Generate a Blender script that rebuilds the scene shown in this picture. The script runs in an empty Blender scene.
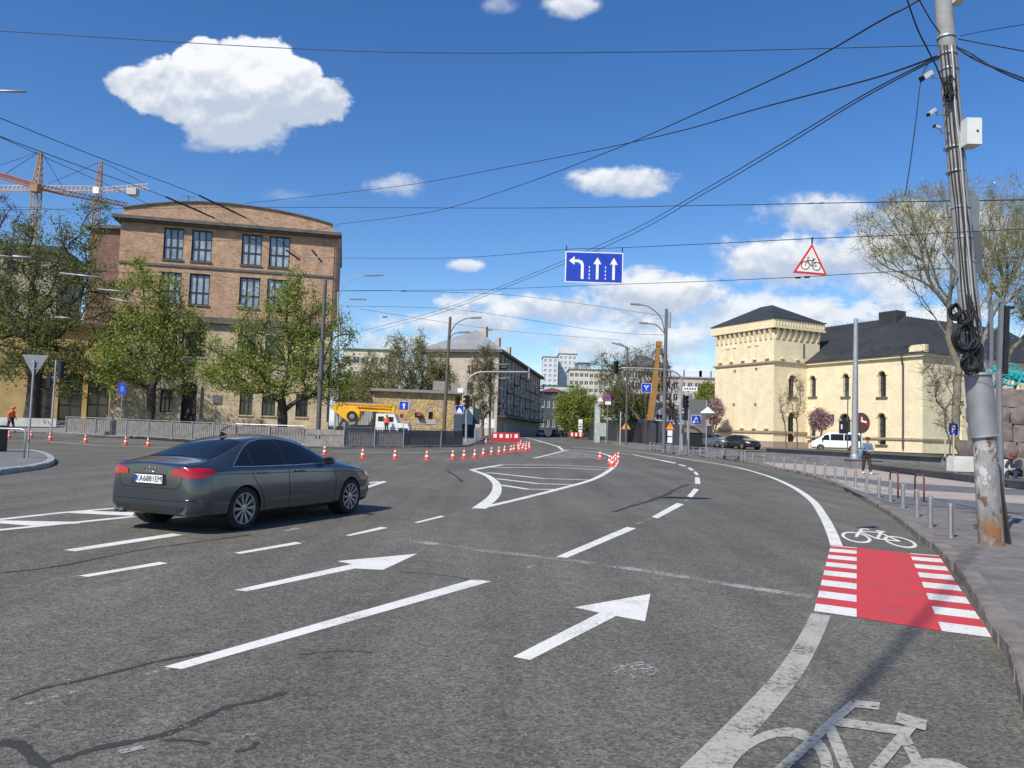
import bpy, bmesh, math, random
from math import sin, cos, pi, radians, sqrt, atan2, hypot
from mathutils import Vector, Matrix, noise
from mathutils.geometry import tessellate_polygon, delaunay_2d_cdt
from mathutils.bvhtree import BVHTree
import numpy as np

random.seed(7)
SC = bpy.context.scene
COL = SC.collection

# ------------------------------------------------------------------ camera
FPX = 769.0
CAMZ = 1.62
PITCH = math.atan(47.0 / FPX)
ROLL = math.atan(0.032)
R0 = Vector((1, 0, 0)); U0 = Vector((0, -sin(PITCH), cos(PITCH))); FW = Vector((0, cos(PITCH), sin(PITCH)))
RT = R0 * cos(ROLL) + U0 * sin(ROLL)
UP = -R0 * sin(ROLL) + U0 * cos(ROLL)
cd = bpy.data.cameras.new('camera')
cd.sensor_fit = 'HORIZONTAL'; cd.sensor_width = 36.0; cd.lens = FPX / 1024 * 36.0
cd.clip_start = 0.05; cd.clip_end = 5000
cam = bpy.data.objects.new('camera', cd); COL.objects.link(cam)
cam.matrix_world = Matrix(((RT.x, UP.x, -FW.x, 0), (RT.y, UP.y, -FW.y, 0), (RT.z, UP.z, -FW.z, CAMZ), (0, 0, 0, 1)))
SC.camera = cam

# ------------------------------------------------------------------ light
SUN_AZ = radians(216.0)      # clockwise from +Y (the view direction)
SUN_EL = radians(45.0)
SKY_STRENGTH = 0.10
sd = bpy.data.lights.new('sun', 'SUN'); sd.energy = 4.2; sd.angle = radians(0.55); sd.color = (1.0, 0.95, 0.87)
sun = bpy.data.objects.new('sun', sd); COL.objects.link(sun)
sdir = Vector((sin(SUN_AZ) * cos(SUN_EL), cos(SUN_AZ) * cos(SUN_EL), sin(SUN_EL)))
sun.rotation_euler = sdir.to_track_quat('Z', 'Y').to_euler()
sun.location = sdir * 60

W = bpy.data.worlds.new('World'); SC.world = W; W.use_nodes = True
def build_world():
    nt = W.node_tree; N = nt.nodes; Lk = nt.links
    bg = N['Background']; bg.inputs[1].default_value = SKY_STRENGTH
    sky = N.new('ShaderNodeTexSky'); sky.sky_type = 'NISHITA'; sky.sun_disc = False
    sky.sun_elevation = SUN_EL; sky.sun_rotation = SUN_AZ
    sky.air_density = 1.0; sky.dust_density = 0.25; sky.ozone_density = 3.0; sky.altitude = 150
    tc = N.new('ShaderNodeTexCoord')
    sx = N.new('ShaderNodeSeparateXYZ'); Lk.new(tc.outputs['Generated'], sx.inputs[0])
    def M(op, a, b=None, c=None, clamp=False):
        n = N.new('ShaderNodeMath'); n.operation = op; n.use_clamp = clamp
        for i, q in enumerate((a, b, c)):
            if q is None: continue
            if isinstance(q, (int, float)): n.inputs[i].default_value = q
            else: Lk.new(q, n.inputs[i])
        return n.outputs[0]
    yy = M('MAXIMUM', sx.outputs[1], 0.04)
    u = M('DIVIDE', sx.outputs[0], yy); v = M('DIVIDE', sx.outputs[2], yy)
    comb = N.new('ShaderNodeCombineXYZ'); Lk.new(u, comb.inputs[0]); Lk.new(v, comb.inputs[1])
    def noise_(scale, detail, sxy=(1, 1), off=(0, 0), rough=.55):
        mp = N.new('ShaderNodeMapping'); Lk.new(comb.outputs[0], mp.inputs[0])
        mp.inputs['Scale'].default_value = (sxy[0], sxy[1], 1); mp.inputs['Location'].default_value = (off[0], off[1], 0)
        nn = N.new('ShaderNodeTexNoise'); nn.noise_dimensions = '2D'; Lk.new(mp.outputs[0], nn.inputs['Vector'])
        nn.inputs['Scale'].default_value = scale; nn.inputs['Detail'].default_value = detail; nn.inputs['Roughness'].default_value = rough
        return nn.outputs['Fac']
    def step(x, a, b):
        n = N.new('ShaderNodeMapRange'); n.interpolation_type = 'SMOOTHSTEP'
        Lk.new(x, n.inputs[0]); n.inputs[1].default_value = a; n.inputs[2].default_value = b
        return n.outputs[0]
    nbig = noise_(13, 8, (1, 1.25), rough=.55)
    nfine = noise_(45, 6, (1, 1.3), (3, 1), rough=.6)
    n1 = M('ADD', M('MULTIPLY', M('SUBTRACT', nbig, .5), 1.9), M('MULTIPLY', M('SUBTRACT', nfine, .5), 1.0))
    def uv(px, py):
        d = FW + RT * ((px - 512) / FPX) + UP * ((384 - py) / FPX)
        return d.x / d.y, d.z / d.y
    def blob(px, py, rx, ry, edge=.55, amp=.55, dens=1.0, gy=None, gr=None):
        cu, cv = uv(px, py)
        a = M('DIVIDE', M('SUBTRACT', u, cu), rx / FPX); b = M('DIVIDE', M('SUBTRACT', v, cv), ry / FPX)
        d = M('SQRT', M('ADD', M('MULTIPLY', a, a), M('MULTIPLY', b, b)))
        f = M('ADD', M('SUBTRACT', 1.0, d), M('MULTIPLY', n1, amp))
        k = step(f, 0.0, edge)
        shade = M('ADD', M('MULTIPLY', b, .30), M('MULTIPLY', M('MULTIPLY', n1, a), 0))
        if gy: b = M('DIVIDE', M('SUBTRACT', v, uv(px, gy)[1]), gr / FPX)
        return (M('MULTIPLY', k, dens) if dens != 1 else k), b
    dens, shade = None, None
    hero = [(200, 90, 84, 38, .14, .30, 1, 92, 54), (252, 74, 56, 44, .12, .30, 1, 92, 54), (200, 60, 30, 26, .12, .30, 1, 92, 54), (240, 120, 66, 36, .34, .34, 1, 92, 54), (305, 100, 50, 32, .16, .30, 1, 92, 54), (148, 84, 50, 20, .2, .30, 1, 92, 54), (290, 78, 40, 26, .14, .3, 1, 92, 54),
            (825, 214, 74, 24, .6, .5, .92), (790, 262, 88, 34, .45, .5, .97), (880, 262, 80, 44, .6, .5, .9), (660, 296, 95, 26, .5, .55, .95), (560, 310, 90, 22, .6, .55, .9), (460, 322, 110, 18, .7, .6, .85), (760, 318, 120, 34, .6, .5, .85), (620, 340, 130, 24, .7, .6, .8), (980, 235, 60, 42, .6, .5, .85), (400, 345, 90, 16, .8, .6, .75),
            (395, 186, 36, 14, .8, .7, .7), (625, 181, 60, 19, .45, .5, .95), (572, 6, 36, 16, .6, .6, .85), (500, 5, 22, 12, .9, .6, .4),
            (466, 265, 20, 7, .6, .6, .8), (212, 146, 30, 8, .8, .8, .35), (285, 196, 30, 9, .9, .8, .25)]
    for hb in hero:
        k, b = blob(*hb)
        if dens is None: dens, shade = k, M('MULTIPLY', k, b)
        else:
            shade = M('ADD', M('MULTIPLY', shade, M('SUBTRACT', 1.0, k)), M('MULTIPLY', k, b))
            dens = M('MAXIMUM', dens, k)
    # low cumulus banks, thicker toward the right and the horizon
    nb = noise_(5.2, 9, (1, 2.1), (1.31, .27), rough=.58)
    nb2 = noise_(5.2, 9, (1, 2.1), (1.31, .30), rough=.58)
    uc, vc = uv(512, 300)
    # height limit of the bank grows to the right
    lim = M('ADD', .165, M('MULTIPLY', step(u, -.05, .55), .135))
    rel = M('DIVIDE', v, lim)
    thr = M('ADD', .37, M('MULTIPLY', M('POWER', M('MAXIMUM', rel, 0.0), 2.5), .22))
    thr = M('ADD', thr, M('MULTIPLY', step(u, -.1, -.9), .08))
    bank = step(M('SUBTRACT', nb, thr), -.01, .11)
    lit = step(M('SUBTRACT', nb, nb2), -.05, .045)
    # colours
    cl_h = N.new('ShaderNodeMix'); cl_h.data_type = 'RGBA'
    s2 = M('ADD', M('ADD', M('MULTIPLY', shade, .75), M('MULTIPLY', n1, .35)), M('MULTIPLY', M('SUBTRACT', noise_(13, 5, (1, 1.25), (0, 0), .5), noise_(13, 5, (1, 1.25), (0, .016), .5)), 2.6))
    Lk.new(step(s2, -.50, .62), cl_h.inputs[0])
    cl_h.inputs[6].default_value = (4.3, 4.9, 6.0, 1); cl_h.inputs[7].default_value = (7.6, 7.8, 8.0, 1)
    cl_b = N.new('ShaderNodeMix'); cl_b.data_type = 'RGBA'
    Lk.new(lit, cl_b.inputs[0])
    cl_b.inputs[6].default_value = (3.8, 4.8, 6.3, 1); cl_b.inputs[7].default_value = (7.0, 7.3, 7.6, 1)
    # sky tint
    hsv = N.new('ShaderNodeHueSaturation'); Lk.new(sky.outputs[0], hsv.inputs['Color']); hsv.inputs['Saturation'].default_value = 1.28; hsv.inputs['Value'].default_value = 1.17; hsv.inputs['Hue'].default_value = .508
    mx = N.new('ShaderNodeMix'); mx.data_type = 'RGBA'; Lk.new(M('MULTIPLY', bank, .92), mx.inputs[0]); Lk.new(hsv.outputs[0], mx.inputs[6]); Lk.new(cl_b.outputs[2], mx.inputs[7])
    mx2 = N.new('ShaderNodeMix'); mx2.data_type = 'RGBA'; Lk.new(dens, mx2.inputs[0]); Lk.new(mx.outputs[2], mx2.inputs[6]); Lk.new(cl_h.outputs[2], mx2.inputs[7])
    # clouds only on the far half of the sky
    front = step(sx.outputs[1], .05, .2)
    mx3 = N.new('ShaderNodeMix'); mx3.data_type = 'RGBA'; Lk.new(front, mx3.inputs[0]); Lk.new(hsv.outputs[0], mx3.inputs[6]); Lk.new(mx2.outputs[2], mx3.inputs[7])
    Lk.new(mx3.outputs[2], bg.inputs[0])
build_world()
SC.view_settings.view_transform = 'Standard'; SC.view_settings.look = 'None'
SC.view_settings.exposure = 0.32; SC.view_settings.gamma = 1.0; SC.view_settings.use_curve_mapping = False
SC.render.resolution_x = 1024; SC.render.resolution_y = 768

# ------------------------------------------------------------------ placing helpers
def zd(y, dz): return gz(y) + dz * .4 + .006 * min(1, max(0, (y - 30) / 12))
def gz(y):
    t = min(1, max(0, (y - 40) / 55.0)); return .6 * t * t * (3 - 2 * t)
def ray(px, py):
    return FW + RT * ((px - 512) / FPX) + UP * ((384 - py) / FPX)
def at(px, py, Y):
    d = ray(px, py); t = Y / d.y
    return Vector((d.x * t, Y, CAMZ + d.z * t))
def G(px, py, dz=0.0):
    d = ray(px, py); Y = 20.0
    if d.z >= -1e-5: return at(px, py, 400)
    for _ in range(60):
        Yn = (dz + gz(Y) - CAMZ) / d.z * d.y
        Y = .5 * Y + .5 * min(max(Yn, .5), 600)
    return Vector((d.x / d.y * Y, Y, dz + gz(Y)))
def gx(px, Y, dz=0.0):       # the ground point at pixel column px (at the horizon) and depth Y
    z = dz + gz(Y); py = 431
    for _ in range(5):
        p = at(px, py, Y); py += (p.z - z) * FPX / Y
    p = at(px, py, Y); p.z = z
    return p

# ------------------------------------------------------------------ materials
MATS = {}
def mat(name, col, rough=.7, metal=0.0, var=.12, scale=4.0, bump=0.0, bscale=None, coord='Object', coat=0, spec=None, emis=None, col2=None, alpha=None, detail=6, trans=0):
    if name in MATS: return MATS[name]
    m = bpy.data.materials.new(name); m.use_nodes = True; nt = m.node_tree; N = nt.nodes; Lk = nt.links
    b = N['Principled BSDF']
    b.inputs['Roughness'].default_value = rough; b.inputs['Metallic'].default_value = metal
    if coat: b.inputs['Coat Weight'].default_value = coat; b.inputs['Coat Roughness'].default_value = .06
    if spec is not None: b.inputs['Specular IOR Level'].default_value = spec
    if emis: b.inputs['Emission Color'].default_value = (*emis[:3], 1); b.inputs['Emission Strength'].default_value = emis[3]
    if trans: b.inputs['Transmission Weight'].default_value = trans
    tc = N.new('ShaderNodeTexCoord')
    src = tc.outputs[coord] if coord in ('Object', 'Generated') else None
    if coord == 'World':
        g = N.new('ShaderNodeNewGeometry'); src = g.outputs['Position']
    nz = N.new('ShaderNodeTexNoise'); Lk.new(src, nz.inputs['Vector']); nz.inputs['Scale'].default_value = scale; nz.inputs['Detail'].default_value = detail; nz.inputs['Roughness'].default_value = .62
    mx = N.new('ShaderNodeMix'); mx.data_type = 'RGBA'
    st = N.new('ShaderNodeMapRange'); Lk.new(nz.outputs['Fac'], st.inputs[0]); st.inputs[1].default_value = .3; st.inputs[2].default_value = .7
    Lk.new(st.outputs[0], mx.inputs[0])
    if col2 is None:
        a = [min(1, c * (1 - var)) for c in col[:3]]; c2 = [min(1, c * (1 + var)) for c in col[:3]]
    else: a, c2 = col[:3], col2[:3]
    mx.inputs[6].default_value = (*a, 1); mx.inputs[7].default_value = (*c2, 1)
    Lk.new(mx.outputs[2], b.inputs['Base Color'])
    if bump:
        nb = N.new('ShaderNodeTexNoise'); Lk.new(src, nb.inputs['Vector']); nb.inputs['Scale'].default_value = bscale or scale * 4; nb.inputs['Detail'].default_value = 5
        bp = N.new('ShaderNodeBump'); Lk.new(nb.outputs['Fac'], bp.inputs['Height']); bp.inputs['Strength'].default_value = bump; bp.inputs['Distance'].default_value = .02
        Lk.new(bp.outputs[0], b.inputs['Normal'])
    m['mx'] = 1
    MATS[name] = m
    return m
def nodes_of(m): return m.node_tree.nodes, m.node_tree.links, m.node_tree.nodes['Principled BSDF']

def mat_asphalt():
    m = bpy.data.materials.new('asphalt'); m.use_nodes = True; N, Lk, b = nodes_of(m)
    g = N.new('ShaderNodeNewGeometry'); P = g.outputs['Position']
    def nz(s, d=6, r=.6, vec=P):
        n = N.new('ShaderNodeTexNoise'); n.inputs['Scale'].default_value = s; n.inputs['Detail'].default_value = d; n.inputs['Roughness'].default_value = r; Lk.new(vec, n.inputs['Vector']); return n.outputs['Fac']
    def mr(x, a, b_, c, d):
        n = N.new('ShaderNodeMapRange'); Lk.new(x, n.inputs[0]); n.inputs[1].default_value = a; n.inputs[2].default_value = b_; n.inputs[3].default_value = c; n.inputs[4].default_value = d; return n.outputs[0]
    def mul(a, b_):
        n = N.new('ShaderNodeMath'); n.operation = 'MULTIPLY'; Lk.new(a, n.inputs[0]); Lk.new(b_, n.inputs[1]); return n.outputs[0]
    big = mr(nz(.16, 4), .3, .7, .82, 1.18)
    # long streaks from wheels, stretched along the driving direction
    mp = N.new('ShaderNodeMapping'); mp.inputs['Rotation'].default_value = (0, 0, radians(22)); mp.inputs['Scale'].default_value = (1.3, .09, 1); Lk.new(P, mp.inputs[0])
    streak = mr(nz(1.0, 5, .6, mp.outputs[0]), .3, .7, .80, 1.20)
    med = mr(nz(3.0, 6), .3, .7, .9, 1.1)
    v = N.new('ShaderNodeTexVoronoi'); v.inputs['Scale'].default_value = 62; Lk.new(P, v.inputs['Vector'])
    sep = N.new('ShaderNodeSeparateColor'); Lk.new(v.outputs['Color'], sep.inputs[0])
    grain = mr(sep.outputs[0], 0, 1, .6, 1.4)
    v2 = N.new('ShaderNodeTexVoronoi'); v2.inputs['Scale'].default_value = 22; Lk.new(P, v2.inputs['Vector'])
    sep2 = N.new('ShaderNodeSeparateColor'); Lk.new(v2.outputs['Color'], sep2.inputs[0])
    spk = mr(sep2.outputs[1], .93, 1.0, 1.0, 2.2)
    dist = mr(v2.outputs['Distance'], .12, .22, 1.0, 0.0)
    one = N.new('ShaderNodeMix'); one.data_type = 'FLOAT'; Lk.new(dist, one.inputs[0]); one.inputs[2].default_value = 1.0; Lk.new(spk, one.inputs[3])
    v3 = N.new('ShaderNodeTexVoronoi'); v3.inputs['Scale'].default_value = 34; Lk.new(P, v3.inputs['Vector']); s3 = N.new('ShaderNodeSeparateColor'); Lk.new(v3.outputs['Color'], s3.inputs[0]); grain = mul(grain, mr(s3.outputs[0], 0, 1, .8, 1.2))
    # sparse dark oil spots
    oil = mr(nz(1.1, 3, .5), .70, .76, 1.0, .72)
    tot = mul(mul(mul(big, streak), mul(med, grain)), mul(one.outputs[0], oil))
    cr = N.new('ShaderNodeMix'); cr.data_type = 'RGBA'; cr.blend_type = 'MULTIPLY'; cr.inputs[0].default_value = 1
    cr.inputs[6].default_value = (.126, .117, .096, 1)
    cc = N.new('ShaderNodeCombineColor'); [Lk.new(tot, cc.inputs[i]) for i in range(3)]
    Lk.new(cc.outputs[0], cr.inputs[7])
    dust = N.new('ShaderNodeMix'); dust.data_type = 'RGBA'; Lk.new(mr(nz(.35, 7, .7), .52, .72, 0.0, .55), dust.inputs[0]); Lk.new(cr.outputs[2], dust.inputs[6])
    dm = N.new('ShaderNodeMix'); dm.data_type = 'RGBA'; dm.blend_type = 'MULTIPLY'; dm.inputs[0].default_value = 1; Lk.new(cr.outputs[2], dm.inputs[6]); dm.inputs[7].default_value = (1.45, 1.32, 1.12, 1); dm.clamp_result = False; Lk.new(dm.outputs[2], dust.inputs[7])
    Lk.new(dust.outputs[2], b.inputs['Base Color'])
    b.inputs['Roughness'].default_value = .82; b.inputs['Specular IOR Level'].default_value = .35
    bp = N.new('ShaderNodeBump'); Lk.new(v.outputs['Distance'], bp.inputs['Height']); bp.inputs['Strength'].default_value = .5; bp.inputs['Distance'].default_value = .01
    Lk.new(bp.outputs[0], b.inputs['Normal'])
    MATS['asphalt'] = m; return m

def mat_paint(name, col, wear=.35, worn=.5, alpha=None):
    # road paint: worn through in small flecks (a texture of the paint itself)
    m = bpy.data.materials.new(name); m.use_nodes = True; N, Lk, b = nodes_of(m)
    g = N.new('ShaderNodeNewGeometry'); P = g.outputs['Position']
    n = N.new('ShaderNodeTexNoise'); n.inputs['Scale'].default_value = 26; n.inputs['Detail'].default_value = 6; n.inputs['Roughness'].default_value = .75; Lk.new(P, n.inputs['Vector'])
    n2 = N.new('ShaderNodeTexNoise'); n2.inputs['Scale'].default_value = 2.2; n2.inputs['Detail'].default_value = 5; Lk.new(P, n2.inputs['Vector'])
    ad = N.new('ShaderNodeMath'); ad.operation = 'MULTIPLY_ADD'; Lk.new(n2.outputs['Fac'], ad.inputs[0]); ad.inputs[1].default_value = .5; Lk.new(n.outputs['Fac'], ad.inputs[2])
    mr = N.new('ShaderNodeMapRange'); Lk.new(ad.outputs[0], mr.inputs[0]); mr.inputs[1].default_value = wear + .17; mr.inputs[2].default_value = wear + .34
    mx = N.new('ShaderNodeMix'); mx.data_type = 'RGBA'; Lk.new(mr.outputs[0], mx.inputs[0])
    mx.inputs[6].default_value = tuple(c * (1 - worn) + .08 * worn for c in col[:3]) + (1,); mx.inputs[7].default_value = (*col[:3], 1)
    Lk.new(mx.outputs[2], b.inputs['Base Color']); b.inputs['Roughness'].default_value = .7
    bp = N.new('ShaderNodeBump'); Lk.new(n.outputs['Fac'], bp.inputs['Height']); bp.inputs['Strength'].default_value = .25; bp.inputs['Distance'].default_value = .01; Lk.new(bp.outputs[0], b.inputs['Normal'])
    if alpha is not None:
        ma = N.new('ShaderNodeMapRange'); Lk.new(ad.outputs[0], ma.inputs[0]); ma.inputs[1].default_value = alpha; ma.inputs[2].default_value = alpha + .05; Lk.new(ma.outputs[0], b.inputs['Alpha'])
    MATS[name] = m; return m

def mat_brick(name, c1, c2, mortar, bw=.5, bh=.16, ms=.012, var=.5, dirt=.25, axis='xz'):
    m = bpy.data.materials.new(name); m.use_nodes = True; N, Lk, b = nodes_of(m)
    tc = N.new('ShaderNodeTexCoord'); sx = N.new('ShaderNodeSeparateXYZ'); Lk.new(tc.outputs['Object'], sx.inputs[0])
    cb = N.new('ShaderNodeCombineXYZ')
    if axis == 'xz':
        ad = N.new('ShaderNodeMath'); ad.operation = 'ADD'; Lk.new(sx.outputs[0], ad.inputs[0]); Lk.new(sx.outputs[1], ad.inputs[1])
        Lk.new(ad.outputs[0], cb.inputs[0]); Lk.new(sx.outputs[2], cb.inputs[1])
    else:
        Lk.new(sx.outputs[0], cb.inputs[0]); Lk.new(sx.outputs[1], cb.inputs[1])
    br = N.new('ShaderNodeTexBrick'); Lk.new(cb.outputs[0], br.inputs['Vector'])
    br.inputs['Scale'].default_value = 1; br.inputs['Brick Width'].default_value = bw; br.inputs['Row Height'].default_value = bh; br.inputs['Mortar Size'].default_value = ms
    br.inputs['Color1'].default_value = (*c1, 1); br.inputs['Color2'].default_value = (*c2, 1); br.inputs['Mortar'].default_value = (*mortar, 1); br.inputs['Bias'].default_value = 0
    nz = N.new('ShaderNodeTexNoise'); nz.inputs['Scale'].default_value = .8; nz.inputs['Detail'].default_value = 8; nz.inputs['Roughness'].default_value = .7; Lk.new(tc.outputs['Object'], nz.inputs['Vector'])
    mr = N.new('ShaderNodeMapRange'); Lk.new(nz.outputs['Fac'], mr.inputs[0]); mr.inputs[1].default_value = .3; mr.inputs[2].default_value = .7; mr.inputs[3].default_value = 1 - dirt; mr.inputs[4].default_value = 1 + dirt
    n3 = N.new('ShaderNodeTexNoise'); n3.inputs['Scale'].default_value = 4; n3.inputs['Detail'].default_value = 4; Lk.new(cb.outputs[0], n3.inputs['Vector'])
    mr3 = N.new('ShaderNodeMapRange'); Lk.new(n3.outputs['Fac'], mr3.inputs[0]); mr3.inputs[1].default_value = .3; mr3.inputs[2].default_value = .7; mr3.inputs[3].default_value = 1 - dirt * .6; mr3.inputs[4].default_value = 1 + dirt * .6
    mm = N.new('ShaderNodeMath'); mm.operation = 'MULTIPLY'; Lk.new(mr.outputs[0], mm.inputs[0]); Lk.new(mr3.outputs[0], mm.inputs[1])
    vm = N.new('ShaderNodeVectorMath'); vm.operation = 'SCALE'; Lk.new(br.outputs['Color'], vm.inputs[0]); Lk.new(mm.outputs[0], vm.inputs['Scale'])
    Lk.new(vm.outputs[0], b.inputs['Base Color']); b.inputs['Roughness'].default_value = .88
    bp = N.new('ShaderNodeBump'); Lk.new(br.outputs['Fac'], bp.inputs['Height']); bp.inputs['Strength'].default_value = .4; bp.invert = True; bp.inputs['Distance'].default_value = .02; Lk.new(bp.outputs[0], b.inputs['Normal'])
    MATS[name] = m; return m

def mat_leaf(name, c1, c2, scale=.6):
    m = bpy.data.materials.new(name); m.use_nodes = True; N, Lk, b = nodes_of(m)
    g = N.new('ShaderNodeNewGeometry')
    nz = N.new('ShaderNodeTexNoise'); nz.inputs['Scale'].default_value = scale; nz.inputs['Detail'].default_value = 8; nz.inputs['Roughness'].default_value = .8; Lk.new(g.outputs['Position'], nz.inputs['Vector'])
    mr = N.new('ShaderNodeMapRange'); Lk.new(nz.outputs['Fac'], mr.inputs[0]); mr.inputs[1].default_value = .35; mr.inputs[2].default_value = .65
    mx = N.new('ShaderNodeMix'); mx.data_type = 'RGBA'; Lk.new(mr.outputs[0], mx.inputs[0]); mx.inputs[6].default_value = (*c1, 1); mx.inputs[7].default_value = (*c2, 1)
    Lk.new(mx.outputs[2], b.inputs['Base Color']); b.inputs['Roughness'].default_value = .6
    tr = N.new('ShaderNodeBsdfTranslucent'); Lk.new(mx.outputs[2], tr.inputs[0])
    ms = N.new('ShaderNodeMixShader'); ms.inputs[0].default_value = .38
    Lk.new(b.outputs[0], ms.inputs[1]); Lk.new(tr.outputs[0], ms.inputs[2]); Lk.new(ms.outputs[0], N['Material Output'].inputs[0])
    MATS[name] = m; return m

# ------------------------------------------------------------------ mesh helpers
class MB:
    def __init__(s): s.v = []; s.f = []; s.m = []; s.mi = 0
    def add(s, vs, fs):
        o = len(s.v); s.v += [tuple(q) for q in vs]
        for f in fs: s.f.append(tuple(i + o for i in f)); s.m.append(s.mi)
        return s
    def box(s, c, sz, rz=0.0, M=None):
        x, y, z = [q / 2 for q in sz]
        vs = [Vector((a * x, b * y, d * z)) for a in (-1, 1) for b in (-1, 1) for d in (-1, 1)]
        if rz: vs = [Matrix.Rotation(rz, 3, 'Z') @ q for q in vs]
        if M: vs = [M @ q for q in vs]
        vs = [q + Vector(c) for q in vs]
        return s.add(vs, [(0, 1, 3, 2), (4, 6, 7, 5), (0, 4, 5, 1), (2, 3, 7, 6), (0, 2, 6, 4), (1, 5, 7, 3)])
    def span(s, a, b):
        return s.box([(p + q) / 2 for p, q in zip(a, b)], [abs(q - p) for p, q in zip(a, b)])
    def bar(s, p0, p1, w, h=None, up=(0, 0, 1)):
        p0, p1 = Vector(p0), Vector(p1); d = p1 - p0
        if d.length < 1e-6: return s
        d = d.normalized(); upv = Vector(up)
        if abs(d.dot(upv)) > .98: upv = Vector((1, 0, 0))
        a = d.cross(upv).normalized() * w / 2; b = a.cross(d).normalized() * (h or w) / 2
        vs = [p + i * a + j * b for p in (p0, p1) for i, j in ((-1, -1), (1, -1), (1, 1), (-1, 1))]
        return s.add(vs, [(3, 2, 1, 0), (4, 5, 6, 7), (0, 1, 5, 4), (1, 2, 6, 5), (2, 3, 7, 6), (3, 0, 4, 7)])
    def tube(s, pts, r, n=8, cap=True):
        pts = [Vector(p) for p in pts]; k = len(pts)
        rs = list(r) if isinstance(r, (list, tuple)) else [r] * k
        o = len(s.v); ref = None
        for i, p in enumerate(pts):
            d = (pts[min(i + 1, k - 1)] - pts[max(i - 1, 0)])
            d = d.normalized() if d.length > 1e-9 else Vector((0, 0, 1))
            if ref is None: ref = Vector((1, 0, 0)) if abs(d.x) < .9 else Vector((0, 1, 0))
            a = (ref - d * ref.dot(d)).normalized(); ref = a; b = d.cross(a)
            for j in range(n):
                t = 2 * pi * j / n; q = p + (a * cos(t) + b * sin(t)) * rs[i]; s.v.append((q.x, q.y, q.z))
        for i in range(k - 1):
            for j in range(n):
                s.f.append((o + i * n + j, o + i * n + (j + 1) % n, o + (i + 1) * n + (j + 1) % n, o + (i + 1) * n + j)); s.m.append(s.mi)
        if cap:
            s.f.append(tuple(o + j for j in reversed(range(n)))); s.m.append(s.mi)
            s.f.append(tuple(o + (k - 1) * n + j for j in range(n))); s.m.append(s.mi)
        return s
    def lathe(s, prof, c=(0, 0, 0), n=24, M=None, cap=True):
        o = len(s.v); c = Vector(c)
        for r, z in prof:
            for j in range(n):
                t = 2 * pi * j / n; q = Vector((r * cos(t), r * sin(t), z))
                if M: q = M @ q
                q = q + c; s.v.append((q.x, q.y, q.z))
        for i in range(len(prof) - 1):
            for j in range(n):
                s.f.append((o + i * n + j, o + i * n + (j + 1) % n, o + (i + 1) * n + (j + 1) % n, o + (i + 1) * n + j)); s.m.append(s.mi)
        for i, rev in ((0, True), (len(prof) - 1, False)):
            if cap and prof[i][0] > 1e-4:
                rr = range(n); s.f.append(tuple(o + i * n + j for j in (reversed(rr) if rev else rr))); s.m.append(s.mi)
        return s
    def prism(s, poly, mp, d0, d1):
        """polygon in (u,v) extruded between depths; mp(u,v,d)->xyz"""
        n = len(poly)
        tri = tessellate_polygon([[Vector((u, v, 0)) for u, v in poly]])
        vs = [mp(u, v, d0) for u, v in poly] + [mp(u, v, d1) for u, v in poly]
        fs = [tuple(t) for t in tri] + [tuple(i + n for i in reversed(t)) for t in tri] + [(i, (i + 1) % n, (i + 1) % n + n, i + n) for i in range(n)]
        return s.add(vs, fs)
    def flat(s, poly, mp, d):
        tri = tessellate_polygon([[Vector((u, v, 0)) for u, v in poly]])
        return s.add([mp(u, v, d) for u, v in poly], [tuple(t) for t in tri])
    def wall(s, outline, holes, mp, depth=.25, back=True):
        loops = [outline] + holes; tri = tessellate_polygon([[Vector((u, v, 0)) for u, v in l] for l in loops])
        pts = [p for l in loops for p in l]; s.add([mp(u, v, 0) for u, v in pts], [tuple(t) for t in tri])
        for h in holes:
            n = len(h); s.add([mp(u, v, 0) for u, v in h] + [mp(u, v, depth) for u, v in h], [(i, (i + 1) % n, (i + 1) % n + n, i + n) for i in range(n)])
        return s
    def build(s, name, mats, parent=None, smooth=False, recalc=True, angle=None):
        me = bpy.data.meshes.new(name); me.from_pydata(s.v, [], s.f)
        if not isinstance(mats, (list, tuple)): mats = [mats]
        for q in mats: me.materials.append(q)
        if len(mats) > 1: me.polygons.foreach_set('material_index', s.m)
        if recalc:
            bm = bmesh.new(); bm.from_mesh(me); bmesh.ops.recalc_face_normals(bm, faces=bm.faces); bm.to_mesh(me); bm.free()
        if smooth:
            me.polygons.foreach_set('use_smooth', [True] * len(me.polygons))
            if angle: me.set_sharp_from_angle(angle=radians(angle))
        o = bpy.data.objects.new(name, me); COL.objects.link(o)
        if parent: o.parent = parent
        return o
def empty(name, loc=(0, 0, 0), rz=0.0):
    o = bpy.data.objects.new(name, None); o.location = loc; o.rotation_euler = (0, 0, rz); o.empty_display_size = .3; COL.objects.link(o); return o
def tag(o, label=None, cat=None, group=None, kind=None):
    if label: o['label'] = label
    if cat: o['category'] = cat
    if group: o['group'] = group
    if kind: o['kind'] = kind
    return o
def copy_tree(o, parent=None):
    c = o.copy(); COL.objects.link(c); c.parent = parent
    for ch in list(o.children): copy_tree(ch, c)
    return c
def planeX(u, v, d): return (u, d, v)          # wall in local XZ, seen from -y
def planeNX(x0): return lambda u, v, d: (x0 + d, -u, v)   # wall seen from -x, u runs to the right (towards -y)
def arch(c, z0, z1, w, n=8):
    r = w / 2; return [(c - r, z0), (c + r, z0)] + [(c + r * cos(pi * i / n), z1 - r + r * sin(pi * i / n)) for i in range(n + 1)]
def rect(a, b, c, d): return [(a, c), (b, c), (b, d), (a, d)]

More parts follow.
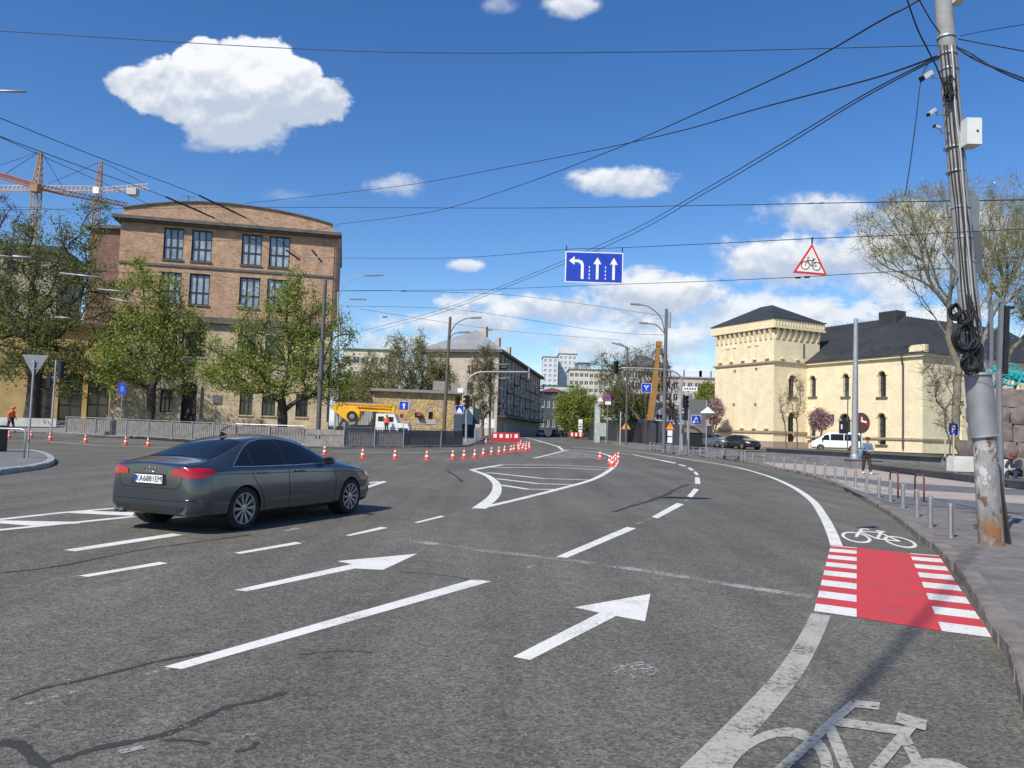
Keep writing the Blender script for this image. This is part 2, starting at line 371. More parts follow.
# sheets that follow the ground
def sheet(name, poly, dz, m, skirt=0, step=3.0, kind='structure', parent=None, zf=None, grid=True):
    pts = []
    n = len(poly)
    for i in range(n):
        a = Vector(poly[i][:2]); b = Vector(poly[(i + 1) % n][:2]); k = max(1, int((b - a).length / step)) if grid else 1
        for j in range(k): pts.append(a.lerp(b, j / k))
    nb = len(pts); edges = [(i, (i + 1) % nb) for i in range(nb)]
    if grid:
        ys = [p.y for p in pts]; xs = [p.x for p in pts]
        y = min(ys) + step / 2
        if max(ys) > 40 or zf:
            st = step * 1.5
            while y < max(ys):
                x = min(xs) + st / 2
                while x < max(xs):
                    pts.append(Vector((x, y))); x += st * 2
                y += st
    vs, es, fs, *_ = delaunay_2d_cdt(pts, edges, [list(range(nb))], 1, 1e-4)
    zz = zf or (lambda x, y: gz(y))
    mb = MB(); mb.add([(v.x, v.y, zz(v.x, v.y) + dz) for v in vs], fs)
    if skirt:
        B = pts[:nb]
        mb.add([(p.x, p.y, zz(p.x, p.y) + dz) for p in B] + [(p.x, p.y, zz(p.x, p.y) + dz - skirt) for p in B], [(i, (i + 1) % nb, (i + 1) % nb + nb, i + nb) for i in range(nb)])
    o = mb.build(name, m, parent, recalc=False)
    me = o.data
    bm = bmesh.new(); bm.from_mesh(me)
    for f in bm.faces:
        f.normal_update()
        if f.normal.z < -.5: f.normal_flip()
    bm.to_mesh(me); bm.free()
    if kind: o['kind'] = kind
    return o
def rib_poly(line, w):
    L = [Vector(p[:2]) for p in line]; ws = w if isinstance(w, (list, tuple)) else [w] * len(L); l, r = [], []
    for i, p in enumerate(L):
        d = (L[min(i + 1, len(L) - 1)] - L[max(i - 1, 0)]).normalized(); n = Vector((-d.y, d.x)) * ws[i] / 2
        l.append(p + n); r.append(p - n)
    return l, r
def ribbon(mb, line, w, dz, step=1.5):
    P = [Vector(p[:2]) for p in line]; Q = [P[0]]; W_ = [w[0] if isinstance(w, (list, tuple)) else w]
    ws = w if isinstance(w, (list, tuple)) else [w] * len(P)
    for i in range(1, len(P)):
        k = max(1, int((P[i] - P[i - 1]).length / step))
        for j in range(1, k + 1): Q.append(P[i - 1].lerp(P[i], j / k)); W_.append(ws[i - 1] + (ws[i] - ws[i - 1]) * j / k)
    l, r = rib_poly(Q, W_); n = len(Q)
    mb.add([(p.x, p.y, zd(p.y, dz)) for p in l] + [(p.x, p.y, zd(p.y, dz)) for p in r], [(i, i + n, i + n + 1, i + 1) for i in range(n - 1)])
def spline(pts, k=6):
    P = [Vector(p) for p in pts]; out = []
    for i in range(len(P) - 1):
        a = P[max(i - 1, 0)]; b = P[i]; c = P[i + 1]; d = P[min(i + 2, len(P) - 1)]
        for j in range(k):
            t = j / k; out.append(.5 * ((2 * b) + (c - a) * t + (2 * a - 5 * b + 4 * c - d) * t * t + (3 * b - a - 3 * c + d) * t ** 3))
    out.append(P[-1]); return out
def text_mesh(txt, size, mat_, name='lettering', parent=None, M=None, depth=.0, align='CENTER', sx=1.0):
    c = bpy.data.curves.new('t', 'FONT'); c.body = txt; c.size = size; c.align_x = align; c.align_y = 'CENTER'; c.extrude = depth; c.resolution_u = 2
    t = bpy.data.objects.new('t', c); COL.objects.link(t); dg = bpy.context.evaluated_depsgraph_get(); dg.update()
    me = bpy.data.meshes.new_from_object(t.evaluated_get(dg)); bpy.data.objects.remove(t); bpy.data.curves.remove(c)
    me.transform(Matrix.Diagonal((sx, 1, 1, 1)))
    if M: me.transform(M)
    me.materials.clear(); me.materials.append(mat_)
    o = bpy.data.objects.new(name, me); COL.objects.link(o)
    if parent: o.parent = parent
    return o
# ------------------------------------------------------------------ material set
asphalt = mat_asphalt()
paint = mat_paint('white_road_paint', (.73, .71, .64), .42, .4, alpha=.53)
oldpaint = mat_paint('worn_road_paint', (.42, .39, .325), .46, .55, alpha=.60)
redpaint = mat_paint('red_road_paint', (.58, .042, .045), .46, .32)
faint = mat_paint('faint_road_paint', (.34, .33, .30), .4, .3, alpha=.74)
tar = mat_paint('tar', (.042, .040, .036), .2, .0, alpha=.64)
concrete = mat('concrete', (.34, .33, .31), .85, var=.22, scale=1.5, bump=.3, bscale=30, coord='World')
kerbst = mat('kerb_stone', (.19, .165, .14), .9, var=.4, scale=2.5, bump=.5, bscale=25, coord='World')
pale_conc = mat('pale_concrete', (.55, .55, .50), .85, var=.2, scale=1.2, bump=.3, bscale=20)
granite = mat('dark_granite', (.12, .12, .125), .6, var=.3, scale=3, bump=.1)
paver = mat_brick('brown_pavers', (.195, .172, .155), (.165, .148, .136), (.12, .11, .102), .24, .12, .008, axis='xy', dirt=.3)
stripe_l = mat_brick('pale_pavers', (.43, .36, .30), (.37, .31, .26), (.22, .19, .17), .4, .2, .008, axis='xy', dirt=.15)
stripe_d = mat_brick('grey_pavers', (.15, .15, .155), (.12, .12, .125), (.08, .08, .08), .4, .2, .008, axis='xy', dirt=.15)
grass_m = mat('lawn_grass', (.05, .075, .02), .9, col2=(.11, .10, .05), scale=1.2, bump=.6, bscale=30, coord='World')
dirt_m = mat('bare_soil', (.16, .13, .09), .95, col2=(.09, .085, .04), scale=.9, bump=.5, bscale=20, coord='World')
steel = mat('brushed_steel', (.55, .54, .52), .32, .9, var=.08, scale=30)
galv = mat('galvanised_steel', (.42, .43, .44), .45, .6, var=.15, scale=5)
pole_g = mat('dark_grey_pole', (.10, .10, .10), .6, .2, var=.2, scale=3)
pole_l = mat('light_grey_pole', (.35, .35, .35), .5, .4, var=.1, scale=3)
black = mat('black_plastic', (.015, .015, .016), .5, var=.2)
wire_m = mat('black_cable', (.012, .012, .014), .6, var=.1)
rubber = mat('tyre_rubber', (.02, .02, .02), .85, var=.2, scale=20)
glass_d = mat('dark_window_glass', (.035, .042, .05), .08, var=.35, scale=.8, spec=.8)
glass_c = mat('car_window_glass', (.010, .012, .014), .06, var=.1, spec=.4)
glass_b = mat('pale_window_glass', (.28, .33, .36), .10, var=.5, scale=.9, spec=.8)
frame_b = mat('dark_window_frame', (.03, .03, .035), .5)
white_p = mat('white_gloss_paint', (.78, .78, .76), .35, var=.04, coat=.3)
orange_p = mat('orange_plastic', (.74, .075, .035), .5, var=.08)
cone_w = mat('cone_white', (.75, .72, .68), .5, var=.1)
blue_s = mat('blue_sign', (.012, .05, .42), .4, var=.05)
red_s = mat('red_sign', (.60, .02, .025), .4, var=.05)
white_s = mat('white_sign', (.78, .78, .78), .45, var=.04)
grey_back = mat('sign_back', (.20, .215, .22), .55, .3, var=.1)
yellow_s = mat('amber_sign', (.85, .36, .02), .45, var=.06)
crane_y = mat('crane_yellow', (.78, .42, .02), .5, var=.15, scale=1)
orange_v = mat('orange_cloth', (.85, .13, .02), .8, var=.12)
# ------------------------------------------------------------------ ground, road, pavements
def big_ground():
    ys = [-60, -20, 0, 10, 20, 30] + [40 + 2.5 * i for i in range(25)] + [110, 140, 180, 240, 320, 450, 700, 1100, 1800, 3000]
    xs = [-1800, -900, -400, -200, -100, -50, -25, 0, 25, 50, 100, 200, 400, 900, 1800]
    mb = MB(); mb.add([(x, y, gz(y) - (0 if y < 650 else 0)) for y in ys for x in xs], [(j * len(xs) + i, j * len(xs) + i + 1, (j + 1) * len(xs) + i + 1, (j + 1) * len(xs) + i) for j in range(len(ys) - 1) for i in range(len(xs) - 1)])
    o = mb.build('road', asphalt, recalc=False); o['kind'] = 'structure'
big_ground()

KERB_R = [(1075, 830), (1023.7, 709), (1010, 664), (992, 638), (966, 589), (940, 556.6), (920, 541), (892, 518), (865.6, 502), (840, 488.5), (821.6, 481), (802, 474.5), (765, 467.6), (737.7, 461.3), (698.6, 457), (679, 454.8), (648, 450), (616.7, 446)]
kr = [G(*p) for p in KERB_R]
kr = [Vector((-1.8, -5, 0)), Vector((.25, -1, 0)), Vector((1.4, 1.3, 0)), Vector((2.39, 3.27, 0))] + kr[1:] + [Vector((13.3, 110, 0)), Vector((14.5, 150, 0)), Vector((22, 230, 0)), Vector((50, 330, 0))]
kr = spline([Vector((p.x, p.y)) for p in kr], 4)
kr_in = rib_poly(kr, .36)[1]
mb = MB()
def kerb(line, name, w=.18, h=.13, side=1, m=None):
    """kerb stones along a line: top and face, with joints from the material"""
    L = [Vector(p[:2]) for p in line]; l, r = rib_poly(L, w * 2); a, b = (L, r) if side > 0 else (L, l); n = len(L)
    mb = MB(); Z = lambda p, d: (p.x, p.y, gz(p.y) + d)
    rnd = random.Random(5)
    for i in range(n - 1):
        k = max(1, round((a[i + 1] - a[i]).length / .9))
        for s in range(k):
            g = .010; d_ = (a[i + 1] - a[i]).normalized() * g; hh = h + rnd.uniform(-.008, .006); o1 = rnd.uniform(-.012, .012)
            A0, A1 = a[i].lerp(a[i + 1], s / k) + d_, a[i].lerp(a[i + 1], (s + 1) / k) - d_; B0, B1 = b[i].lerp(b[i + 1], s / k) + d_, b[i].lerp(b[i + 1], (s + 1) / k) - d_
            sh = (A0 - B0).normalized() * o1; A0 = A0 + sh; A1 = A1 + sh; C0, C1 = A0 + (B0 - A0).normalized() * .022, A1 + (B1 - A1).normalized() * .022
            mb.add([Z(A0, -.02), Z(A1, -.02), Z(A0, hh - .022), Z(A1, hh - .022), Z(C0, hh), Z(C1, hh), Z(B0, hh), Z(B1, hh), Z(B0, -.02), Z(B1, -.02)], [(0, 1, 3, 2), (2, 3, 5, 4), (4, 5, 7, 6), (6, 7, 9, 8), (0, 2, 4, 6, 8), (1, 9, 7, 5, 3)])
    o = mb.build(name, m or kerbst); o['kind'] = 'structure'; return o
kerb(kr, 'kerb')
poly_r = [(p.x, p.y) for p in kr_in] + [(300, 340), (300, -6)]
sheet('pavement', poly_r, .118, paver, step=6)

# plaza bands, light and dark stone
def band(px_list_top, px_list_bot, m, dz):
    P = [G(*p, .12) for p in px_list_top] + [G(*p, .12) for p in reversed(px_list_bot)]
    sheet('plaza_paving', [(p.x, p.y) for p in P], dz, m, step=50, grid=False)
band([(829, 478.2), (834, 478.5), (861, 482.5), (900, 496 - 6.6), (977, 493.6), (1100, 499.5)], [(843, 486.6), (867, 493), (900, 496), (977, 501), (1100, 509)], stripe_l, .124)
band([(843, 486.8), (867, 493), (900, 496), (977, 501), (1100, 509)], [(868, 499), (889, 503), (916, 505), (979, 510), (1100, 521)], stripe_d, .128)
band([(822, 475), (861, 478.3), (900, 483), (977, 487.5), (1100, 493)], [(829, 478.2), (861, 482.5), (900, 489.4), (977, 493.6), (1100, 499.5)], stripe_d, .126)
band([(760, 462), (800, 464), (871, 469.5), (900, 474), (977, 482), (1100, 488)], [(778, 467.3), (822, 475), (861, 478.3), (900, 483), (977, 487.5), (1100, 493)], stripe_l, .123)

# far left bank: kerb, pavement, forecourt rising to the brick building
KERB_L = [(-60, 432.5), (0, 433), (59, 434), (120, 437), (166, 440), (230, 444), (317, 447), (400, 447.6), (440, 447.4), (462, 447), (471, 445.6), (478, 442), (485, 439.2)]
kl = [G(*p) for p in KERB_L] + [Vector((-3.6, 150, 0)), Vector((2, 210, 0)), Vector((26, 330, 0))]
kl = spline([Vector((p.x, p.y)) for p in kl], 4)
kerb(kl, 'kerb', side=-1)
kl_in = rib_poly(kl, .36)[0]
def zleft(x, y):
    # the forecourt climbs from the kerb to the building
    kx = sorted(kl, key=lambda p: abs(p.x - x))[0]
    t = min(1, max(0, (y - kx.y - 2.5) / 9.0)); return gz(y) + (.62 * t * t * (3 - 2 * t) if x < -5.5 and y < 125 else 0)
sheet('pavement', [(p.x, p.y) for p in kl_in] + [(20, 345), (-300, 345), (-300, 70)], .118, mat('old_paving', (.21, .20, .185), .9, var=.2, scale=1.0, bump=.3, coord='World'), step=5, zf=zleft)
mbr = MB(); ribbon(mbr, [Vector((p.x + .1, p.y - 1.1)) for p in kl[:40]], .14, .012)

# near-left traffic island
ISL = [(-90, 488), (0, 475), (29, 471), (45, 468), (52.7, 465), (54.5, 461.5), (51, 458), (43, 455), (27, 452.6), (0, 452.5), (-90, 453)]
isl = spline([Vector((G(*p).x, G(*p).y)) for p in ISL], 4)
kerb(isl, 'kerb', side=-1, w=.22, h=.15, m=mat('pale_kerb', (.36, .35, .33), .85, var=.2, scale=2, coord='World'))
isl_in = rib_poly(isl, .4)[0]
sheet('pavement', [(p.x, p.y) for p in isl_in], .14, mat('island_asphalt', (.16, .16, .158), .9, var=.2, scale=2, coord='World', bump=.4, bscale=40), grid=False)

# right bank ground behind the planters (car park level)
sheet('lawn', [(G(766, 458, .12).x - .3, 58.5), (24.2, 42), (60, 30), (120, 60), (120, 79), (22, 79)], .135, grass_m, step=6)

# ------------------------------------------------------------------ road markings
def mk(name, items, m, dz):
    mb = MB()
    for it in items:
        if it[0] == 'poly':
            P = [G(*p) for p in it[1]]
            tri = tessellate_polygon([[Vector((p.x, p.y, 0)) for p in P]]); mb.add([(p.x, p.y, zd(p.y, dz)) for p in P], [tuple(t) for t in tri])
        else:
            L = [G(*p) for p in it[1]]; L = [Vector((p.x, p.y)) for p in L]
            if it[0] == 'sline': L = spline(L, 5)
            w = it[2]; dz += .0004
            if name == 'tar_seam': random.seed(len(L)); w = [w * random.uniform(.45, 1.35) for _ in L]
            if isinstance(w, tuple): w = [w[0] + (w[1] - w[0]) * i / (len(L) - 1) for i in range(len(L))]
            ribbon(mb, L, w, dz)
    o = mb.build(name, m, recalc=False); o['kind'] = 'structure'; return o
mk('lane_marking', [
    ('poly', [(164, 667), (181, 669.5), (491, 581.5), (473, 579.5)]),
    ('poly', [(64, 550), (75, 551.5), (183, 535), (172, 533.5)]),
    ('poly', [(78, 576), (88, 577), (168, 563.5), (160, 562)]),
    ('poly', [(234, 553), (240, 554), (302, 543.5), (296, 542)]),
    ('poly', [(345, 535.5), (350, 536), (388, 528), (381, 527)]),
    ('poly', [(414, 522.5), (418, 523), (445, 516.5), (441, 515.8)]),
    ('poly', [(364, 487), (368, 488), (387, 481.8), (383, 481)]),
    ('poly', [(370, 483.5), (369, 482.3), (378, 481.3), (380, 482)]),
    ('poly', [(556, 557), (567, 558), (636, 528.5), (627, 527)]),
    ('poly', [(651.5, 517), (657.5, 518.5), (684, 504.5), (677, 503)]),
    ('poly', [(687, 496.5), (692, 497.5), (699, 489.5), (694, 488.5)]),
    ('poly', [(695, 483.8), (700.5, 483.8), (699.5, 477.6), (695, 477.2)]),
    ('poly', [(696, 475.2), (699, 475), (696, 471.6), (693.5, 472)]),
    ('poly', [(691.5, 470.6), (694.5, 470.2), (690, 467.6), (687, 468)]),
    ('poly', [(684, 466.6), (687, 466.2), (680, 464.3), (677.5, 464.6)]),
    ('poly', [(674, 463.5), (677, 463.1), (662, 460.1), (659, 460.5)]),
    ('line', [(599, 451.4), (633, 454.6), (660, 460.2)], .22),
    ('line', [(0, 530), (134, 516.6)], .16), ('line', [(0, 519.5), (60, 513), (116, 508.2), (140, 506)], .16),
    ('poly', [(0, 520.5), (0, 523.5), (34, 526), (80, 523.4), (78, 522)]), ('poly', [(68, 513), (90, 511), (134, 512.5), (133, 516)]),
    ('line', [(-60, 537), (0, 530)], .16), ('line', [(-60, 526), (0, 519.5)], .16),
    ('line', [(100, 445.5), (155, 447.5), (230, 451)], .16), ('line', [(-10, 440.5), (50, 442), (100, 445.5)], .16),
    ('line', [(330, 452), (400, 453), (452, 451.4)], .14),
    ('line', [(525.5, 437.7), (541, 441.8), (559.6, 447)], .25), ('line', [(558, 446.4), (563, 450.3)], .25),
], paint, .006)
mk('lane_arrow', [
    ('poly', [(513, 657), (530, 660.3), (616, 616.2), (645, 621.5), (650.5, 594), (574.5, 607.5), (599.5, 613)]),
    ('poly', [(234.5, 590.3), (247, 591.5), (355, 568.6), (383, 570), (417.5, 553.8), (337, 561.3), (352, 564.2)]),
], paint, .006)
mk('island_marking', [
    ('sline', [(478.7, 508.7), (489, 501), (494.7, 495), (497, 489), (495.5, 482.5), (486.2, 475.2), (472, 470.2)], (.30, .22)),
    ('sline', [(479, 508.5), (520, 499), (558, 489.4), (590.4, 480.4), (606, 472.7), (614.5, 466), (616.5, 460.5), (611, 456.5), (599, 452.8), (582, 450.8), (566.7, 449.9)], (.17, .27)),
    ('line', [(471, 470), (502.3, 464.9), (562.4, 465.3), (612, 467.9)], .27),
    ('line', [(490.5, 467.6), (560.3, 467.9), (609.7, 470.3)], .25),
    ('line', [(487, 472.6), (543, 478.6), (592.5, 480.2)], .25), ('line', [(495.9, 478.7), (536.7, 483.6), (577.5, 485)], .25),
    ('line', [(500, 485), (528, 489.4), (560, 489.6)], .25),
    ('line', [(534.5, 458.3), (563.5, 450.9), (569, 450.0)], .22),
], paint, .010)
mk('island_marking', [('poly', [(543, 458), (566, 451), (580, 451.5), (598, 454.8), (608, 459)])], faint, .004)
mk('lane_marking', [
    ('line', [(138, 676), (170, 668.5)], .045), ('line', [(26, 704.5), (78, 691)], .05), ('line', [(57, 579), (80, 575.8)], .05), ('line', [(168, 563), (190, 559.5)], .05),
    ('line', [(224, 553.8), (236, 552.4)], .05), ('line', [(298, 542.8), (306, 541.6)], .05), ('line', [(503, 575.5), (519, 571.5)], .05), ('line', [(526, 568), (536, 565.5)], .06), ('line', [(405, 524), (413, 522.5)], .06), ('line', [(452, 514.5), (462, 512)], .08), ('line', [(468, 511), (478, 508.8)], .09),
    ('line', [(637, 524), (642, 522)], .09), ('line', [(644, 521), (651, 518.5)], .07), ('line', [(684.5, 501.5), (688, 499.5)], .08), ('line', [(338, 536.3), (346, 535.2)], .05),
    ('line', [(0, 586), (12, 584.5)], .05), ('line', [(120, 753), (150, 746)], .05), ('line', [(240, 738), (256, 734)], .04), ('poly', [(612, 669), (622, 665), (640, 662), (647, 664), (660, 671), (652, 677), (640, 672), (634, 679), (626, 673), (616, 676)]),
    ('line', [(284, 531.5), (299, 528.2)], .12),
], faint, .005)
mk('road_seam', [('line', [(400, 539), (470, 549), (560, 559), (640, 570), (720, 583), (812, 597)], .19)], faint, .003)
mk('tar_seam', [
    ('sline', [(-30, 752), (0, 744), (22, 748), (40, 764), (60, 760), (100, 748), (160, 736), (195, 722), (225, 708), (262, 700), (286, 692)], .055),
    ('sline', [(0, 741), (20, 743), (36, 757), (48, 772)], .05), ('sline', [(160, 740), (190, 741), (210, 744)], .03), ('sline', [(235, 752), (252, 748), (256, 742)], .03),
    ('sline', [(10, 700), (45, 688), (70, 683), (120, 671), (160, 661), (210, 652)], .035), ('sline', [(0, 573), (60, 566), (130, 552), (190, 543), (250, 535)], .06),
    ('sline', [(614, 512), (632, 506), (650, 501), (668, 494), (676, 489), (690, 484)], .13), ('sline', [(655, 497), (666, 497.5), (680, 498.5)], .06),
    ('sline', [(400, 572), (440, 575), (480, 581)], .02), ('sline', [(300, 655), (340, 651), (372, 653)], .02),
    ('sline', [(446, 470), (456, 476), (462, 482)], .1),
], tar, .0045)
# the edge line of the right lane; fresh up to the red patch, worn this side of it
mk('edge_line', [('sline', [(572, 446.8), (598, 449), (625, 451), (653.7, 454.1), (698.6, 461), (733.7, 466.8), (765, 475.2), (790, 485.5), (811, 499.5), (823, 515.5), (831, 531), (836.5, 545.6)], (.20, .18))], paint, .006)
mk('edge_line', [('sline', [(821, 614.5), (808, 642), (790, 672), (765, 702), (738, 731), (702, 768), (640, 825), (560, 890)], .17)], oldpaint, .006)
# red crossing patch with white bars
def quad_map(a, b, c, d):   # a near-left b near-right c far-right d far-left
    A, B, C, D = [Vector((G(*p).x, G(*p).y)) for p in (a, b, c, d)]
    return lambda s, t: (A * (1 - s) + B * s) * (1 - t) + (D * (1 - s) + C * s) * t
def qpoly(mb, qm, s0, s1, t0, t1, dz):
    P = [qm(s0, t0), qm(s1, t0), qm(s1, t1), qm(s0, t1)]; mb.add([(p.x, p.y, dz * .4) for p in P], [(0, 1, 2, 3)])
mbr_, mbw = MB(), MB()
ql = quad_map((813.5, 611.5), (857, 617.6), (857, 547.9), (830.5, 545.8)); qc = quad_map((857, 617.6), (941.5, 631.4), (909.4, 553.5), (857, 547.9)); qr = quad_map((941.5, 631.4), (992.5, 638.2), (939, 555.8), (909.4, 553.5))
qpoly(mbr_, qc, 0, 1, 0, 1, .009)
for q in (ql, qr):
    qpoly(mbr_, q, 0, 1, 0, 1, .009)
    n = 7
    for i in range(n): qpoly(mbw, q, .01, .99, (i) / n, (i + .52) / n, .013)
    qpoly(mbw, q, .01, .99, .985, 1.0, .013)
o = mbr_.build('crossing_patch', redpaint, recalc=False); o['kind'] = 'structure'
o = mbw.build('crossing_bars', paint, recalc=False); o['kind'] = 'structure'

def bicycle_glyph(mb, org, ux, uy, dz, th=1.0):
    """stencilled bicycle: org = left wheel centre, ux lateral metre vector, uy along the lane; glyph unit: wheel gap = 1"""
    zz = [dz]
    def lift(): zz[0] += .0006
    def pt(a, b): p = org + ux * a + uy * b; return (p.x, p.y, zz[0])
    def ring(cx, cy, r, w, a0=0, a1=2 * pi, n=28):
        vs, fs = [], []
        for i in range(n + 1):
            t = a0 + (a1 - a0) * i / n
            vs += [pt(cx + (r + w / 2) * cos(t), cy + (r + w / 2) * sin(t)), pt(cx + (r - w / 2) * cos(t), cy + (r - w / 2) * sin(t))]
        lift()
        for i in range(n): fs.append((2 * i, 2 * i + 2, 2 * i + 3, 2 * i + 1))
        mb.add(vs, fs)
    def ln(a, b, w):
        lift(); a, b = Vector(a), Vector(b); d = (b - a).normalized(); n = Vector((-d.y, d.x)) * w / 2
        mb.add([pt(*(a + n)), pt(*(b + n)), pt(*(b - n)), pt(*(a - n))], [(0, 1, 2, 3)])
    w = .075 * th
    ring(0, 0, .31, w); ring(1, 0, .31, w)
    ln((.0, .0), (.22, .50), w); ln((.22, .50), (.30, .66), w); ln((.30, .66), (.50, .68), w)      # fork, stem, bar
    ln((.20, .46), (.74, .50), w); ln((.20, .40), (.50, .02), w); ln((.50, .02), (.76, .56), w); ln((.50, .02), (1.0, .0), w); ln((1.0, .0), (.72, .44), w)
    ln((.64, .60), (.86, .58), w * 1.3)
mbb = MB(); a = G(856, 537.3); b = G(899.5, 542.5); ux = Vector((.53, -.43)); uy = Vector((.78, 2.1))
bicycle_glyph(mbb, Vector((a.x, a.y)), ux, uy, .004); o = mbb.build('bicycle_marking', paint, recalc=False); o['kind'] = 'structure'
mbb = MB(); a = Vector((1.33, 3.82)); ux = Vector((.62, -.36)); uy = Vector((1.0, 1.75))
bicycle_glyph(mbb, Vector((a.x, a.y)), ux, uy, .004); o = mbb.build('bicycle_marking', oldpaint, recalc=False); o['kind'] = 'structure'
o = mbr.build('edge_line', faint, recalc=False); o['kind'] = 'structure'
# ------------------------------------------------------------------ buildings
class Frame:
    """a vertical facade plane through two ground points; local x along it, local y into the building"""
    def __init__(s, p0, p1, z):
        s.o = Vector((p0[0], p0[1], z)); d = Vector((p1[0] - p0[0], p1[1] - p0[1], 0)); s.len = d.length; s.d = d.normalized(); s.n = Vector((s.d.y, -s.d.x, 0)); s.ang = atan2(d.y, d.x)
    def pt(s, px, py):
        r = ray(px, py); c = Vector((0, 0, CAMZ)); t = (s.o - c).dot(s.n) / r.dot(s.n); p = c + r * t - s.o
        return (p.dot(s.d), p.z)
def window(parent, u0, u1, z0, z1, nx, nz, mp, depth, glassm, framem, fw=.07, sill=None, mid=None, name='window', hole=None):
    mb = MB(); mb.flat(hole or rect(u0, u1, z0, z1), mp, depth - .04)
    g = mb.build(name, glassm, parent)
    fb = MB(); A = lambda u, v, d=0: mp(u, v, depth - .05 + d)
    def br(ua, va, ub, vb, w): fb.prism([(min(ua, ub) - (w / 2 if ua == ub else 0), min(va, vb) - (w / 2 if va == vb else 0)), (max(ua, ub) + (w / 2 if ua == ub else 0), min(va, vb) - (w / 2 if va == vb else 0)), (max(ua, ub) + (w / 2 if ua == ub else 0), max(va, vb) + (w / 2 if va == vb else 0)), (min(ua, ub) - (w / 2 if ua == ub else 0), max(va, vb) + (w / 2 if va == vb else 0))], mp, depth - .12, depth - .045)
    w = fw
    for i in range(nx + 1):
        x = u0 + (u1 - u0) * i / nx; x = min(max(x, u0 + w / 2), u1 - w / 2); br(x, z0, x, z1, w)
    zs = [z0 + w / 2, z1 - w / 2] + ([z0 + (z1 - z0) * m_ for m_ in mid] if mid else [z0 + (z1 - z0) * k / nz for k in range(1, nz)])
    for z in zs: br(u0 + w, z, u1 - w, z, w)
    fr = fb.build('frame', framem, g)
    if sill:
        sb = MB(); sb.prism(rect(u0 - .1, u1 + .1, z0 - .14, z0 - .01), mp, -.12, .1); sb.build('sill', sill, g)
    return g

# --- brick building with curved gable
brick = mat_brick('red_brown_brick', (.47, .28, .175), (.35, .20, .12), (.38, .30, .22), .52, .17, .018, dirt=.28)
stone_b = mat_brick('sandy_stone', (.54, .44, .29), (.46, .37, .235), (.34, .28, .20), .9, .45, .012, dirt=.25)
dark_stone = mat('weathered_cornice', (.115, .105, .095), .9, var=.3, scale=1.5)
p0 = at(121.6, 216.8, 75); p1 = at(335, 234.6, 79.4)
F = Frame(p0, p1, gz(75) + .62); L_ = F.len
bb = empty('brick_building', F.o, F.ang)
tag(bb, 'large brown brick building with curved gable parapet and tall grey windows', 'building')
zc = F.pt(121.6, 219)[1]; zs = F.pt(200, 318)[1]
wins = []
for (a, b, c, d) in [(163.5, 183.5, 228, 259.5), (191.5, 212, 230.5, 262), (241.5, 262, 234, 265.5), (269, 290, 236, 267)]:
    u0 = F.pt(a, (c + d) / 2)[0]; u1 = F.pt(b, (c + d) / 2)[0]; z0 = F.pt((a + b) / 2, d)[1]; z1 = F.pt((a + b) / 2, c)[1]; wins.append((u0, u1, z0, z1))
zr = F.pt(200, 305)[1]; zr1 = F.pt(200, 274)[1]
wr1 = [(w[0], w[1], wins[0][2] + .0, wins[0][3]) for w in wins]
wr2 = [(w[0], w[1], zr, zr1) for w in wins]
hl = [rect(*w) for w in wr1 + wr2]
mb = MB(); mb.wall([(0, zs), (L_, zs), (L_, zc), (0, zc)], hl, planeX, .3)
mb.span((0, .302, zs), (.02, 16, zc)); mb.span((L_ - .02, .302, zs), (L_, 16, zc)); mb.span((0, 15.9, 0), (L_, 16.1, zc)); mb.span((.02, .31, zc - .3), (L_ - .02, 15.9, zc - .1))
mb.lathe([(1.0, zs), (1.0, zc)], (L_ - .3, 1.0, 0), 24)
mb.build('upper_wall', brick, bb, smooth=False)
gp = [F.pt(*p) for p in [(122.5, 207.6), (150, 204.2), (176, 202.2), (200, 202), (227, 203.6), (252, 206.6), (277.7, 210.7), (297, 214.7), (315.7, 219.4), (333, 224.6)]]
mb = MB(); mb.prism([(.1, zc + .3), (L_ - .1, zc + .3)] + [(min(u, L_ - .1), v) for u, v in reversed(gp)], planeX, .12, 15); gpar = mb.build('parapet', brick, bb)
mb = MB()
for i in range(len(gp) - 1): mb.bar((gp[i][0], .2, gp[i][1] + .05), (min(gp[i + 1][0], L_), .2, gp[i + 1][1] + .05), .5, .12)
mb.build('coping', dark_stone, gpar)
mb = MB(); mb.span((-.7, -.75, zc), (L_ + .7, 16, zc + .32)); mb.span((-.45, -.45, zc - .22), (L_ + .45, -.01, zc - .003)); mb.build('cornice', dark_stone, bb)
mb = MB(); mb.span((-.35, -.5, zs - .5), (L_ + .35, -.004, zs + .1)); mb.span((0, -.12, (zr1 + wr1[0][2]) / 2 - .1), (L_, -.004, (zr1 + wr1[0][2]) / 2 + .12)); mb.build('string_course', dark_stone, bb)
for w in wr1 + wr2: window(bb, *w, 3, 2, planeX, .3, glass_b, frame_b, .12, dark_stone, mid=[.40])
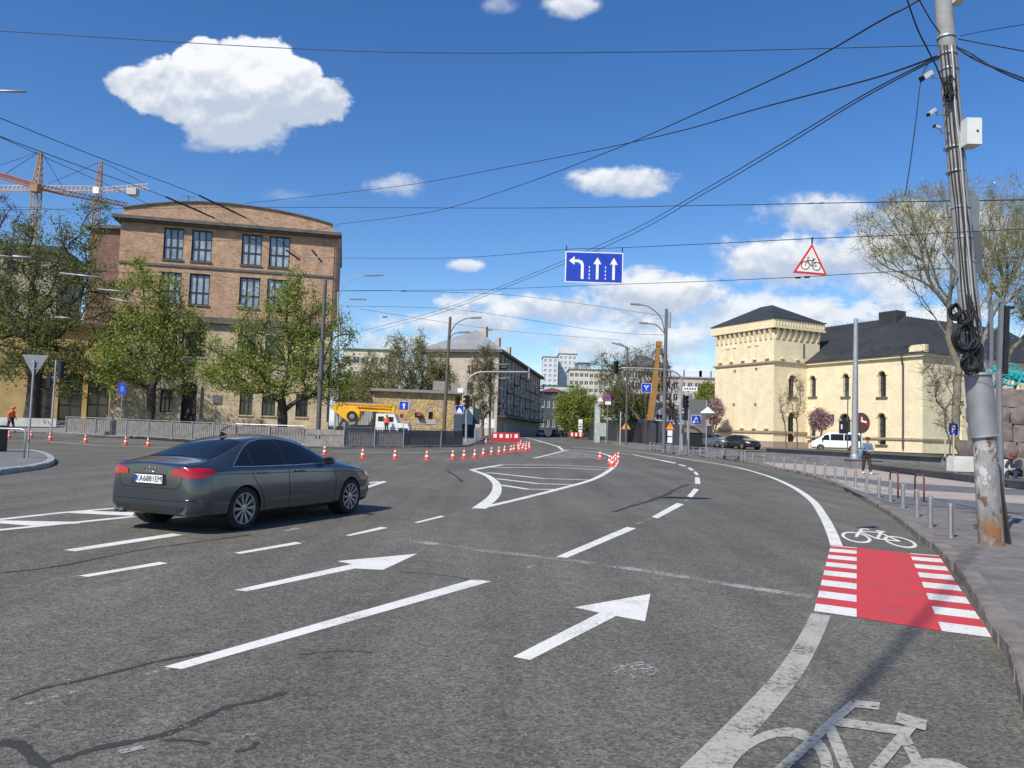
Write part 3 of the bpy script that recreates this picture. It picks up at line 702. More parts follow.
# stone lower storeys
zl0, zl1 = F.pt(200, 357)[1], F.pt(200, 331)[1]; zg0, zg1 = F.pt(250, 415)[1], F.pt(250, 392)[1]
low = [(w[0] + .1, w[1] - .1, zl0, zl1) for w in wins]
gr = [(F.pt(a, 400)[0], F.pt(b, 400)[0], zg0, zg1) for a, b in [(160, 173), (239.6, 252.6), (262, 275.5), (296, 308)]]
da, db = F.pt(181, 405)[0], F.pt(197, 405)[0]; dz1 = F.pt(190, 382)[1]
hs = [rect(*w) for w in low + gr] + [arch((da + db) / 2, .02, dz1, db - da, 8)]
mb = MB(); mb.wall([(0, 0), (L_, 0), (L_, zs - .5), (0, zs - .5)], hs, planeX, .4); mb.span((0, .402, 0), (.02, 16, zs - .5)); mb.span((L_ - .02, .402, 0), (L_, 16, zs - .5)); mb.span((-.2, -.2, 0), (da - .3, -.004, .9)); mb.span((db + .3, -.2, 0), (L_ + .2, -.004, .9)); mb.build('lower_wall', stone_b, bb)
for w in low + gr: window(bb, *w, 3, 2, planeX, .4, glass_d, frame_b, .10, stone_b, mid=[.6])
mb = MB(); mb.flat(rect(da + .1, db - .1, 0, dz1 - .3), planeX, .35); g_ = mb.build('door', mat('dark_wooden_door', (.05, .03, .02), .6), bb)
mb = MB()
for u in (da - .15, db + .15): mb.span((u - .18, -.25, 0), (u + .18, -.01, dz1 - .3))
mb.build('door_surround', mat('cream_stone', (.50, .42, .30), .8, var=.1), bb)
mb = MB(); mb.span((F.pt(213, 400)[0], -.06, F.pt(213, 404)[1]), (F.pt(222, 400)[0], -.005, F.pt(213, 395)[1])); mb.build('plaque', granite, bb)
mb = MB(); u = F.pt(182, 200)[0]; mb.tube([(u, 3, zc + 1), (u, 3, F.pt(182, 186)[1])], .05, 6); mb.bar((u - .6, 3, F.pt(182, 188)[1]), (u + .6, 3, F.pt(182, 188)[1]), .06); mb.build('antenna', pole_g, bb)

# --- darker wing beside it, set back
q0 = at(93, 226, 84); q1 = at(119, 226, 84); Fw = Frame(q0, q1, gz(84) + .6); w_ = empty('brick_wing', Fw.o, Fw.ang)
tag(w_, 'narrow dark brick wing set back left of the curved gable building', 'building')
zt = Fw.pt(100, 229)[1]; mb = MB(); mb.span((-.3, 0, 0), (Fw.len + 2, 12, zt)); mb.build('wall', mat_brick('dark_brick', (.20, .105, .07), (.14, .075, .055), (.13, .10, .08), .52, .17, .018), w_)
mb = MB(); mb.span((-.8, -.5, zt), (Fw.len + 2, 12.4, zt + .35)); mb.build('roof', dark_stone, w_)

# --- sandy arcaded building at the far left
q0 = at(-110, 330, 72); q1 = at(120, 330, 81); Fa = Frame(q0, q1, gz(78) + .62); ar = empty('arcade_building', Fa.o, Fa.ang)
tag(ar, 'yellow sandstone building with dark entrance openings behind the dark left tree', 'building')
zt = Fa.pt(15, 322)[1]; la = Fa.len; ycol = mat('yellow_sandstone', (.48, .34, .15), .85, var=.22, scale=.8, bump=.2)
hs = []; ops = []
for a, b, t in [(-70, -50, 345), (-35, -18, 345), (30, 52, 378), (58, 82, 374), (87, 109, 370)]:
    u0, u1 = Fa.pt(a, 400)[0], min(Fa.pt(b, 400)[0], la - .2); z1 = Fa.pt((a + b) / 2, t)[1]; ops.append((u0, u1, .1, z1)); hs.append(rect(u0, u1, .1, z1))
mb = MB(); mb.wall([(0, 0), (la, 0), (la, zt), (0, zt)], hs, planeX, .6); mb.span((0, 8, 0), (la, 8.2, zt)); mb.build('wall', ycol, ar)
mb = MB(); mb.span((-.5, -.6, zt), (la + .4, 8.4, zt + .4)); mb.build('roof', dark_stone, ar)
for o_ in ops: window(ar, *o_, 2, 3, planeX, .6, glass_d, frame_b, .14)
# upper block of it, further back, grey roof
q0 = at(-120, 265, 96); q1 = at(18, 262, 100); Fb = Frame(q0, q1, gz(96) + .6); ub = empty('office_building', Fb.o, Fb.ang)
tag(ub, 'beige block with dark flat roof at the far left edge behind the tree', 'building')
zt = Fb.pt(5, 250)[1]; hs = []; ops = []
for k in range(3):
    for j in range(7):
        u0 = 1 + j * 2.6; z0 = zt - 3.2 - k * 3.6; ops.append((u0, u0 + 1.4, z0, z0 + 1.9)); hs.append(rect(u0, u0 + 1.4, z0, z0 + 1.9))
lb = max(Fb.len, 20); hs = [h for h in hs if h[1][0] < lb]; ops = [q for q in ops if q[1] < lb]
mb = MB(); mb.wall([(0, 0), (lb, 0), (lb, zt), (0, zt)], hs, planeX, .3); mb.span((lb - .05, .31, 0), (lb, 12, zt)); mb.build('wall', mat('beige_render', (.34, .29, .22), .85, var=.15), ub)
mb = MB(); mb.span((-.5, -.7, zt), (lb + .5, 12, zt + .9)); mb.build('roof', mat('dark_roof', (.05, .055, .06), .8), ub)
for o_ in ops: window(ub, *o_, 2, 1, planeX, .3, glass_d, frame_b, .1)

# --- generic block
def block(name, label, cat, pa, pb, z, H, depth, wallm, cols, rows, ww, wh, roofm=None, roof='flat', glassm=glass_d, framem=None, base=1.4, balc=0, gap=None, side_cols=0, parap=.35, group=None):
    Fr = Frame(pa, pb, z); L = Fr.len; r = empty(name, Fr.o, Fr.ang); tag(r, label, cat, group)
    hs, ops = [], []; fh = (H - base - .6) / rows
    for k in range(rows):
        for j in range(cols):
            c = L * (j + .5) / cols; z0 = base + fh * k + (fh - wh) * .45
            ops.append((c - ww / 2, c + ww / 2, z0, z0 + wh)); hs.append(rect(*ops[-1]))
    mb = MB(); mb.wall([(0, 0), (L, 0), (L, H), (0, H)], hs, planeX, .25)
    mpR = lambda u, v, d: (L - d, u, v); mpL = lambda u, v, d: (d, -u, v)
    hs2 = []; ops2 = []
    if side_cols:
        for k in range(rows):
            for j in range(side_cols):
                c = depth * (j + .5) / side_cols; z0 = base + fh * k + (fh - wh) * .45; ops2.append((c - ww / 2, c + ww / 2, z0, z0 + wh)); hs2.append(rect(*ops2[-1]))
    mb.wall([(0, 0), (depth, 0), (depth, H), (0, H)], hs2, mpR, .25); mb.wall([(-depth, 0), (0, 0), (0, H), (-depth, H)], [], mpL, .25)
    mb.span((0, depth, 0), (L, depth + .05, H)); mb.build('wall', wallm, r)
    n = 0
    for o_ in ops:
        if n < 95: window(r, *o_, 2, 1, planeX, .25, glassm, framem or white_s, .09); n += 1
    for o_ in ops2:
        if n < 95: window(r, *o_, 2, 1, mpR, .25, glassm, framem or white_s, .09); n += 1
    mb = MB(); rm = roofm or dark_stone
    if roof == 'flat':
        mb.span((-parap, -parap, H), (L + parap, depth + parap, H + .3)); mb.build('roof', rm, r)
    else:
        e = .7; hr = roof; mb.add([(-e, -e, H), (L + e, -e, H), (L + e, depth + e, H), (-e, depth + e, H), (min(depth, L) / 2, depth / 2, H + hr), (max(L - depth / 2, L / 2), depth / 2, H + hr)], [(0, 1, 5, 4), (1, 2, 5), (2, 3, 4, 5), (3, 0, 4), (3, 2, 1, 0)]); mb.build('roof', rm, r)
    if balc:
        for k in range(balc if isinstance(balc, int) else 0):
            pass
    return r, Fr, L, fh

# --- rubble stone pavilion behind the truck
def mat_rubble(name, c1, c2, c3, sc=1.6):
    m = bpy.data.materials.new(name); m.use_nodes = True; N, Lk, b = nodes_of(m)
    tc = N.new('ShaderNodeTexCoord'); v = N.new('ShaderNodeTexVoronoi'); v.inputs['Scale'].default_value = sc; Lk.new(tc.outputs['Object'], v.inputs['Vector'])
    sep = N.new('ShaderNodeSeparateColor'); Lk.new(v.outputs['Color'], sep.inputs[0])
    cr = N.new('ShaderNodeValToRGB'); Lk.new(sep.outputs[0], cr.inputs[0]); cr.color_ramp.elements[0].color = (*c1, 1); cr.color_ramp.elements[1].color = (*c2, 1); e = cr.color_ramp.elements.new(.5); e.color = (*c3, 1)
    ve = N.new('ShaderNodeTexVoronoi'); ve.feature = 'DISTANCE_TO_EDGE'; ve.inputs['Scale'].default_value = sc; Lk.new(tc.outputs['Object'], ve.inputs['Vector'])
    mr = N.new('ShaderNodeMapRange'); Lk.new(ve.outputs['Distance'], mr.inputs[0]); mr.inputs[2].default_value = .08; mr.inputs[3].default_value = .45
    nz = N.new('ShaderNodeTexNoise'); nz.inputs['Scale'].default_value = 6; nz.inputs['Detail'].default_value = 6; Lk.new(tc.outputs['Object'], nz.inputs['Vector'])
    m2 = N.new('ShaderNodeMapRange'); Lk.new(nz.outputs['Fac'], m2.inputs[0]); m2.inputs[1].default_value = .3; m2.inputs[2].default_value = .7; m2.inputs[3].default_value = .75; m2.inputs[4].default_value = 1.2
    mu = N.new('ShaderNodeMath'); mu.operation = 'MULTIPLY'; Lk.new(mr.outputs[0], mu.inputs[0]); Lk.new(m2.outputs[0], mu.inputs[1])
    vm = N.new('ShaderNodeVectorMath'); vm.operation = 'SCALE'; Lk.new(cr.outputs[0], vm.inputs[0]); Lk.new(mu.outputs[0], vm.inputs['Scale']); Lk.new(vm.outputs[0], b.inputs['Base Color']); b.inputs['Roughness'].default_value = .9
    bp = N.new('ShaderNodeBump'); Lk.new(ve.outputs['Distance'], bp.inputs['Height']); bp.inputs['Strength'].default_value = .6; bp.inputs['Distance'].default_value = .1; Lk.new(bp.outputs[0], b.inputs['Normal'])
    return m
rubble = mat_rubble('ochre_rubble', (.50, .30, .10), (.40, .31, .20), (.58, .42, .20), 1.8)
P_a, P_b = at(373, 400, 80.5), at(462, 400, 82); Fk = Frame(P_a, P_b, gz(86)); kk = empty('stone_pavilion', Fk.o, Fk.ang)
tag(kk, 'low ochre rubble stone building with flat roof behind the truck crane', 'building')
zt = Fk.pt(415, 392.5)[1]; lk = Fk.len
hw = rect(Fk.pt(428.5, 415)[0], Fk.pt(433, 415)[0], Fk.pt(430, 419.3)[1], Fk.pt(430, 412)[1]); hw2 = rect(Fk.pt(415, 415)[0], Fk.pt(420, 415)[0], Fk.pt(430, 418)[1], Fk.pt(430, 413)[1])
mb = MB(); mb.wall([(0, 0), (lk, 0), (lk, zt), (0, zt)], [hw, hw2], planeX, .3); mb.span((0, .31, 0), (.03, 7, zt)); mb.span((lk - .03, .31, 0), (lk, 7, zt)); mb.span((0, 7, 0), (lk, 7.1, zt)); mb.build('wall', rubble, kk)
mb = MB(); mb.span((-.3, -.5, zt), (lk + .2, 7.3, zt + .28)); rf = mb.build('roof', mat('grey_fascia', (.25, .24, .22), .8, var=.2), kk)
mb = MB(); mb.box((lk - 2.2, 2, zt + .9), (1.6, 1.2, 1.0)); mb.box((lk - .6, 2, zt + .8), (1.0, 1.2, .9)); mb.build('vent_box', mat('rust_grey', (.28, .25, .22), .8, var=.3), rf)
for h in (hw, hw2): mb = MB(); mb.flat(h, planeX, .25); mb.build('window', black, kk)
mb = MB(); mb.span((Fk.pt(417, 420)[0], -.05, Fk.pt(425, 424)[1]), (Fk.pt(436, 420)[0], -.003, Fk.pt(425, 419.5)[1])); mb.build('wall_patch', mat('grey_render', (.40, .39, .37), .8), kk)
mb = MB(); mb.tube([(Fk.pt(417, 420)[0], -.2, Fk.pt(417, 416)[1])] * 1 + [(Fk.pt(417, 420)[0] + .5, -.3, Fk.pt(417, 415)[1])], .3, 8); mb.build('lantern', mat('dark_red', (.12, .02, .02), .6), kk)

# --- white corrugated gate
g0, g1 = at(334.5, 410, 78.5), at(373, 410, 80); Fg = Frame(g0, g1, gz(79) + .1); gt = empty('site_gate', Fg.o, Fg.ang); tag(gt, 'pale corrugated metal gate left of the ochre stone building', 'gate')
zt = Fg.pt(350, 401.5)[1]; mb = MB(); n = 28
for i in range(n): mb.span((Fg.len * i / n, .04 * (i % 2), 0), (Fg.len * (i + .98) / n, .04 * (i % 2) + .05, zt))
mb.build('panel', mat('pale_sheet_metal', (.52, .53, .54), .5, .2, var=.1), gt)
mb = MB(); [mb.bar((a, -.05, .3), (a + 1.6, -.05, zt - .5), .1, .05) for a in (0, 1.5, 3.0)]; mb.span((-.1, -.04, zt), (Fg.len + .1, .1, zt + .1)); mb.build('brace', pole_g, gt)

# --- long apartment block with hipped roof (end wall in sun, street side in shade)
cA = Vector((at(497.5, 400, 132).x, 132)); cE = Vector((at(540, 400, 196).x, 196)); cB = Vector((at(424, 400, 135).x, 136))
zz = gz(130); Hh = at(497.5, 352.5, 132).z - zz
apt = empty('apartment_block', (cB.x, cB.y, zz), atan2(cA.y - cB.y, cA.x - cB.x))
tag(apt, 'long five storey block with grey hipped roof and balconies on its shaded side', 'building')
R_ = Matrix.Rotation(-atan2(cA.y - cB.y, cA.x - cB.x), 2); A2 = R_ @ (cA - cB); E2 = R_ @ (cE - cB); LW = A2.x
du = (E2 - A2).normalized(); LS = (E2 - A2).length; back = Vector((0, 0)) + (E2 - A2)
cream = mat_brick('cream_brick', (.50, .42, .32), (.44, .37, .28), (.36, .31, .25), .6, .2, .01, dirt=.12)
endops = [(LW * f - .6, LW * f + .6, 2 + 2.9 * k, 3.5 + 2.9 * k) for f in (.30, .62) for k in range(4)]
mb = MB(); mb.wall([(0, 0), (LW, 0), (LW, Hh), (0, Hh)], [rect(*q) for q in endops], planeX, .25)
mb.add([(0, 0, 0), (back.x, back.y, 0), (back.x, back.y, Hh), (0, 0, Hh)], [(0, 1, 2, 3)]); mb.add([(back.x, back.y, 0), (E2.x, E2.y, 0), (E2.x, E2.y, Hh), (back.x, back.y, Hh)], [(0, 1, 2, 3)])
nrm = Vector((du.y, -du.x))
mpS = lambda u, v, d: (A2.x + du.x * u - nrm.x * d, A2.y + du.y * u - nrm.y * d, v)
sops = []
nc = 15; fh = (Hh - 4.4) / 5
for k in range(5):
    for j in range(nc):
        c = LS * (j + .5) / nc; z0 = 4.0 + fh * k + .7; sops.append((c - 1.0, c + 1.0, z0, z0 + 1.6))
mb.wall([(0, 0), (LS, 0), (LS, Hh), (0, Hh)], [rect(*q) for q in sops], mpS, .25); mb.build('wall', cream, apt)
for q in endops: window(apt, *q, 2, 1, planeX, .25, glass_d, white_s, .09)
for q in sops: window(apt, *q, 2, 1, mpS, .25, glass_d, pole_l, .07)
mb = MB(); e = .9
rc = [Vector((-e, -e)), Vector((LW + e, -e)), E2 + Vector((e, e)), back + Vector((-e, e))]
r1 = Vector((LW / 2, 7)); r2 = (E2 + back) / 2 - du * 7
mb.add([(p.x, p.y, Hh + .5) for p in rc] + [(r1.x, r1.y, Hh + 5), (r2.x, r2.y, Hh + 5)], [(0, 1, 4), (1, 2, 5, 4), (2, 3, 5), (3, 0, 4, 5)])
roofg = mat('grey_sheet_roof', (.33, .33, .33), .55, .3, var=.15, scale=.5)
rf = mb.build('roof', roofg, apt)
mb = MB(); mb.prism([(p.x, p.y) for p in rc], lambda u, v, d: (u, v, Hh + d), .0, .5); mb.build('cornice', dark_stone, apt)
for i in range(9):
    c = r1.lerp(r2, (i + .4) / 9) - nrm * ((i % 3) - 1) * 1.2; mb = MB(); mb.box((c.x, c.y, Hh + 4.9), (.8, 1.2, 1.9)); mb.build('chimney', cream, rf)
random.seed(3)
for k in range(5):
    for j in range(0, nc, 2):
        if random.random() < .8:
            c = LS * (j + .5) / nc; z0 = 4.0 + fh * k; mb = MB(); mb.prism(rect(c - 1.5, c + 1.5, z0, z0 + 1.05), mpS, -1.1, -1.04); mb.prism(rect(c - 1.5, c + 1.5, z0 - .12, z0), mpS, -1.1, -.004); mb.build('balcony', [mat('balcony_grey', (.16, .155, .145), .8), mat('balcony_cream', (.26, .225, .18), .8), mat('balcony_green', (.09, .11, .095), .8)][random.randrange(3)], apt)
mb = MB(); mb.prism(rect(0, LS, 3.3, 3.7), mpS, -1.6, -.01); mb.build('awning', mat('dark_awning', (.05, .05, .055), .7), apt)

# --- background blocks
cream_r = mat('cream_render', (.56, .50, .40), .85, var=.12, scale=.3)
white_r = mat('white_tower_render', (.58, .60, .60), .8, var=.08, scale=.1)
grey_r = mat('grey_glazing', (.16, .20, .24), .4, var=.2, scale=.1)
def bt(px0, px1, D, ytop, depth, **k):
    a, b = gx(px0, D), gx(px1, D); H = at((px0 + px1) / 2, ytop, D).z - gz(D); return a, b, gz(D), H, depth
a, b, z, H, d = bt(340, 385, 175, 350, 12)
block('apartment_building', 'cream five storey flats behind bare trees left of the hipped roof block', 'building', a, b, z, H, d, cream_r, 5, 5, 1.5, 1.6, base=1.0)
a, b, z, H, d = bt(541, 556, 420, 357, 16)
block('tower_block', 'pale high rise with bands of blue glass, left one beyond the street', 'building', a, b, z, H, d, white_r, 3, 14, 1.6, 1.7, glassm=glass_b, base=3)
a, b, z, H, d = bt(557, 575, 430, 354, 16)
block('tower_block', 'tallest pale high rise with a rooftop box beyond the street', 'building', a, b, z, H, d, white_r, 4, 14, 1.6, 1.7, glassm=glass_b, base=3)
mb = MB(); c = gx(565, 436); mb.box((c.x, c.y, gz(430) + H + 2), (9, 8, 4)); o = mb.build('roof_plant_room', white_r); tag(o, 'small box room on top of the tallest pale high rise', 'building')
a, b, z, H, d = bt(576, 588, 380, 363, 16)
block('tower_block', 'darker glass high rise between the tallest tower and the cream flats', 'building', a, b, z, H, d, grey_r, 3, 12, 1.6, 1.8, glassm=glass_b, base=3)
a, b, z, H, d = bt(568, 612, 300, 370, 14)
block('apartment_building', 'long cream flats with loggias behind the bare trees in the centre', 'building', a, b, z, H, d, cream_r, 9, 8, 1.5, 1.5, base=1.5)
a, b, z, H, d = bt(622, 668, 190, 366, 14)
block('apartment_building', 'cream classical block behind the bare leaning trees', 'building', a, b, z, H, d, cream_r, 8, 5, 1.3, 1.8, base=3, roofm=mat('grey_roof', (.16, .17, .17), .8), roof=3.5)
a, b, z, H, d = bt(664, 722, 185, 378, 14)
r_, *_q = block('apartment_building', 'cream block with white dormer roof left of the yellow tower', 'building', a, b, z, H, d, mat('pinkish_render', (.50, .42, .36), .85, var=.1), 8, 4, 1.2, 1.7, base=3.5, roofm=mat('pale_roof', (.30, .31, .32), .7), roof='flat')
Lq = _q[1]
mb = MB(); [mb.box((Lq * f, 3, H + 1.1), (w, 3, 1.7)) for f, w in ((.25, 3), (.5, 4.5), (.72, 3), (.9, 2.5))]; mb.add([(Lq * .5 - 1.5, 2, H + 1.9), (Lq * .5 + 1.5, 2, H + 1.9), (Lq * .5, 2, H + 3.4), (Lq * .5, 4, H + 3.4)], [(0, 1, 2), (0, 2, 3), (1, 3, 2)]); mb.build('dormer', mat('white_dormer', (.62, .65, .68), .6), r_)
a, b, z, H, d = bt(539, 566, 220, 392, 20)
r_, *_q = block('market_hall', 'low building with red tiled gable roof at the end of the street', 'building', a, b, z, H, d, mat('teal_glass_wall', (.06, .075, .08), .4, var=.3, scale=.4), 5, 2, 1.0, 2.2, base=1, roofm=mat('red_tiles', (.17, .05, .04), .8), roof=1.8, group=None)
a, b, z, H, d = bt(541, 572, 300, 386, 10)
block('warehouse', 'pale blue roofed hall behind the red tiled roof', 'building', a, b, z, H, d, mat('pale_panel', (.45, .52, .56), .6), 4, 2, 1.0, 1.5)
# white site cabins
a, b = gx(640, 98), gx(690, 96); H = at(665, 405, 97).z - gz(97)
r_, *_q = block('site_cabin', 'white building site cabins behind the dark hoarding', 'cabin', a, b, gz(97), H, 6, mat('white_cabin', (.62, .66, .70), .5, var=.05), 4, 2, .9, .8, base=.6, parap=.1, roofm=white_s)

# --- fortress tower and hall
fort_y = mat_brick('pale_yellow_brick', (.80, .69, .46), (.775, .66, .43), (.70, .59, .385), .50, .16, .010, dirt=.13)
fort_t = mat('yellow_trim', (.72, .61, .39), .85, var=.12)
slate = mat('dark_sheet_roof', (.036, .037, .037), .6, .0, var=.25, scale=.4)
C0 = gx(773, 90); zF = gz(90) + .12; FA = radians(25.5)
CO = Vector((C0.x, C0.y, zF)); ex = Vector((cos(FA), sin(FA), 0)); ey = Vector((-sin(FA), cos(FA), 0))
tw = empty('fortress_tower', CO, FA); tag(tw, 'square pale yellow brick tower with dark pyramid roof and bracketed parapet', 'tower')
hall = empty('fortress_hall', CO, FA); tag(hall, 'long pale yellow hall with arched windows and dark metal roof joined to the square tower', 'building')
FX = Frame(CO, CO + ex, zF)                       # tower right face, y=0
FL = Frame(CO + ey * 10.3, CO, zF)                # tower left face, x=0 (u from far to near)
HX = 5.3; FH = Frame(CO + ex * HX, CO + ex * HX - ey, zF)   # hall wall
TW, TD = 7.35, 10.3
zk = FX.pt(773.2, 362.5)[1]; zb_ = FX.pt(773.5, 338)[1]; zp0 = FX.pt(773.5, 329)[1]; zp1 = FX.pt(773.5, 318.5)[1]; zpl = FX.pt(773.5, 433)[1]
mpT = lambda u, v, d: (d, TD - u, v)
mpTX = lambda u, v, d: (u, d, v)
# windows of the right face: arched
def arch_from(Fr, xl, xr, yt, yb): u0 = Fr.pt(xl, (yt + yb) / 2)[0]; u1 = Fr.pt(xr, (yt + yb) / 2)[0]; xc = (xl + xr) / 2; return (u0, u1, Fr.pt(xc, yb)[1], Fr.pt(xc, yt)[1])
tws = [arch_from(FX, 788.7, 795.2, 375, 397)]; td_ = arch_from(FX, 788, 795, 412, 443)
mb = MB(); holesR = [arch((q[0] + q[1]) / 2, max(q[2], .3), q[3], q[1] - q[0]) for q in tws + [td_]]
mb.wall([(0, 0), (TW, 0), (TW, zp0), (0, zp0)], holesR, mpTX, .35)
small = [FL.pt(*p) for p in [(734.5, 371.5), (756, 369.5), (733.5, 405), (755, 405)]]
holesL = [rect(u - .22, u + .22, v - .2, v + .2) for u, v in small]
mb.wall([(0, 0), (TD, 0), (TD, zp0), (0, zp0)], holesL, mpT, .4)
mb.add([(TW, 0, 0), (TW, TD, 0), (TW, TD, zp0), (TW, 0, zp0)], [(0, 1, 2, 3)]); mb.add([(0, TD, 0), (TW, TD, 0), (TW, TD, zp0), (0, TD, zp0)], [(0, 1, 2, 3)])
tower_wall = mb.build('wall', fort_y, tw)
for h in holesL: mb = MB(); mb.flat(h, mpT, .35); mb.build('loophole', black, tw)
def arched_window(parent, q, mp, depth, surround=True, dark=glass_d):
    u0, u1, z0, z1 = q; z0 = max(z0, .3); w = u1 - u0; c = (u0 + u1) / 2; h = arch(c, z0, z1, w)
    mb = MB(); mb.flat(h, mp, depth - .05); g = mb.build('window', dark, parent)
    mb = MB(); mb.prism(rect(c - .04, c + .04, z0, z1), mp, depth - .13, depth - .06)
    k = max(2, int((z1 - z0) / .8)); [mb.prism(rect(u0, u1, z0 + (z1 - w / 2 - z0) * i / k - .03, z0 + (z1 - w / 2 - z0) * i / k + .03), mp, depth - .12, depth - .06) for i in range(1, k + 1)]
    mb.build('frame', frame_b, g)
    if surround:
        mb = MB(); o_ = arch(c, z0, z1 + .22, w + .44); i_ = h; nn = len(i_)
        mb.prism([(c - w / 2 - .22, z1 - w / 2)] + [(c + (w / 2 + .22) * cos(pi - pi * i / 8), z1 - w / 2 + (w / 2 + .22) * sin(pi * i / 8)) for i in range(9)] + [(c + w / 2, z1 - w / 2)] + [(c + w / 2 * cos(pi * i / 8), z1 - w / 2 + w / 2 * sin(pi * i / 8)) for i in range(1, 9)], mp, -.10, -.002)
        mb.build('arch_moulding', fort_t, g)
        mb = MB(); mb.prism(rect(u0 - .25, u1 + .25, z0 - .16, z0 - .01), mp, -.18, -.002); mb.build('sill', dark_stone, g)
for q in tws: arched_window(tw, q, mpTX, .35)
arched_window(tw, td_, mpTX, .35, dark=black)
# parapet on brackets
mb = MB(); o = .42; zt = zp1
for x0, y0, x1, y1 in [(-o, -o, TW + o, -o + .3), (-o, TD + o - .3, TW + o, TD + o), (-o, -o + .3, -o + .3, TD + o - .3), (TW + o - .3, -o + .3, TW + o, TD + o - .3)]: mb.span((x0, y0, zp0 + .15), (x1, y1, zt))
par = mb.build('parapet', fort_y, tw)
mb = MB(); n = 18
for i in range(n): x = -o + (TW + 2 * o) * (i + .5) / n; mb.span((x - .05, -o - .06, zp0 + .5), (x + .05, -o - .003, zt - .12))
for i in range(22): y = -o + (TD + 2 * o) * (i + .5) / 22; mb.span((-o - .06, y - .05, zp0 + .5), (-o - .003, y + .05, zt - .12))
mb.span((-o - .08, -o - .08, zp0 + .15), (TW + o + .08, -o - .004, zp0 + .32)); mb.span((-o - .08, -o - .004, zp0 + .15), (-o - .004, TD + o, zp0 + .32)); mb.build('parapet_ribs', fort_t, par)
for i in range(8):
    x = -.1 + (TW + .2) * (i + .5) / 8; mb = MB(); mb.prism([(-.0, zb_), (-.12, zb_), (-o + .03, zp0 + .1), (-o + .03, zp0 + .148), (0, zp0 + .148)], lambda u, v, d: (x + d, u - .002, v), -.16, .16); mb.build('bracket', fort_t, tw)
for i in range(12):
    y = TD * (i + .5) / 12; mb = MB(); mb.prism([(-.0, zb_), (-.12, zb_), (-o + .03, zp0 + .1), (-o + .03, zp0 + .148), (0, zp0 + .148)], lambda u, v, d: (u - .002, y + d, v), -.16, .16); mb.build('bracket', fort_t, tw)
mb = MB()
for z0, z1, pr in ((zk, zk + .22, .2), (zpl, zpl + .25, .16)): mb.span((-pr, -pr, z0), (TW + pr, -.004, z1)); mb.span((-pr, -.004, z0), (-.004, TD + pr, z1))
mb.build('string_course', mat('weathered_trim', (.33, .27, .18), .9, var=.25), tw)
mb = MB(); mb.span((-.35, -.35, 0), (TW + .1, -.005, zpl * .42)); mb.span((-.35, -.005, 0), (-.005, TD + .35, zpl * .42)); mb.build('plinth', mat('granite_plinth', (.36, .28, .22), .85, var=.15), tw)
mb = MB()
for i in range(5):
    y = TD * (i + .5) / 5; mb.span((-.3, y - .3, zpl + .45), (-.003, y + .3, zpl + .6)); mb.span((-.3, y - .3, zk + .5), (-.003, y + .3, zk + .62))
for i in range(3):
    x = TW * (i + .5) / 3; mb.span((x - .3, -.3, zk + .5), (x + .3, -.003, zk + .62))
mb.build('drip_ledge', fort_t, tw)
for u in (2.4, 3.6, 6.2, 7.5):
    mb = MB(); h0 = zk + .9; h1 = zb_ - .3; mb.prism(rect(u - .06, u + .06, h0, h1 - .35), mpT, -.09, -.003); mb.prism(rect(u - .3, u + .3, h1 - .35, h1 - .2), mpT, -.12, -.003); mb.build('slit_moulding', fort_t, tw)
mb = MB(); mb.prism(rect(4.6, 4.78, zk + .9, zb_ - .3), mpTX, -.09, -.003); mb.build('slit_moulding', dark_stone, tw)
mb = MB(); e = o + .15; pk = FX.pt(776, 307.5)[1] + .9; mb.add([(-e, -e, zt), (TW + e, -e, zt), (TW + e, TD + e, zt), (-e, TD + e, zt), (TW / 2, TD / 2 - 1, pk + .3), (TW / 2, TD / 2 + 1.0, pk + .3)], [(0, 1, 4), (1, 2, 5, 4), (2, 3, 5), (3, 0, 4, 5), (3, 2, 1, 0)])
mb.span((-e, -e, zt + .002), (TW + e, -e + .1, zt + .1)); mb.build('roof', slate, tw)

mpH = lambda u, v, d: (HX + d, -u, v)
HL = FH.pt(922.5, 400)[0]; zE = FH.pt(922.5, 353.5)[1]; zhs = FH.pt(900, 440)[1]
hq = [arch_from(FH, 806.5, 814.5, 375, 397)] if 0 else []
for xl, xr, yt, yb in [(810.2, 815.8, 375.5, 396.5), (843, 849, 373.5, 396.5), (878.6, 886, 371, 396.8)]: hq.append(arch_from(FH, xl, xr, yt, yb))
lq = [arch_from(FH, 810, 815.5, 413, 440), arch_from(FH, 839.6, 850.4, 413.5, 442), arch_from(FH, 878, 885.8, 413, 444.5)]
hh = [arch((q[0] + q[1]) / 2, max(q[2], .3), q[3], q[1] - q[0]) for q in hq + lq]
mb = MB(); mb.wall([(0, 0), (HL, 0), (HL, zE), (0, zE)], hh, mpH, .4)
WH = 26.0
mpE = lambda u, v, d: (HX + u, -HL + d, v)
eq = [(5 + 5 * i, 6.0 + 5 * i, zE - 4.6, zE - 1.9) for i in range(4)] + [(5 + 5 * i, 6.2 + 5 * i, 1.4, 4.6) for i in range(4)]
mb.wall([(0, 0), (WH, 0), (WH, zE), (0, zE)], [arch((q[0] + q[1]) / 2, q[2], q[3], q[1] - q[0]) for q in eq], mpE, .4)
mb.add([(HX, 14, 0), (HX + WH, 14, 0), (HX + WH, 14, zE), (HX, 14, zE)], [(0, 1, 2, 3)]); mb.add([(HX + WH, -HL, 0), (HX + WH, 14, 0), (HX + WH, 14, zE), (HX + WH, -HL, zE)], [(0, 1, 2, 3)]); mb.add([(HX, TD, 0), (HX, 14, 0), (HX, 14, zE), (HX, TD, zE)], [(0, 1, 2, 3)])
mb.build('wall', fort_y, hall)
for q in hq + lq: arched_window(hall, q, mpH, .4)
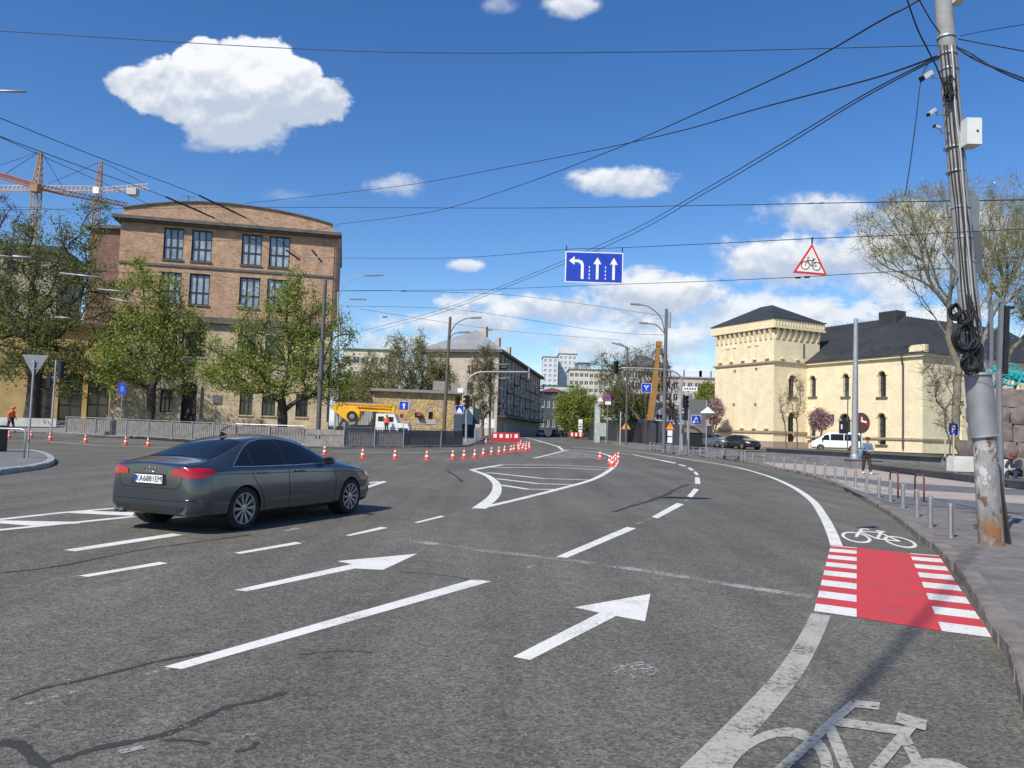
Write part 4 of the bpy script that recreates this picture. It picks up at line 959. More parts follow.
for q in eq: arched_window(hall, q, mpE, .4)
mb = MB(); mb.span((HX - .3, -HL - .3, zE - .28), (HX - .004, -.01, zE)); mb.span((HX - .003, -HL - .3, zE - .28), (HX + WH, -HL - .004, zE)); mb.build('cornice', fort_t, hall)
mb = MB(); mb.span((HX - .14, -HL - .14, zhs), (HX - .004, -.01, zhs + .22)); mb.span((HX - .003, -HL - .14, zhs), (HX + WH, -HL - .004, zhs + .22)); mb.build('string_course', mat('weathered_trim', (.33, .27, .18), .9), hall)
mb = MB(); e = .45; zr_ = at(905, 315, 88).z - zF
x0, x1, y0, y1 = HX - e, HX + WH, -HL - e, 14
mb.add([(x0, y0, zE), (x1, y0, zE), (x1, y1, zE), (x0, y1, zE), (x0 + 8.2, y0 + 8.2, zr_), (x1, y0 + 8.2, zr_), (x1, y1 - 8, zr_), (x0 + 8.2, y1 - 8, zr_)], [(0, 1, 5, 4), (0, 4, 7, 3), (4, 5, 6, 7), (2, 3, 7, 6)])
mb.span((x0, y0, zE + .003), (x0 + .12, -.01, zE + .14)); mb.span((x0 + .121, y0, zE + .003), (x1, y0 + .12, zE + .14))
kS = (zr_ - zE) / 8.2
for i in range(46):
    q = .4 + i * .62; r_x = min(q, 8.2) if q < (y1 - y0 - 8) else max(.3, y1 - y0 - q)
    if q < y1 - y0 - .3: mb.bar((x0 + .05, y0 + q, zE + .03), (x0 + r_x, y0 + q, zE + r_x * kS + .03), .035, .05)
    if q < x1 - x0: mb.bar((x0 + q, y0 + .05, zE + .03), (x0 + q, y0 + min(q, 8.2), zE + min(q, 8.2) * kS + .03), .035, .05)
rfh = mb.build('roof', slate, hall)
for i in range(14): 
    if i % 2 == 0: mb = MB(); y = y0 + 1 + i * 1.05; mb.box((x0 + 1.3, y, zE + .95), (.1, .35, .3)); mb.build('snow_guard', slate, rfh)
mb = MB(); c = FH.pt(884, 322); mb.box((HX + 7.2, -HL + 9.2, zr_ - .3), (1.6, 2.4, 1.9)); mb.build('roof_vent', slate, rfh)
mb = MB(); c = FH.pt(903.8, 360)[0]; mb.tube([(HX - .35, -c, zE), (HX - .35, -c, zE - .5), (HX - .12, -c, zE - 1.0), (HX - .12, -c, .3)], .1, 8); mb.build('downpipe', mat('dark_zinc', (.06, .065, .07), .5), hall)
mb = MB(); mb.prism([(HL + .3, zE + .15), (HL - 1.5, zE + .15), (HL - 1.5, zE + .75), (HL - 1.2, zE + .95), (HL + .3, zE + .95)], mpH, -.05, .5); mb.build('attic_block', fort_y, hall)
q = FH.pt(833, 418); mb = MB(); mb.span((HX - .35, -q[0] - .15, q[1] - .5), (HX - .003, -q[0] + .15, q[1] + .4)); mb.build('wall_lamp', black, hall)

# --- rough stone monument base at the right with a cannon on it
rockm = mat('red_granite_rock', (.13, .10, .09), .9, col2=(.28, .225, .20), scale=2.2, bump=.8, bscale=9, detail=10)
mo = empty('rock_monument', (0, 0, 0)); tag(mo, 'massive rough reddish stone block monument at the right edge carrying the turquoise cannon', 'monument')
random.seed(11)
Dm = 37.0; zb = .3; ztop = at(1000, 388, Dm).z
def rock(c, s, seed):
    bm = bmesh.new(); bmesh.ops.create_cube(bm, size=1); bmesh.ops.subdivide_edges(bm, edges=bm.edges, cuts=5, use_grid_fill=True)
    for v in bm.verts:
        p = v.co.copy(); q = p.normalized() * .60; p = p.lerp(q, .20); p = Vector((p.x * s[0], p.y * s[1], p.z * s[2]))
        n = noise.noise_vector(p * 1.4 + Vector((seed * 7.3, 0, 0))); n2 = noise.noise_vector(p * 4 + Vector((seed, 3, 0)))
        v.co = p + n * .10 + n2 * .07 + Vector(c)
    vs = [v.co.copy() for v in bm.verts]; fs = [[v.index for v in f.verts] for f in bm.faces]; bm.free(); return vs, fs
k = 0; xl = at(975, 400, Dm).x + .95
rows = [(zb + .0, .75, xl - 1.1), (zb + .75, .85, xl - .35), (zb + 1.55, .95, xl), (zb + 2.45, .85, xl), (zb + 3.25, ztop - zb - 3.25, xl)]
for z, h, x in rows:
    xx = x + random.uniform(-.1, .1)
    while xx < xl + 7:
        w = random.uniform(.9, 1.9); vs, fs = rock((xx + w / 2, Dm + 1.2, z + h / 2), (w * .99, 2.2, h * 1.0), k); k += 1
        mb = MB(); mb.add(vs, fs); mb.build('stone_block', rockm, mo, smooth=True, angle=40); xx += w
mb = MB(); mb.span((xl + .1, Dm + .3, zb), (xl + 8, Dm + 2, ztop - .1)); mb.build('core', black, mo)
pa, pb = at(993, 436, Dm - .3), at(999, 416, Dm - .3); mb = MB(); mb.span((pa.x, Dm - .35, pa.z), (pb.x, Dm - .1, pb.z)); mb.build('plaque', mat('bronze', (.08, .06, .05), .5, .5), mo)
# ------------------------------------------------------------------ trees
bark_d = mat('dark_bark', (.055, .045, .036), .95, var=.3, scale=6, bump=.5)
bark_b = mat('brown_bark', (.13, .10, .075), .95, var=.3, scale=6, bump=.5)
bark_w = mat('pale_bark', (.20, .17, .12), .95, var=.35, scale=3, bump=.5)
leaf_g = mat_leaf('spring_leaf', (.17, .22, .028), (.34, .38, .075))
leaf_d = mat_leaf('dark_spring_leaf', (.10, .125, .025), (.21, .235, .05))
leaf_o = mat_leaf('olive_bud', (.24, .25, .07), (.40, .40, .13))
leaf_y = mat_leaf('willow_bud', (.36, .36, .09), (.56, .54, .17))
leaf_p = mat_leaf('pink_blossom', (.42, .24, .26), (.62, .42, .44))
def tree(name, label, base, fork_z, lobes, n_att, n_leaf, leaf_size, leafm, barkm, tr=.25, spread=.55, group=None, seed=1, rmin=.012, twig=1.0, lean=(0, 0), cat='tree', pw=.45, clus=.5):
    """trunk and limbs grown to reach points scattered through the crown lobes; leaves sit on the outer twigs"""
    rnd = random.Random(seed); base = Vector(base)
    root = empty(name, base); tag(root, label, cat, group)
    att = []; tot = sum(l[1][0] * l[1][1] * l[1][2] for l in lobes)
    for c, r in lobes:
        k = int(n_att * r[0] * r[1] * r[2] / tot) + 4
        for _ in range(k):
            while True:
                q = Vector((rnd.uniform(-1, 1), rnd.uniform(-1, 1), rnd.uniform(-1, 1)))
                if q.length <= 1 and rnd.random() < .35 + .65 * q.length ** 1.5: break
            att.append(Vector(c) - base + Vector((q.x * r[0], q.y * r[1], q.z * r[2])))
    fk = Vector((lean[0], lean[1], fork_z))
    nodes = [Vector((0, 0, 0))]; par = [-1]; plen = [0.0]
    for i in range(1, 5):
        t = i / 4; nodes.append(Vector((fk.x * t + rnd.uniform(-.05, .05), fk.y * t, fk.z * t))); par.append(i - 1); plen.append(plen[-1] + fk.length / 4)
    att.sort(key=lambda a: (a - fk).length)
    tips = []
    for a in att:
        A = np.array([(n.x, n.y, n.z) for n in nodes[4:]]); d = np.sqrt(((A - np.array(a)) ** 2).sum(1)); cost = d + pw * np.array(plen[4:])
        j = int(np.argmin(cost)) + 4; p = nodes[j]; L = (a - p).length
        if L < .05: continue
        k = max(1, int(L / .8)); prev = j
        back = (p - nodes[par[j]]).normalized() if par[j] >= 0 and (p - nodes[par[j]]).length > 0 else Vector((0, 0, 1))
        for s in range(1, k + 1):
            t = s / k; q = p.lerp(a, t) + back * (sin(pi * t) * L * .12) + Vector((rnd.uniform(-1, 1), rnd.uniform(-1, 1), rnd.uniform(-1, 1))) * .07 * L / k + Vector((0, 0, -sin(pi * t) * L * .04))
            nodes.append(q); par.append(prev); plen.append(plen[prev] + L / k); prev = len(nodes) - 1
        tips.append(prev)
    n = len(nodes); load = [0.0] * n; has = [False] * n
    for i in range(n - 1, 0, -1):
        if load[i] == 0: load[i] = 1.0
        load[par[i]] += load[i]
    mx = load[0]; rad = [max(rmin, tr * (l / mx) ** .5) for l in load]
    # chains
    ch = [[] for _ in range(n)]
    for i in range(1, n): ch[par[i]].append(i)
    tb = MB()
    done = set()
    starts_ = [(0, None)]
    while starts_:
        i, p = starts_.pop(); chain = ([p] if p is not None else []) + [i]; cur = i
        while ch[cur]:
            c = sorted(ch[cur], key=lambda q: -load[q]); 
            for o_ in c[1:]: starts_.append((o_, cur))
            cur = c[0]; chain.append(cur)
        rs = [rad[q] for q in chain]
        if p is not None: rs[0] = min(rs[0], rs[1] * 1.25)
        rs[-1] *= .5
        if p is None: rs[0] *= 1.35
        if len(chain) > 1: tb.tube([nodes[q] for q in chain], rs, 10 if rs[0] > .12 else (6 if rs[0] > .05 else 4), cap=False)
    # fine twigs
    for t in tips:
        for _ in range(int(4 * twig)):
            d = Vector((rnd.gauss(0, 1), rnd.gauss(0, 1), rnd.gauss(.35, .9))).normalized() * rnd.uniform(.35, 1.0) * clus * 1.6
            m_ = nodes[t] + d * .5 + Vector((rnd.uniform(-.1, .1), rnd.uniform(-.1, .1), .05)); tb.tube([nodes[t], m_, nodes[t] + d], [rmin, rmin * .8, rmin * .4], 3, cap=False)
    tb.build('trunk', barkm, root, smooth=True, recalc=False)
    if n_leaf:
        anchors = [(nodes[t], 1.0) for t in tips] + [((nodes[i] + nodes[par[i]]) / 2, .7) for i in range(5, n) if load[i] < 6]
        dens = [rnd.choice((.25, .7, 1, 1.6)) for _ in anchors]; cum = np.cumsum(dens); rs_ = np.random.RandomState(seed)
        idx = np.searchsorted(cum, rs_.rand(n_leaf) * cum[-1]); ac = np.array([(a[0].x, a[0].y, a[0].z) for a in anchors])
        cs = clus * .62
        P = ac[idx] + rs_.normal(0, 1, (n_leaf, 3)) * np.array([cs, cs, cs * .8])
        a = rs_.normal(0, 1, (n_leaf, 3)); a /= np.linalg.norm(a, axis=1)[:, None]; b = rs_.normal(0, 1, (n_leaf, 3)); b -= a * (a * b).sum(1)[:, None]; b /= np.linalg.norm(b, axis=1)[:, None]
        sz = leaf_size * rs_.uniform(.6, 1.25, n_leaf)[:, None]
        V = np.stack([P - a * sz, P + b * sz * .5, P + a * sz, P - b * sz * .5], 1).reshape(-1, 3)
        me = bpy.data.meshes.new('crown'); me.vertices.add(len(V)); me.vertices.foreach_set('co', V.ravel()); me.loops.add(n_leaf * 4); me.loops.foreach_set('vertex_index', np.arange(n_leaf * 4)); me.polygons.add(n_leaf); me.polygons.foreach_set('loop_start', np.arange(n_leaf) * 4); me.polygons.foreach_set('loop_total', np.full(n_leaf, 4)); me.update(); me.validate(); me.materials.append(leafm)
        co = bpy.data.objects.new('crown', me); COL.objects.link(co); co.parent = root
    return root
def lobe(px, py, D, rx, rz, ry=None, dy=0):
    """crown lobe centred on a direction at depth D, radii in metres"""
    p = at(px, py, D + dy); return ((p.x, p.y, p.z), (rx, ry or rx, rz))
def mpx(n, D): return n / FPX * D
LZ = .62
def tb_(px, D, up=LZ): p = gx(px, D); p.z = gz(D) + up; return p
# three large trees in front of the brick building
D = 67; b = tb_(31, D)
tree('leafing_tree', 'tallest dark tree with sparse olive leaves at the left edge before the yellow sandstone building', b, 6.5, [lobe(40, 260, D, mpx(45, D), mpx(48, D)), lobe(95, 225, D, mpx(17, D), mpx(28, D), dy=2), lobe(15, 330, D, mpx(42, D), mpx(48, D)), lobe(75, 315, D, mpx(46, D), mpx(58, D)), lobe(60, 372, D, mpx(52, D), mpx(26, D)), lobe(-40, 300, D, mpx(40, D), mpx(60, D))], 520, 30000, .12, leaf_d, bark_d, tr=.55, seed=5, rmin=.022, clus=.75, group='trees before the brick building')
D = 66; b = tb_(149, D)
tree('leafing_tree', 'green leafing tree before the left half of the brick building', b, 3.2, [lobe(150, 300, D, mpx(36, D), mpx(40, D)), lobe(150, 350, D, mpx(50, D), mpx(38, D)), lobe(118, 368, D, mpx(30, D), mpx(30, D)), lobe(182, 345, D, mpx(22, D), mpx(48, D)), lobe(146, 275, D, mpx(17, D), mpx(18, D))], 300, 20000, .12, leaf_g, bark_d, tr=.36, seed=12, rmin=.02, clus=.62, group='trees before the brick building')
D = 63; b = tb_(281, D, .4)
tree('leafing_tree', 'widest green leafing tree with low forked trunk before the right half of the brick building', b, 1.9, [lobe(285, 320, D, mpx(44, D), mpx(46, D)), lobe(235, 362, D, mpx(42, D), mpx(34, D)), lobe(322, 350, D, mpx(34, D), mpx(52, D)), lobe(272, 375, D, mpx(70, D), mpx(22, D)), lobe(338, 382, D, mpx(17, D), mpx(24, D)), lobe(290, 284, D, mpx(18, D), mpx(17, D))], 380, 24000, .115, leaf_g, bark_d, tr=.42, seed=23, rmin=.018, clus=.62, group='trees before the brick building')
D = 88; b = tb_(2, D)
tree('bare_tree', 'bare dark tree cut by the left edge below the cranes', b, 5, [lobe(-10, 240, D, mpx(34, D), mpx(50, D)), lobe(-20, 300, D, mpx(40, D), mpx(40, D))], 260, 0, .1, leaf_d, bark_d, tr=.35, seed=31, rmin=.02, twig=2, clus=.9)
# trees behind the pavilion
for i, (px, D, yt, hw, lab, bk) in enumerate([(372, 112, 352, 18, 'thin olive budding tree directly above the truck crane boom', bark_b), (398, 110, 332, 20, 'tall olive budding tree behind the left end of the ochre stone building', bark_b), (420, 114, 330, 17, 'upright olive budding tree behind the middle of the ochre stone building', bark_b), (440, 118, 350, 16, 'olive budding tree behind the grey lamp post beside the ochre stone building', bark_b), (352, 118, 370, 16, 'low green bushy tree just right of the dark pole by the brick building', bark_b)]):
    b = tb_(px, D, .2); zc_ = (yt + 408) / 2
    tree('budding_tree', lab, b, 2.5, [lobe(px, zc_ + 8, D, mpx(hw, D), mpx((408 - yt) / 2 - 6, D)), lobe(px - 2, yt + 18, D, mpx(hw * .6, D), mpx(18, D))], 190, 8500 if i < 4 else 10000, .11, leaf_o if i < 4 else leaf_g, bk, tr=.22, seed=40 + i, rmin=.03, twig=1.6, clus=.8, group='budding trees behind the stone pavilion')
D = 100; b = tb_(482, D, .15)
tree('climbing_tree', 'brown bare tree spreading up the cream end wall of the hipped roof block', b, 2.2, [lobe(482, 385, D, mpx(15, D), mpx(36, D)), lobe(487, 365, D, mpx(11, D), mpx(20, D))], 230, 2500, .12, leaf_o, bark_b, tr=.22, seed=51, rmin=.028, twig=2.2, clus=.7)
# street trees right of the street
D = 128; b = gx(577, D, .1)
tree('street_tree', 'round bright green tree at the far end of the dark hoarding', b, 2.2, [lobe(577, 412, D, mpx(22, D), mpx(22, D)), lobe(572, 398, D, mpx(15, D), mpx(14, D)), lobe(590, 420, D, mpx(14, D), mpx(16, D))], 240, 22000, .17, leaf_g, bark_b, tr=.25, seed=61, rmin=.03, clus=.75)
for i, (px, D, lobes_, lab) in enumerate([(648, 90, [(625, 375, 26, 26), (612, 395, 18, 22), (640, 360, 18, 16)], 'leaning bare tree with pale trunk in front of the dark hoarding'), (640, 96, [(652, 372, 16, 28), (645, 395, 16, 18)], 'bare dark tree just left of the yellow crane boom'), (630, 100, [(605, 368, 18, 16), (620, 385, 22, 24)], 'bare tree behind the hoarding reaching over the round green tree'), (676, 96, [(660, 375, 10, 30), (672, 395, 10, 26)], 'bare tree directly behind the yellow crane boom')]):
    b = gx(px, D, .1)
    tree('bare_tree', lab, b, 2.5, [lobe(x, y, D, mpx(rx, D), mpx(rz, D)) for x, y, rx, rz in lobes_], 150, 300 if i != 2 else 2500, .10, leaf_o, [bark_b, bark_d, bark_d, bark_d][i], tr=.17, seed=70 + i, rmin=.018, twig=1.8, clus=.7, lean=[(-.9, 0), (0, 0), (0, 0), (0, 0)][i], group='bare trees by the hoarding')
D = 92; tree('budding_tree', 'small dark green tree in front of the hoarding beside the no parking sign', gx(618, D, .1), 1.6, [lobe(618, 405, D, mpx(16, D), mpx(17, D)), lobe(640, 408, D, mpx(12, D), mpx(14, D))], 150, 8000, .13, leaf_d, bark_b, tr=.14, seed=77, rmin=.02, clus=.6)
D = 120; tree('street_tree', 'small green tree left of the fortress tower above the pink blossom', gx(713, D, .2), 3, [lobe(708, 395, D, mpx(11, D), mpx(13, D))], 90, 5000, .16, leaf_g, bark_b, tr=.16, seed=79, rmin=.03, clus=.7)
# blossom
for i, (px, D, y, rx, rz, lab) in enumerate([(820, 84, 420, 9.5, 10, 'pink blossoming cherry tree before the hall wall beside the white van'), (714, 95, 412, 9, 14, 'pink blossoming cherry tree left of the fortress tower behind the grey car')]):
    tree('cherry_tree', lab, gx(px, D, .1), 1.2, [lobe(px, y, D, mpx(rx, D), mpx(rz, D))], 120, 3600, .10, leaf_p, bark_b, tr=.09, seed=90 + i, rmin=.018, twig=2, clus=.4)
D = 80; tree('bare_sapling', 'slim bare tree before the right face of the fortress tower', gx(797, D, .1), 1.6, [lobe(797, 400, D, mpx(10, D), mpx(24, D))], 60, 0, .1, leaf_o, bark_b, tr=.07, seed=95, rmin=.013, twig=1.4, clus=.6)
D = 80; tree('bare_sapling', 'slim bare tree at the corner between fortress tower and hall', gx(786, D, .1), 1.6, [lobe(784, 405, D, mpx(6, D), mpx(20, D))], 30, 0, .1, leaf_o, bark_b, tr=.06, seed=96, rmin=.013, twig=1.2, clus=.5)
# the big willow by the hall
D = 50; b = gx(966, D, .45)
tree('willow_tree', 'large pale trunked willow leaning left over the right end of the hall', b, 1.6, [lobe(915, 235, D, mpx(56, D), mpx(45, D)), lobe(895, 225, D, mpx(38, D), mpx(28, D)), lobe(990, 215, D, mpx(42, D), mpx(42, D)), lobe(945, 215, D, mpx(30, D), mpx(46, D)), lobe(1030, 270, D, mpx(40, D), mpx(48, D)), lobe(925, 285, D, mpx(26, D), mpx(24, D)), lobe(975, 290, D, mpx(30, D), mpx(26, D))], 560, 30000, .045, leaf_y, bark_w, tr=.24, seed=101, rmin=.008, twig=3.0, clus=.62, lean=(-.75, 0), pw=.85)
tree('willow_tree', 'second pale trunked willow rising behind the utility pole', gx(985, 53, .45), 2.5, [lobe(1000, 240, 53, mpx(34, 53), mpx(50, 53)), lobe(1045, 300, 53, mpx(30, 53), mpx(30, 53))], 260, 12000, .05, leaf_y, bark_w, tr=.22, seed=108, rmin=.0095, twig=3, clus=.7, pw=.85)
D = 42; 
for i, (px, lab) in enumerate([(945, 'bare sapling tied between two pale stakes on the planter left of the rock monument')]):
    tree('bare_sapling', lab, gx(px + 5, D, .5), 1.2, [lobe(px, 395, D, mpx(16, D), mpx(38, D)), lobe(px - 8, 370, D, mpx(14, D), mpx(24, D))], 70, 0, .1, leaf_o, bark_b, tr=.05, seed=120 + i, rmin=.010, twig=2, clus=.5)
stake_m = mat('pale_wood', (.50, .42, .30), .8, var=.2)
for px, lab in [(945, 'left pale wooden stake of the sapling by the parking sign'), (953.5, 'right pale wooden stake of the sapling by the parking sign')]:
    p = gx(px, 41.5, .45); s = empty('tree_stake', p); tag(s, lab, 'stake', 'stakes of the sapling'); mb = MB(); mb.tube([(0, 0, 0), (.02, 0, 1.8)], .045, 7); mb.build('post', stake_m, s)
# hedge strip beyond the left fence is bare soil; low shrubs
# ------------------------------------------------------------------ cars
paint_grey = mat('grey_metallic_paint', (.092, .104, .118), .17, .75, var=.05, scale=1, coat=.6)
paint_black = mat('black_car_paint', (.012, .012, .014), .25, .2, var=.05, coat=.8)
paint_silver = mat('silver_blue_paint', (.20, .23, .25), .3, .6, var=.05, coat=.6)
lamp_red = mat('red_lamp_plastic', (.36, .008, .014), .18, var=.1, coat=.5, scale=12)
lamp_clear = mat('clear_lamp', (.60, .62, .64), .1, .3, var=.15, scale=12, coat=.5)
chrome = mat('chrome', (.70, .70, .70), .15, 1.0, var=.03)
rim_m = mat('alloy_rim', (.40, .40, .40), .35, .7, var=.08)
shut = mat('panel_gap', (.006, .006, .006), .9)
def loft_body(stations, n_half, mk_ring, capx=(0, -1)):
    bm = bmesh.new(); rings = []
    for st in stations:
        half = mk_ring(st); ring = [Vector(p) for p in half] + [Vector((p[0], -p[1], p[2])) for p in reversed(half[:-1])][:-1]
        rings.append([bm.verts.new(p) for p in ring])
    k = len(rings[0])
    for a, b in zip(rings, rings[1:]):
        for i in range(k): bm.faces.new((a[i], a[(i + 1) % k], b[(i + 1) % k], b[i]))
    n = n_half
    for R_, rev in ((rings[0], True), (rings[-1], False)):
        # strip cap: quads between left and right
        L_ = [R_[i] for i in range(n)]; Rr = [R_[0]] + [R_[k - i] for i in range(1, n - 1)] + [R_[n - 1]]
        for i in range(n - 1):
            q = [L_[i], L_[i + 1], Rr[i + 1], Rr[i]]; u = []
            for v in q:
                if v not in u: u.append(v)
            if len(u) >= 3: bm.faces.new(u if rev else list(reversed(u)))
    return bm, rings
def finish_body(bm, rings, crease_idx, sub=2, arches=(), arch_r=.36, halfw=.9):
    cl = bm.edges.layers.float.get('crease_edge') or bm.edges.layers.float.new('crease_edge')
    k = len(rings[0])
    for a, b in zip(rings, rings[1:]):
        for idx, c in crease_idx:
            for i in {idx, (k - idx) % k}:
                e = bm.edges.get((a[i], b[i]))
                if e: e[cl] = c
    bmesh.ops.recalc_face_normals(bm, faces=bm.faces)
    me = bpy.data.meshes.new('body'); bm.to_mesh(me); bm.free(); o = bpy.data.objects.new('body', me); COL.objects.link(o)
    m = o.modifiers.new('s', 'SUBSURF'); m.levels = sub; m.render_levels = sub
    cuts = []
    for ax in arches:
        for sgn in (-1, 1):
            cb = MB(); M_ = Matrix.Rotation(radians(90), 4, 'X'); cb.lathe([(arch_r, -.22), (arch_r, .22)], (ax, sgn * (halfw - .02), .33), 32, M=M_.to_3x3()); co = cb.build('cut', rubber); cuts.append(co)
            q = o.modifiers.new('b', 'BOOLEAN'); q.operation = 'DIFFERENCE'; q.object = co; q.solver = 'EXACT'
    dg = bpy.context.evaluated_depsgraph_get(); dg.update(); m2 = bpy.data.meshes.new_from_object(o.evaluated_get(dg)); m2.name = 'body'
    bpy.data.objects.remove(o)
    for c in cuts: bpy.data.objects.remove(c)
    return m2
def mk_patch(bvh, outline, proj, off=.004, res=.06):
    """a shell lying on the body: outline in a 2D chart, proj(u,v)->(origin, direction)"""
    pts = []; n = len(outline)
    for i in range(n):
        a = Vector(outline[i]); b = Vector(outline[(i + 1) % n]); k = max(1, int((b - a).length / res)); pts += [a.lerp(b, j / k) for j in range(k)]
    nb = len(pts); ed = [(i, (i + 1) % nb) for i in range(nb)]
    x0 = min(p.x for p in pts); x1 = max(p.x for p in pts); y0 = min(p.y for p in pts); y1 = max(p.y for p in pts); x = x0 + res / 2
    while x < x1:
        y = y0 + res / 2
        while y < y1: pts.append(Vector((x, y))); y += res
        x += res
    vs, es, fs, *_ = delaunay_2d_cdt(pts, ed, [list(range(nb))], 1, 1e-5)
    P = []
    for v in vs:
        o_, d = proj(v.x, v.y); h = bvh.ray_cast(Vector(o_), Vector(d), 6)
        if h[0] is None: P.append(None)
        else:
            nn = h[1]; nn = nn if nn.dot(Vector(d)) < 0 else -nn; P.append(h[0] + nn * off)
    idx = {}; V = []
    for i, p in enumerate(P):
        if p is not None: idx[i] = len(V); V.append(p)
    F_ = [tuple(idx[i] for i in f) for f in fs if all(i in idx for i in f)]
    return V, F_
def proj_line(bvh, pts, proj, off=.002, res=.05):
    out = []
    for i in range(len(pts) - 1):
        a, b = Vector(pts[i]), Vector(pts[i + 1]); k = max(1, int((b - a).length / res))
        for j in range(k + (i == len(pts) - 2)):
            p = a.lerp(b, j / k); o_, d = proj(p.x, p.y); h = bvh.ray_cast(Vector(o_), Vector(d), 6)
            if h[0] is not None:
                nn = h[1] if h[1].dot(Vector(d)) < 0 else -h[1]; out.append(h[0] + nn * off)
    return out
side_p = lambda s: (lambda u, v: ((u, s * 3, v), (0, -s, 0)))
top_p = lambda u, v: ((u, v, 3), (0, 0, -1))
def make_wheel(parent, loc, sgn, r=.325, w=.225, spokes=10, rr=.235):
    M_ = Matrix.Rotation(radians(90) * sgn, 3, 'X')   # z of the lathe -> outward
    wh = empty('wheel', loc); wh.parent = parent
    mb = MB(); mb.lathe([(rr, -w / 2 + .01), (r - .03, -w / 2), (r, -w / 2 + .03), (r, w / 2 - .03), (r - .03, w / 2), (rr + .005, w / 2 - .008)], (0, 0, 0), 36, M=M_, cap=False); mb.build('tyre', rubber, wh, smooth=True, angle=40)
    mb = MB(); mb.lathe([(rr, w / 2 - .012), (rr - .012, w / 2 - .012), (rr - .022, w / 2 - .04), (rr - .03, -w / 2 + .02)], (0, 0, 0), 36, M=M_, cap=False)
    for i in range(spokes):
        t = 2 * pi * i / spokes; c, s_ = cos(t), sin(t)
        for dt in (-.05, .05):
            c2, s2 = cos(t + dt * 1.6), sin(t + dt * 1.6); mb.bar(M_ @ Vector((.05 * c, .05 * s_, w / 2 - .035)), M_ @ Vector(((rr - .012) * c2, (rr - .012) * s2, w / 2 - .025)), .018, .022, up=M_ @ Vector((0, 0, 1)))
    mb.lathe([(.062, w / 2 - .06), (.062, w / 2 - .022), (.03, w / 2 - .016), (.0001, w / 2 - .014)], (0, 0, 0), 16, M=M_)
    mb.build('rim', rim_m, wh, smooth=True, angle=40)
    mb = MB(); mb.lathe([(rr - .03, -.02), (.0001, -.02)], (0, 0, 0), 24, M=M_, cap=False); mb.lathe([(.14, -.015), (.14, .02), (.0001, .02)], (0, 0, 0), 20, M=M_); mb.build('brake_disc', mat('brake_disc', (.05, .05, .05), .5, .5), wh)
    return wh
wheel_mesh = {}
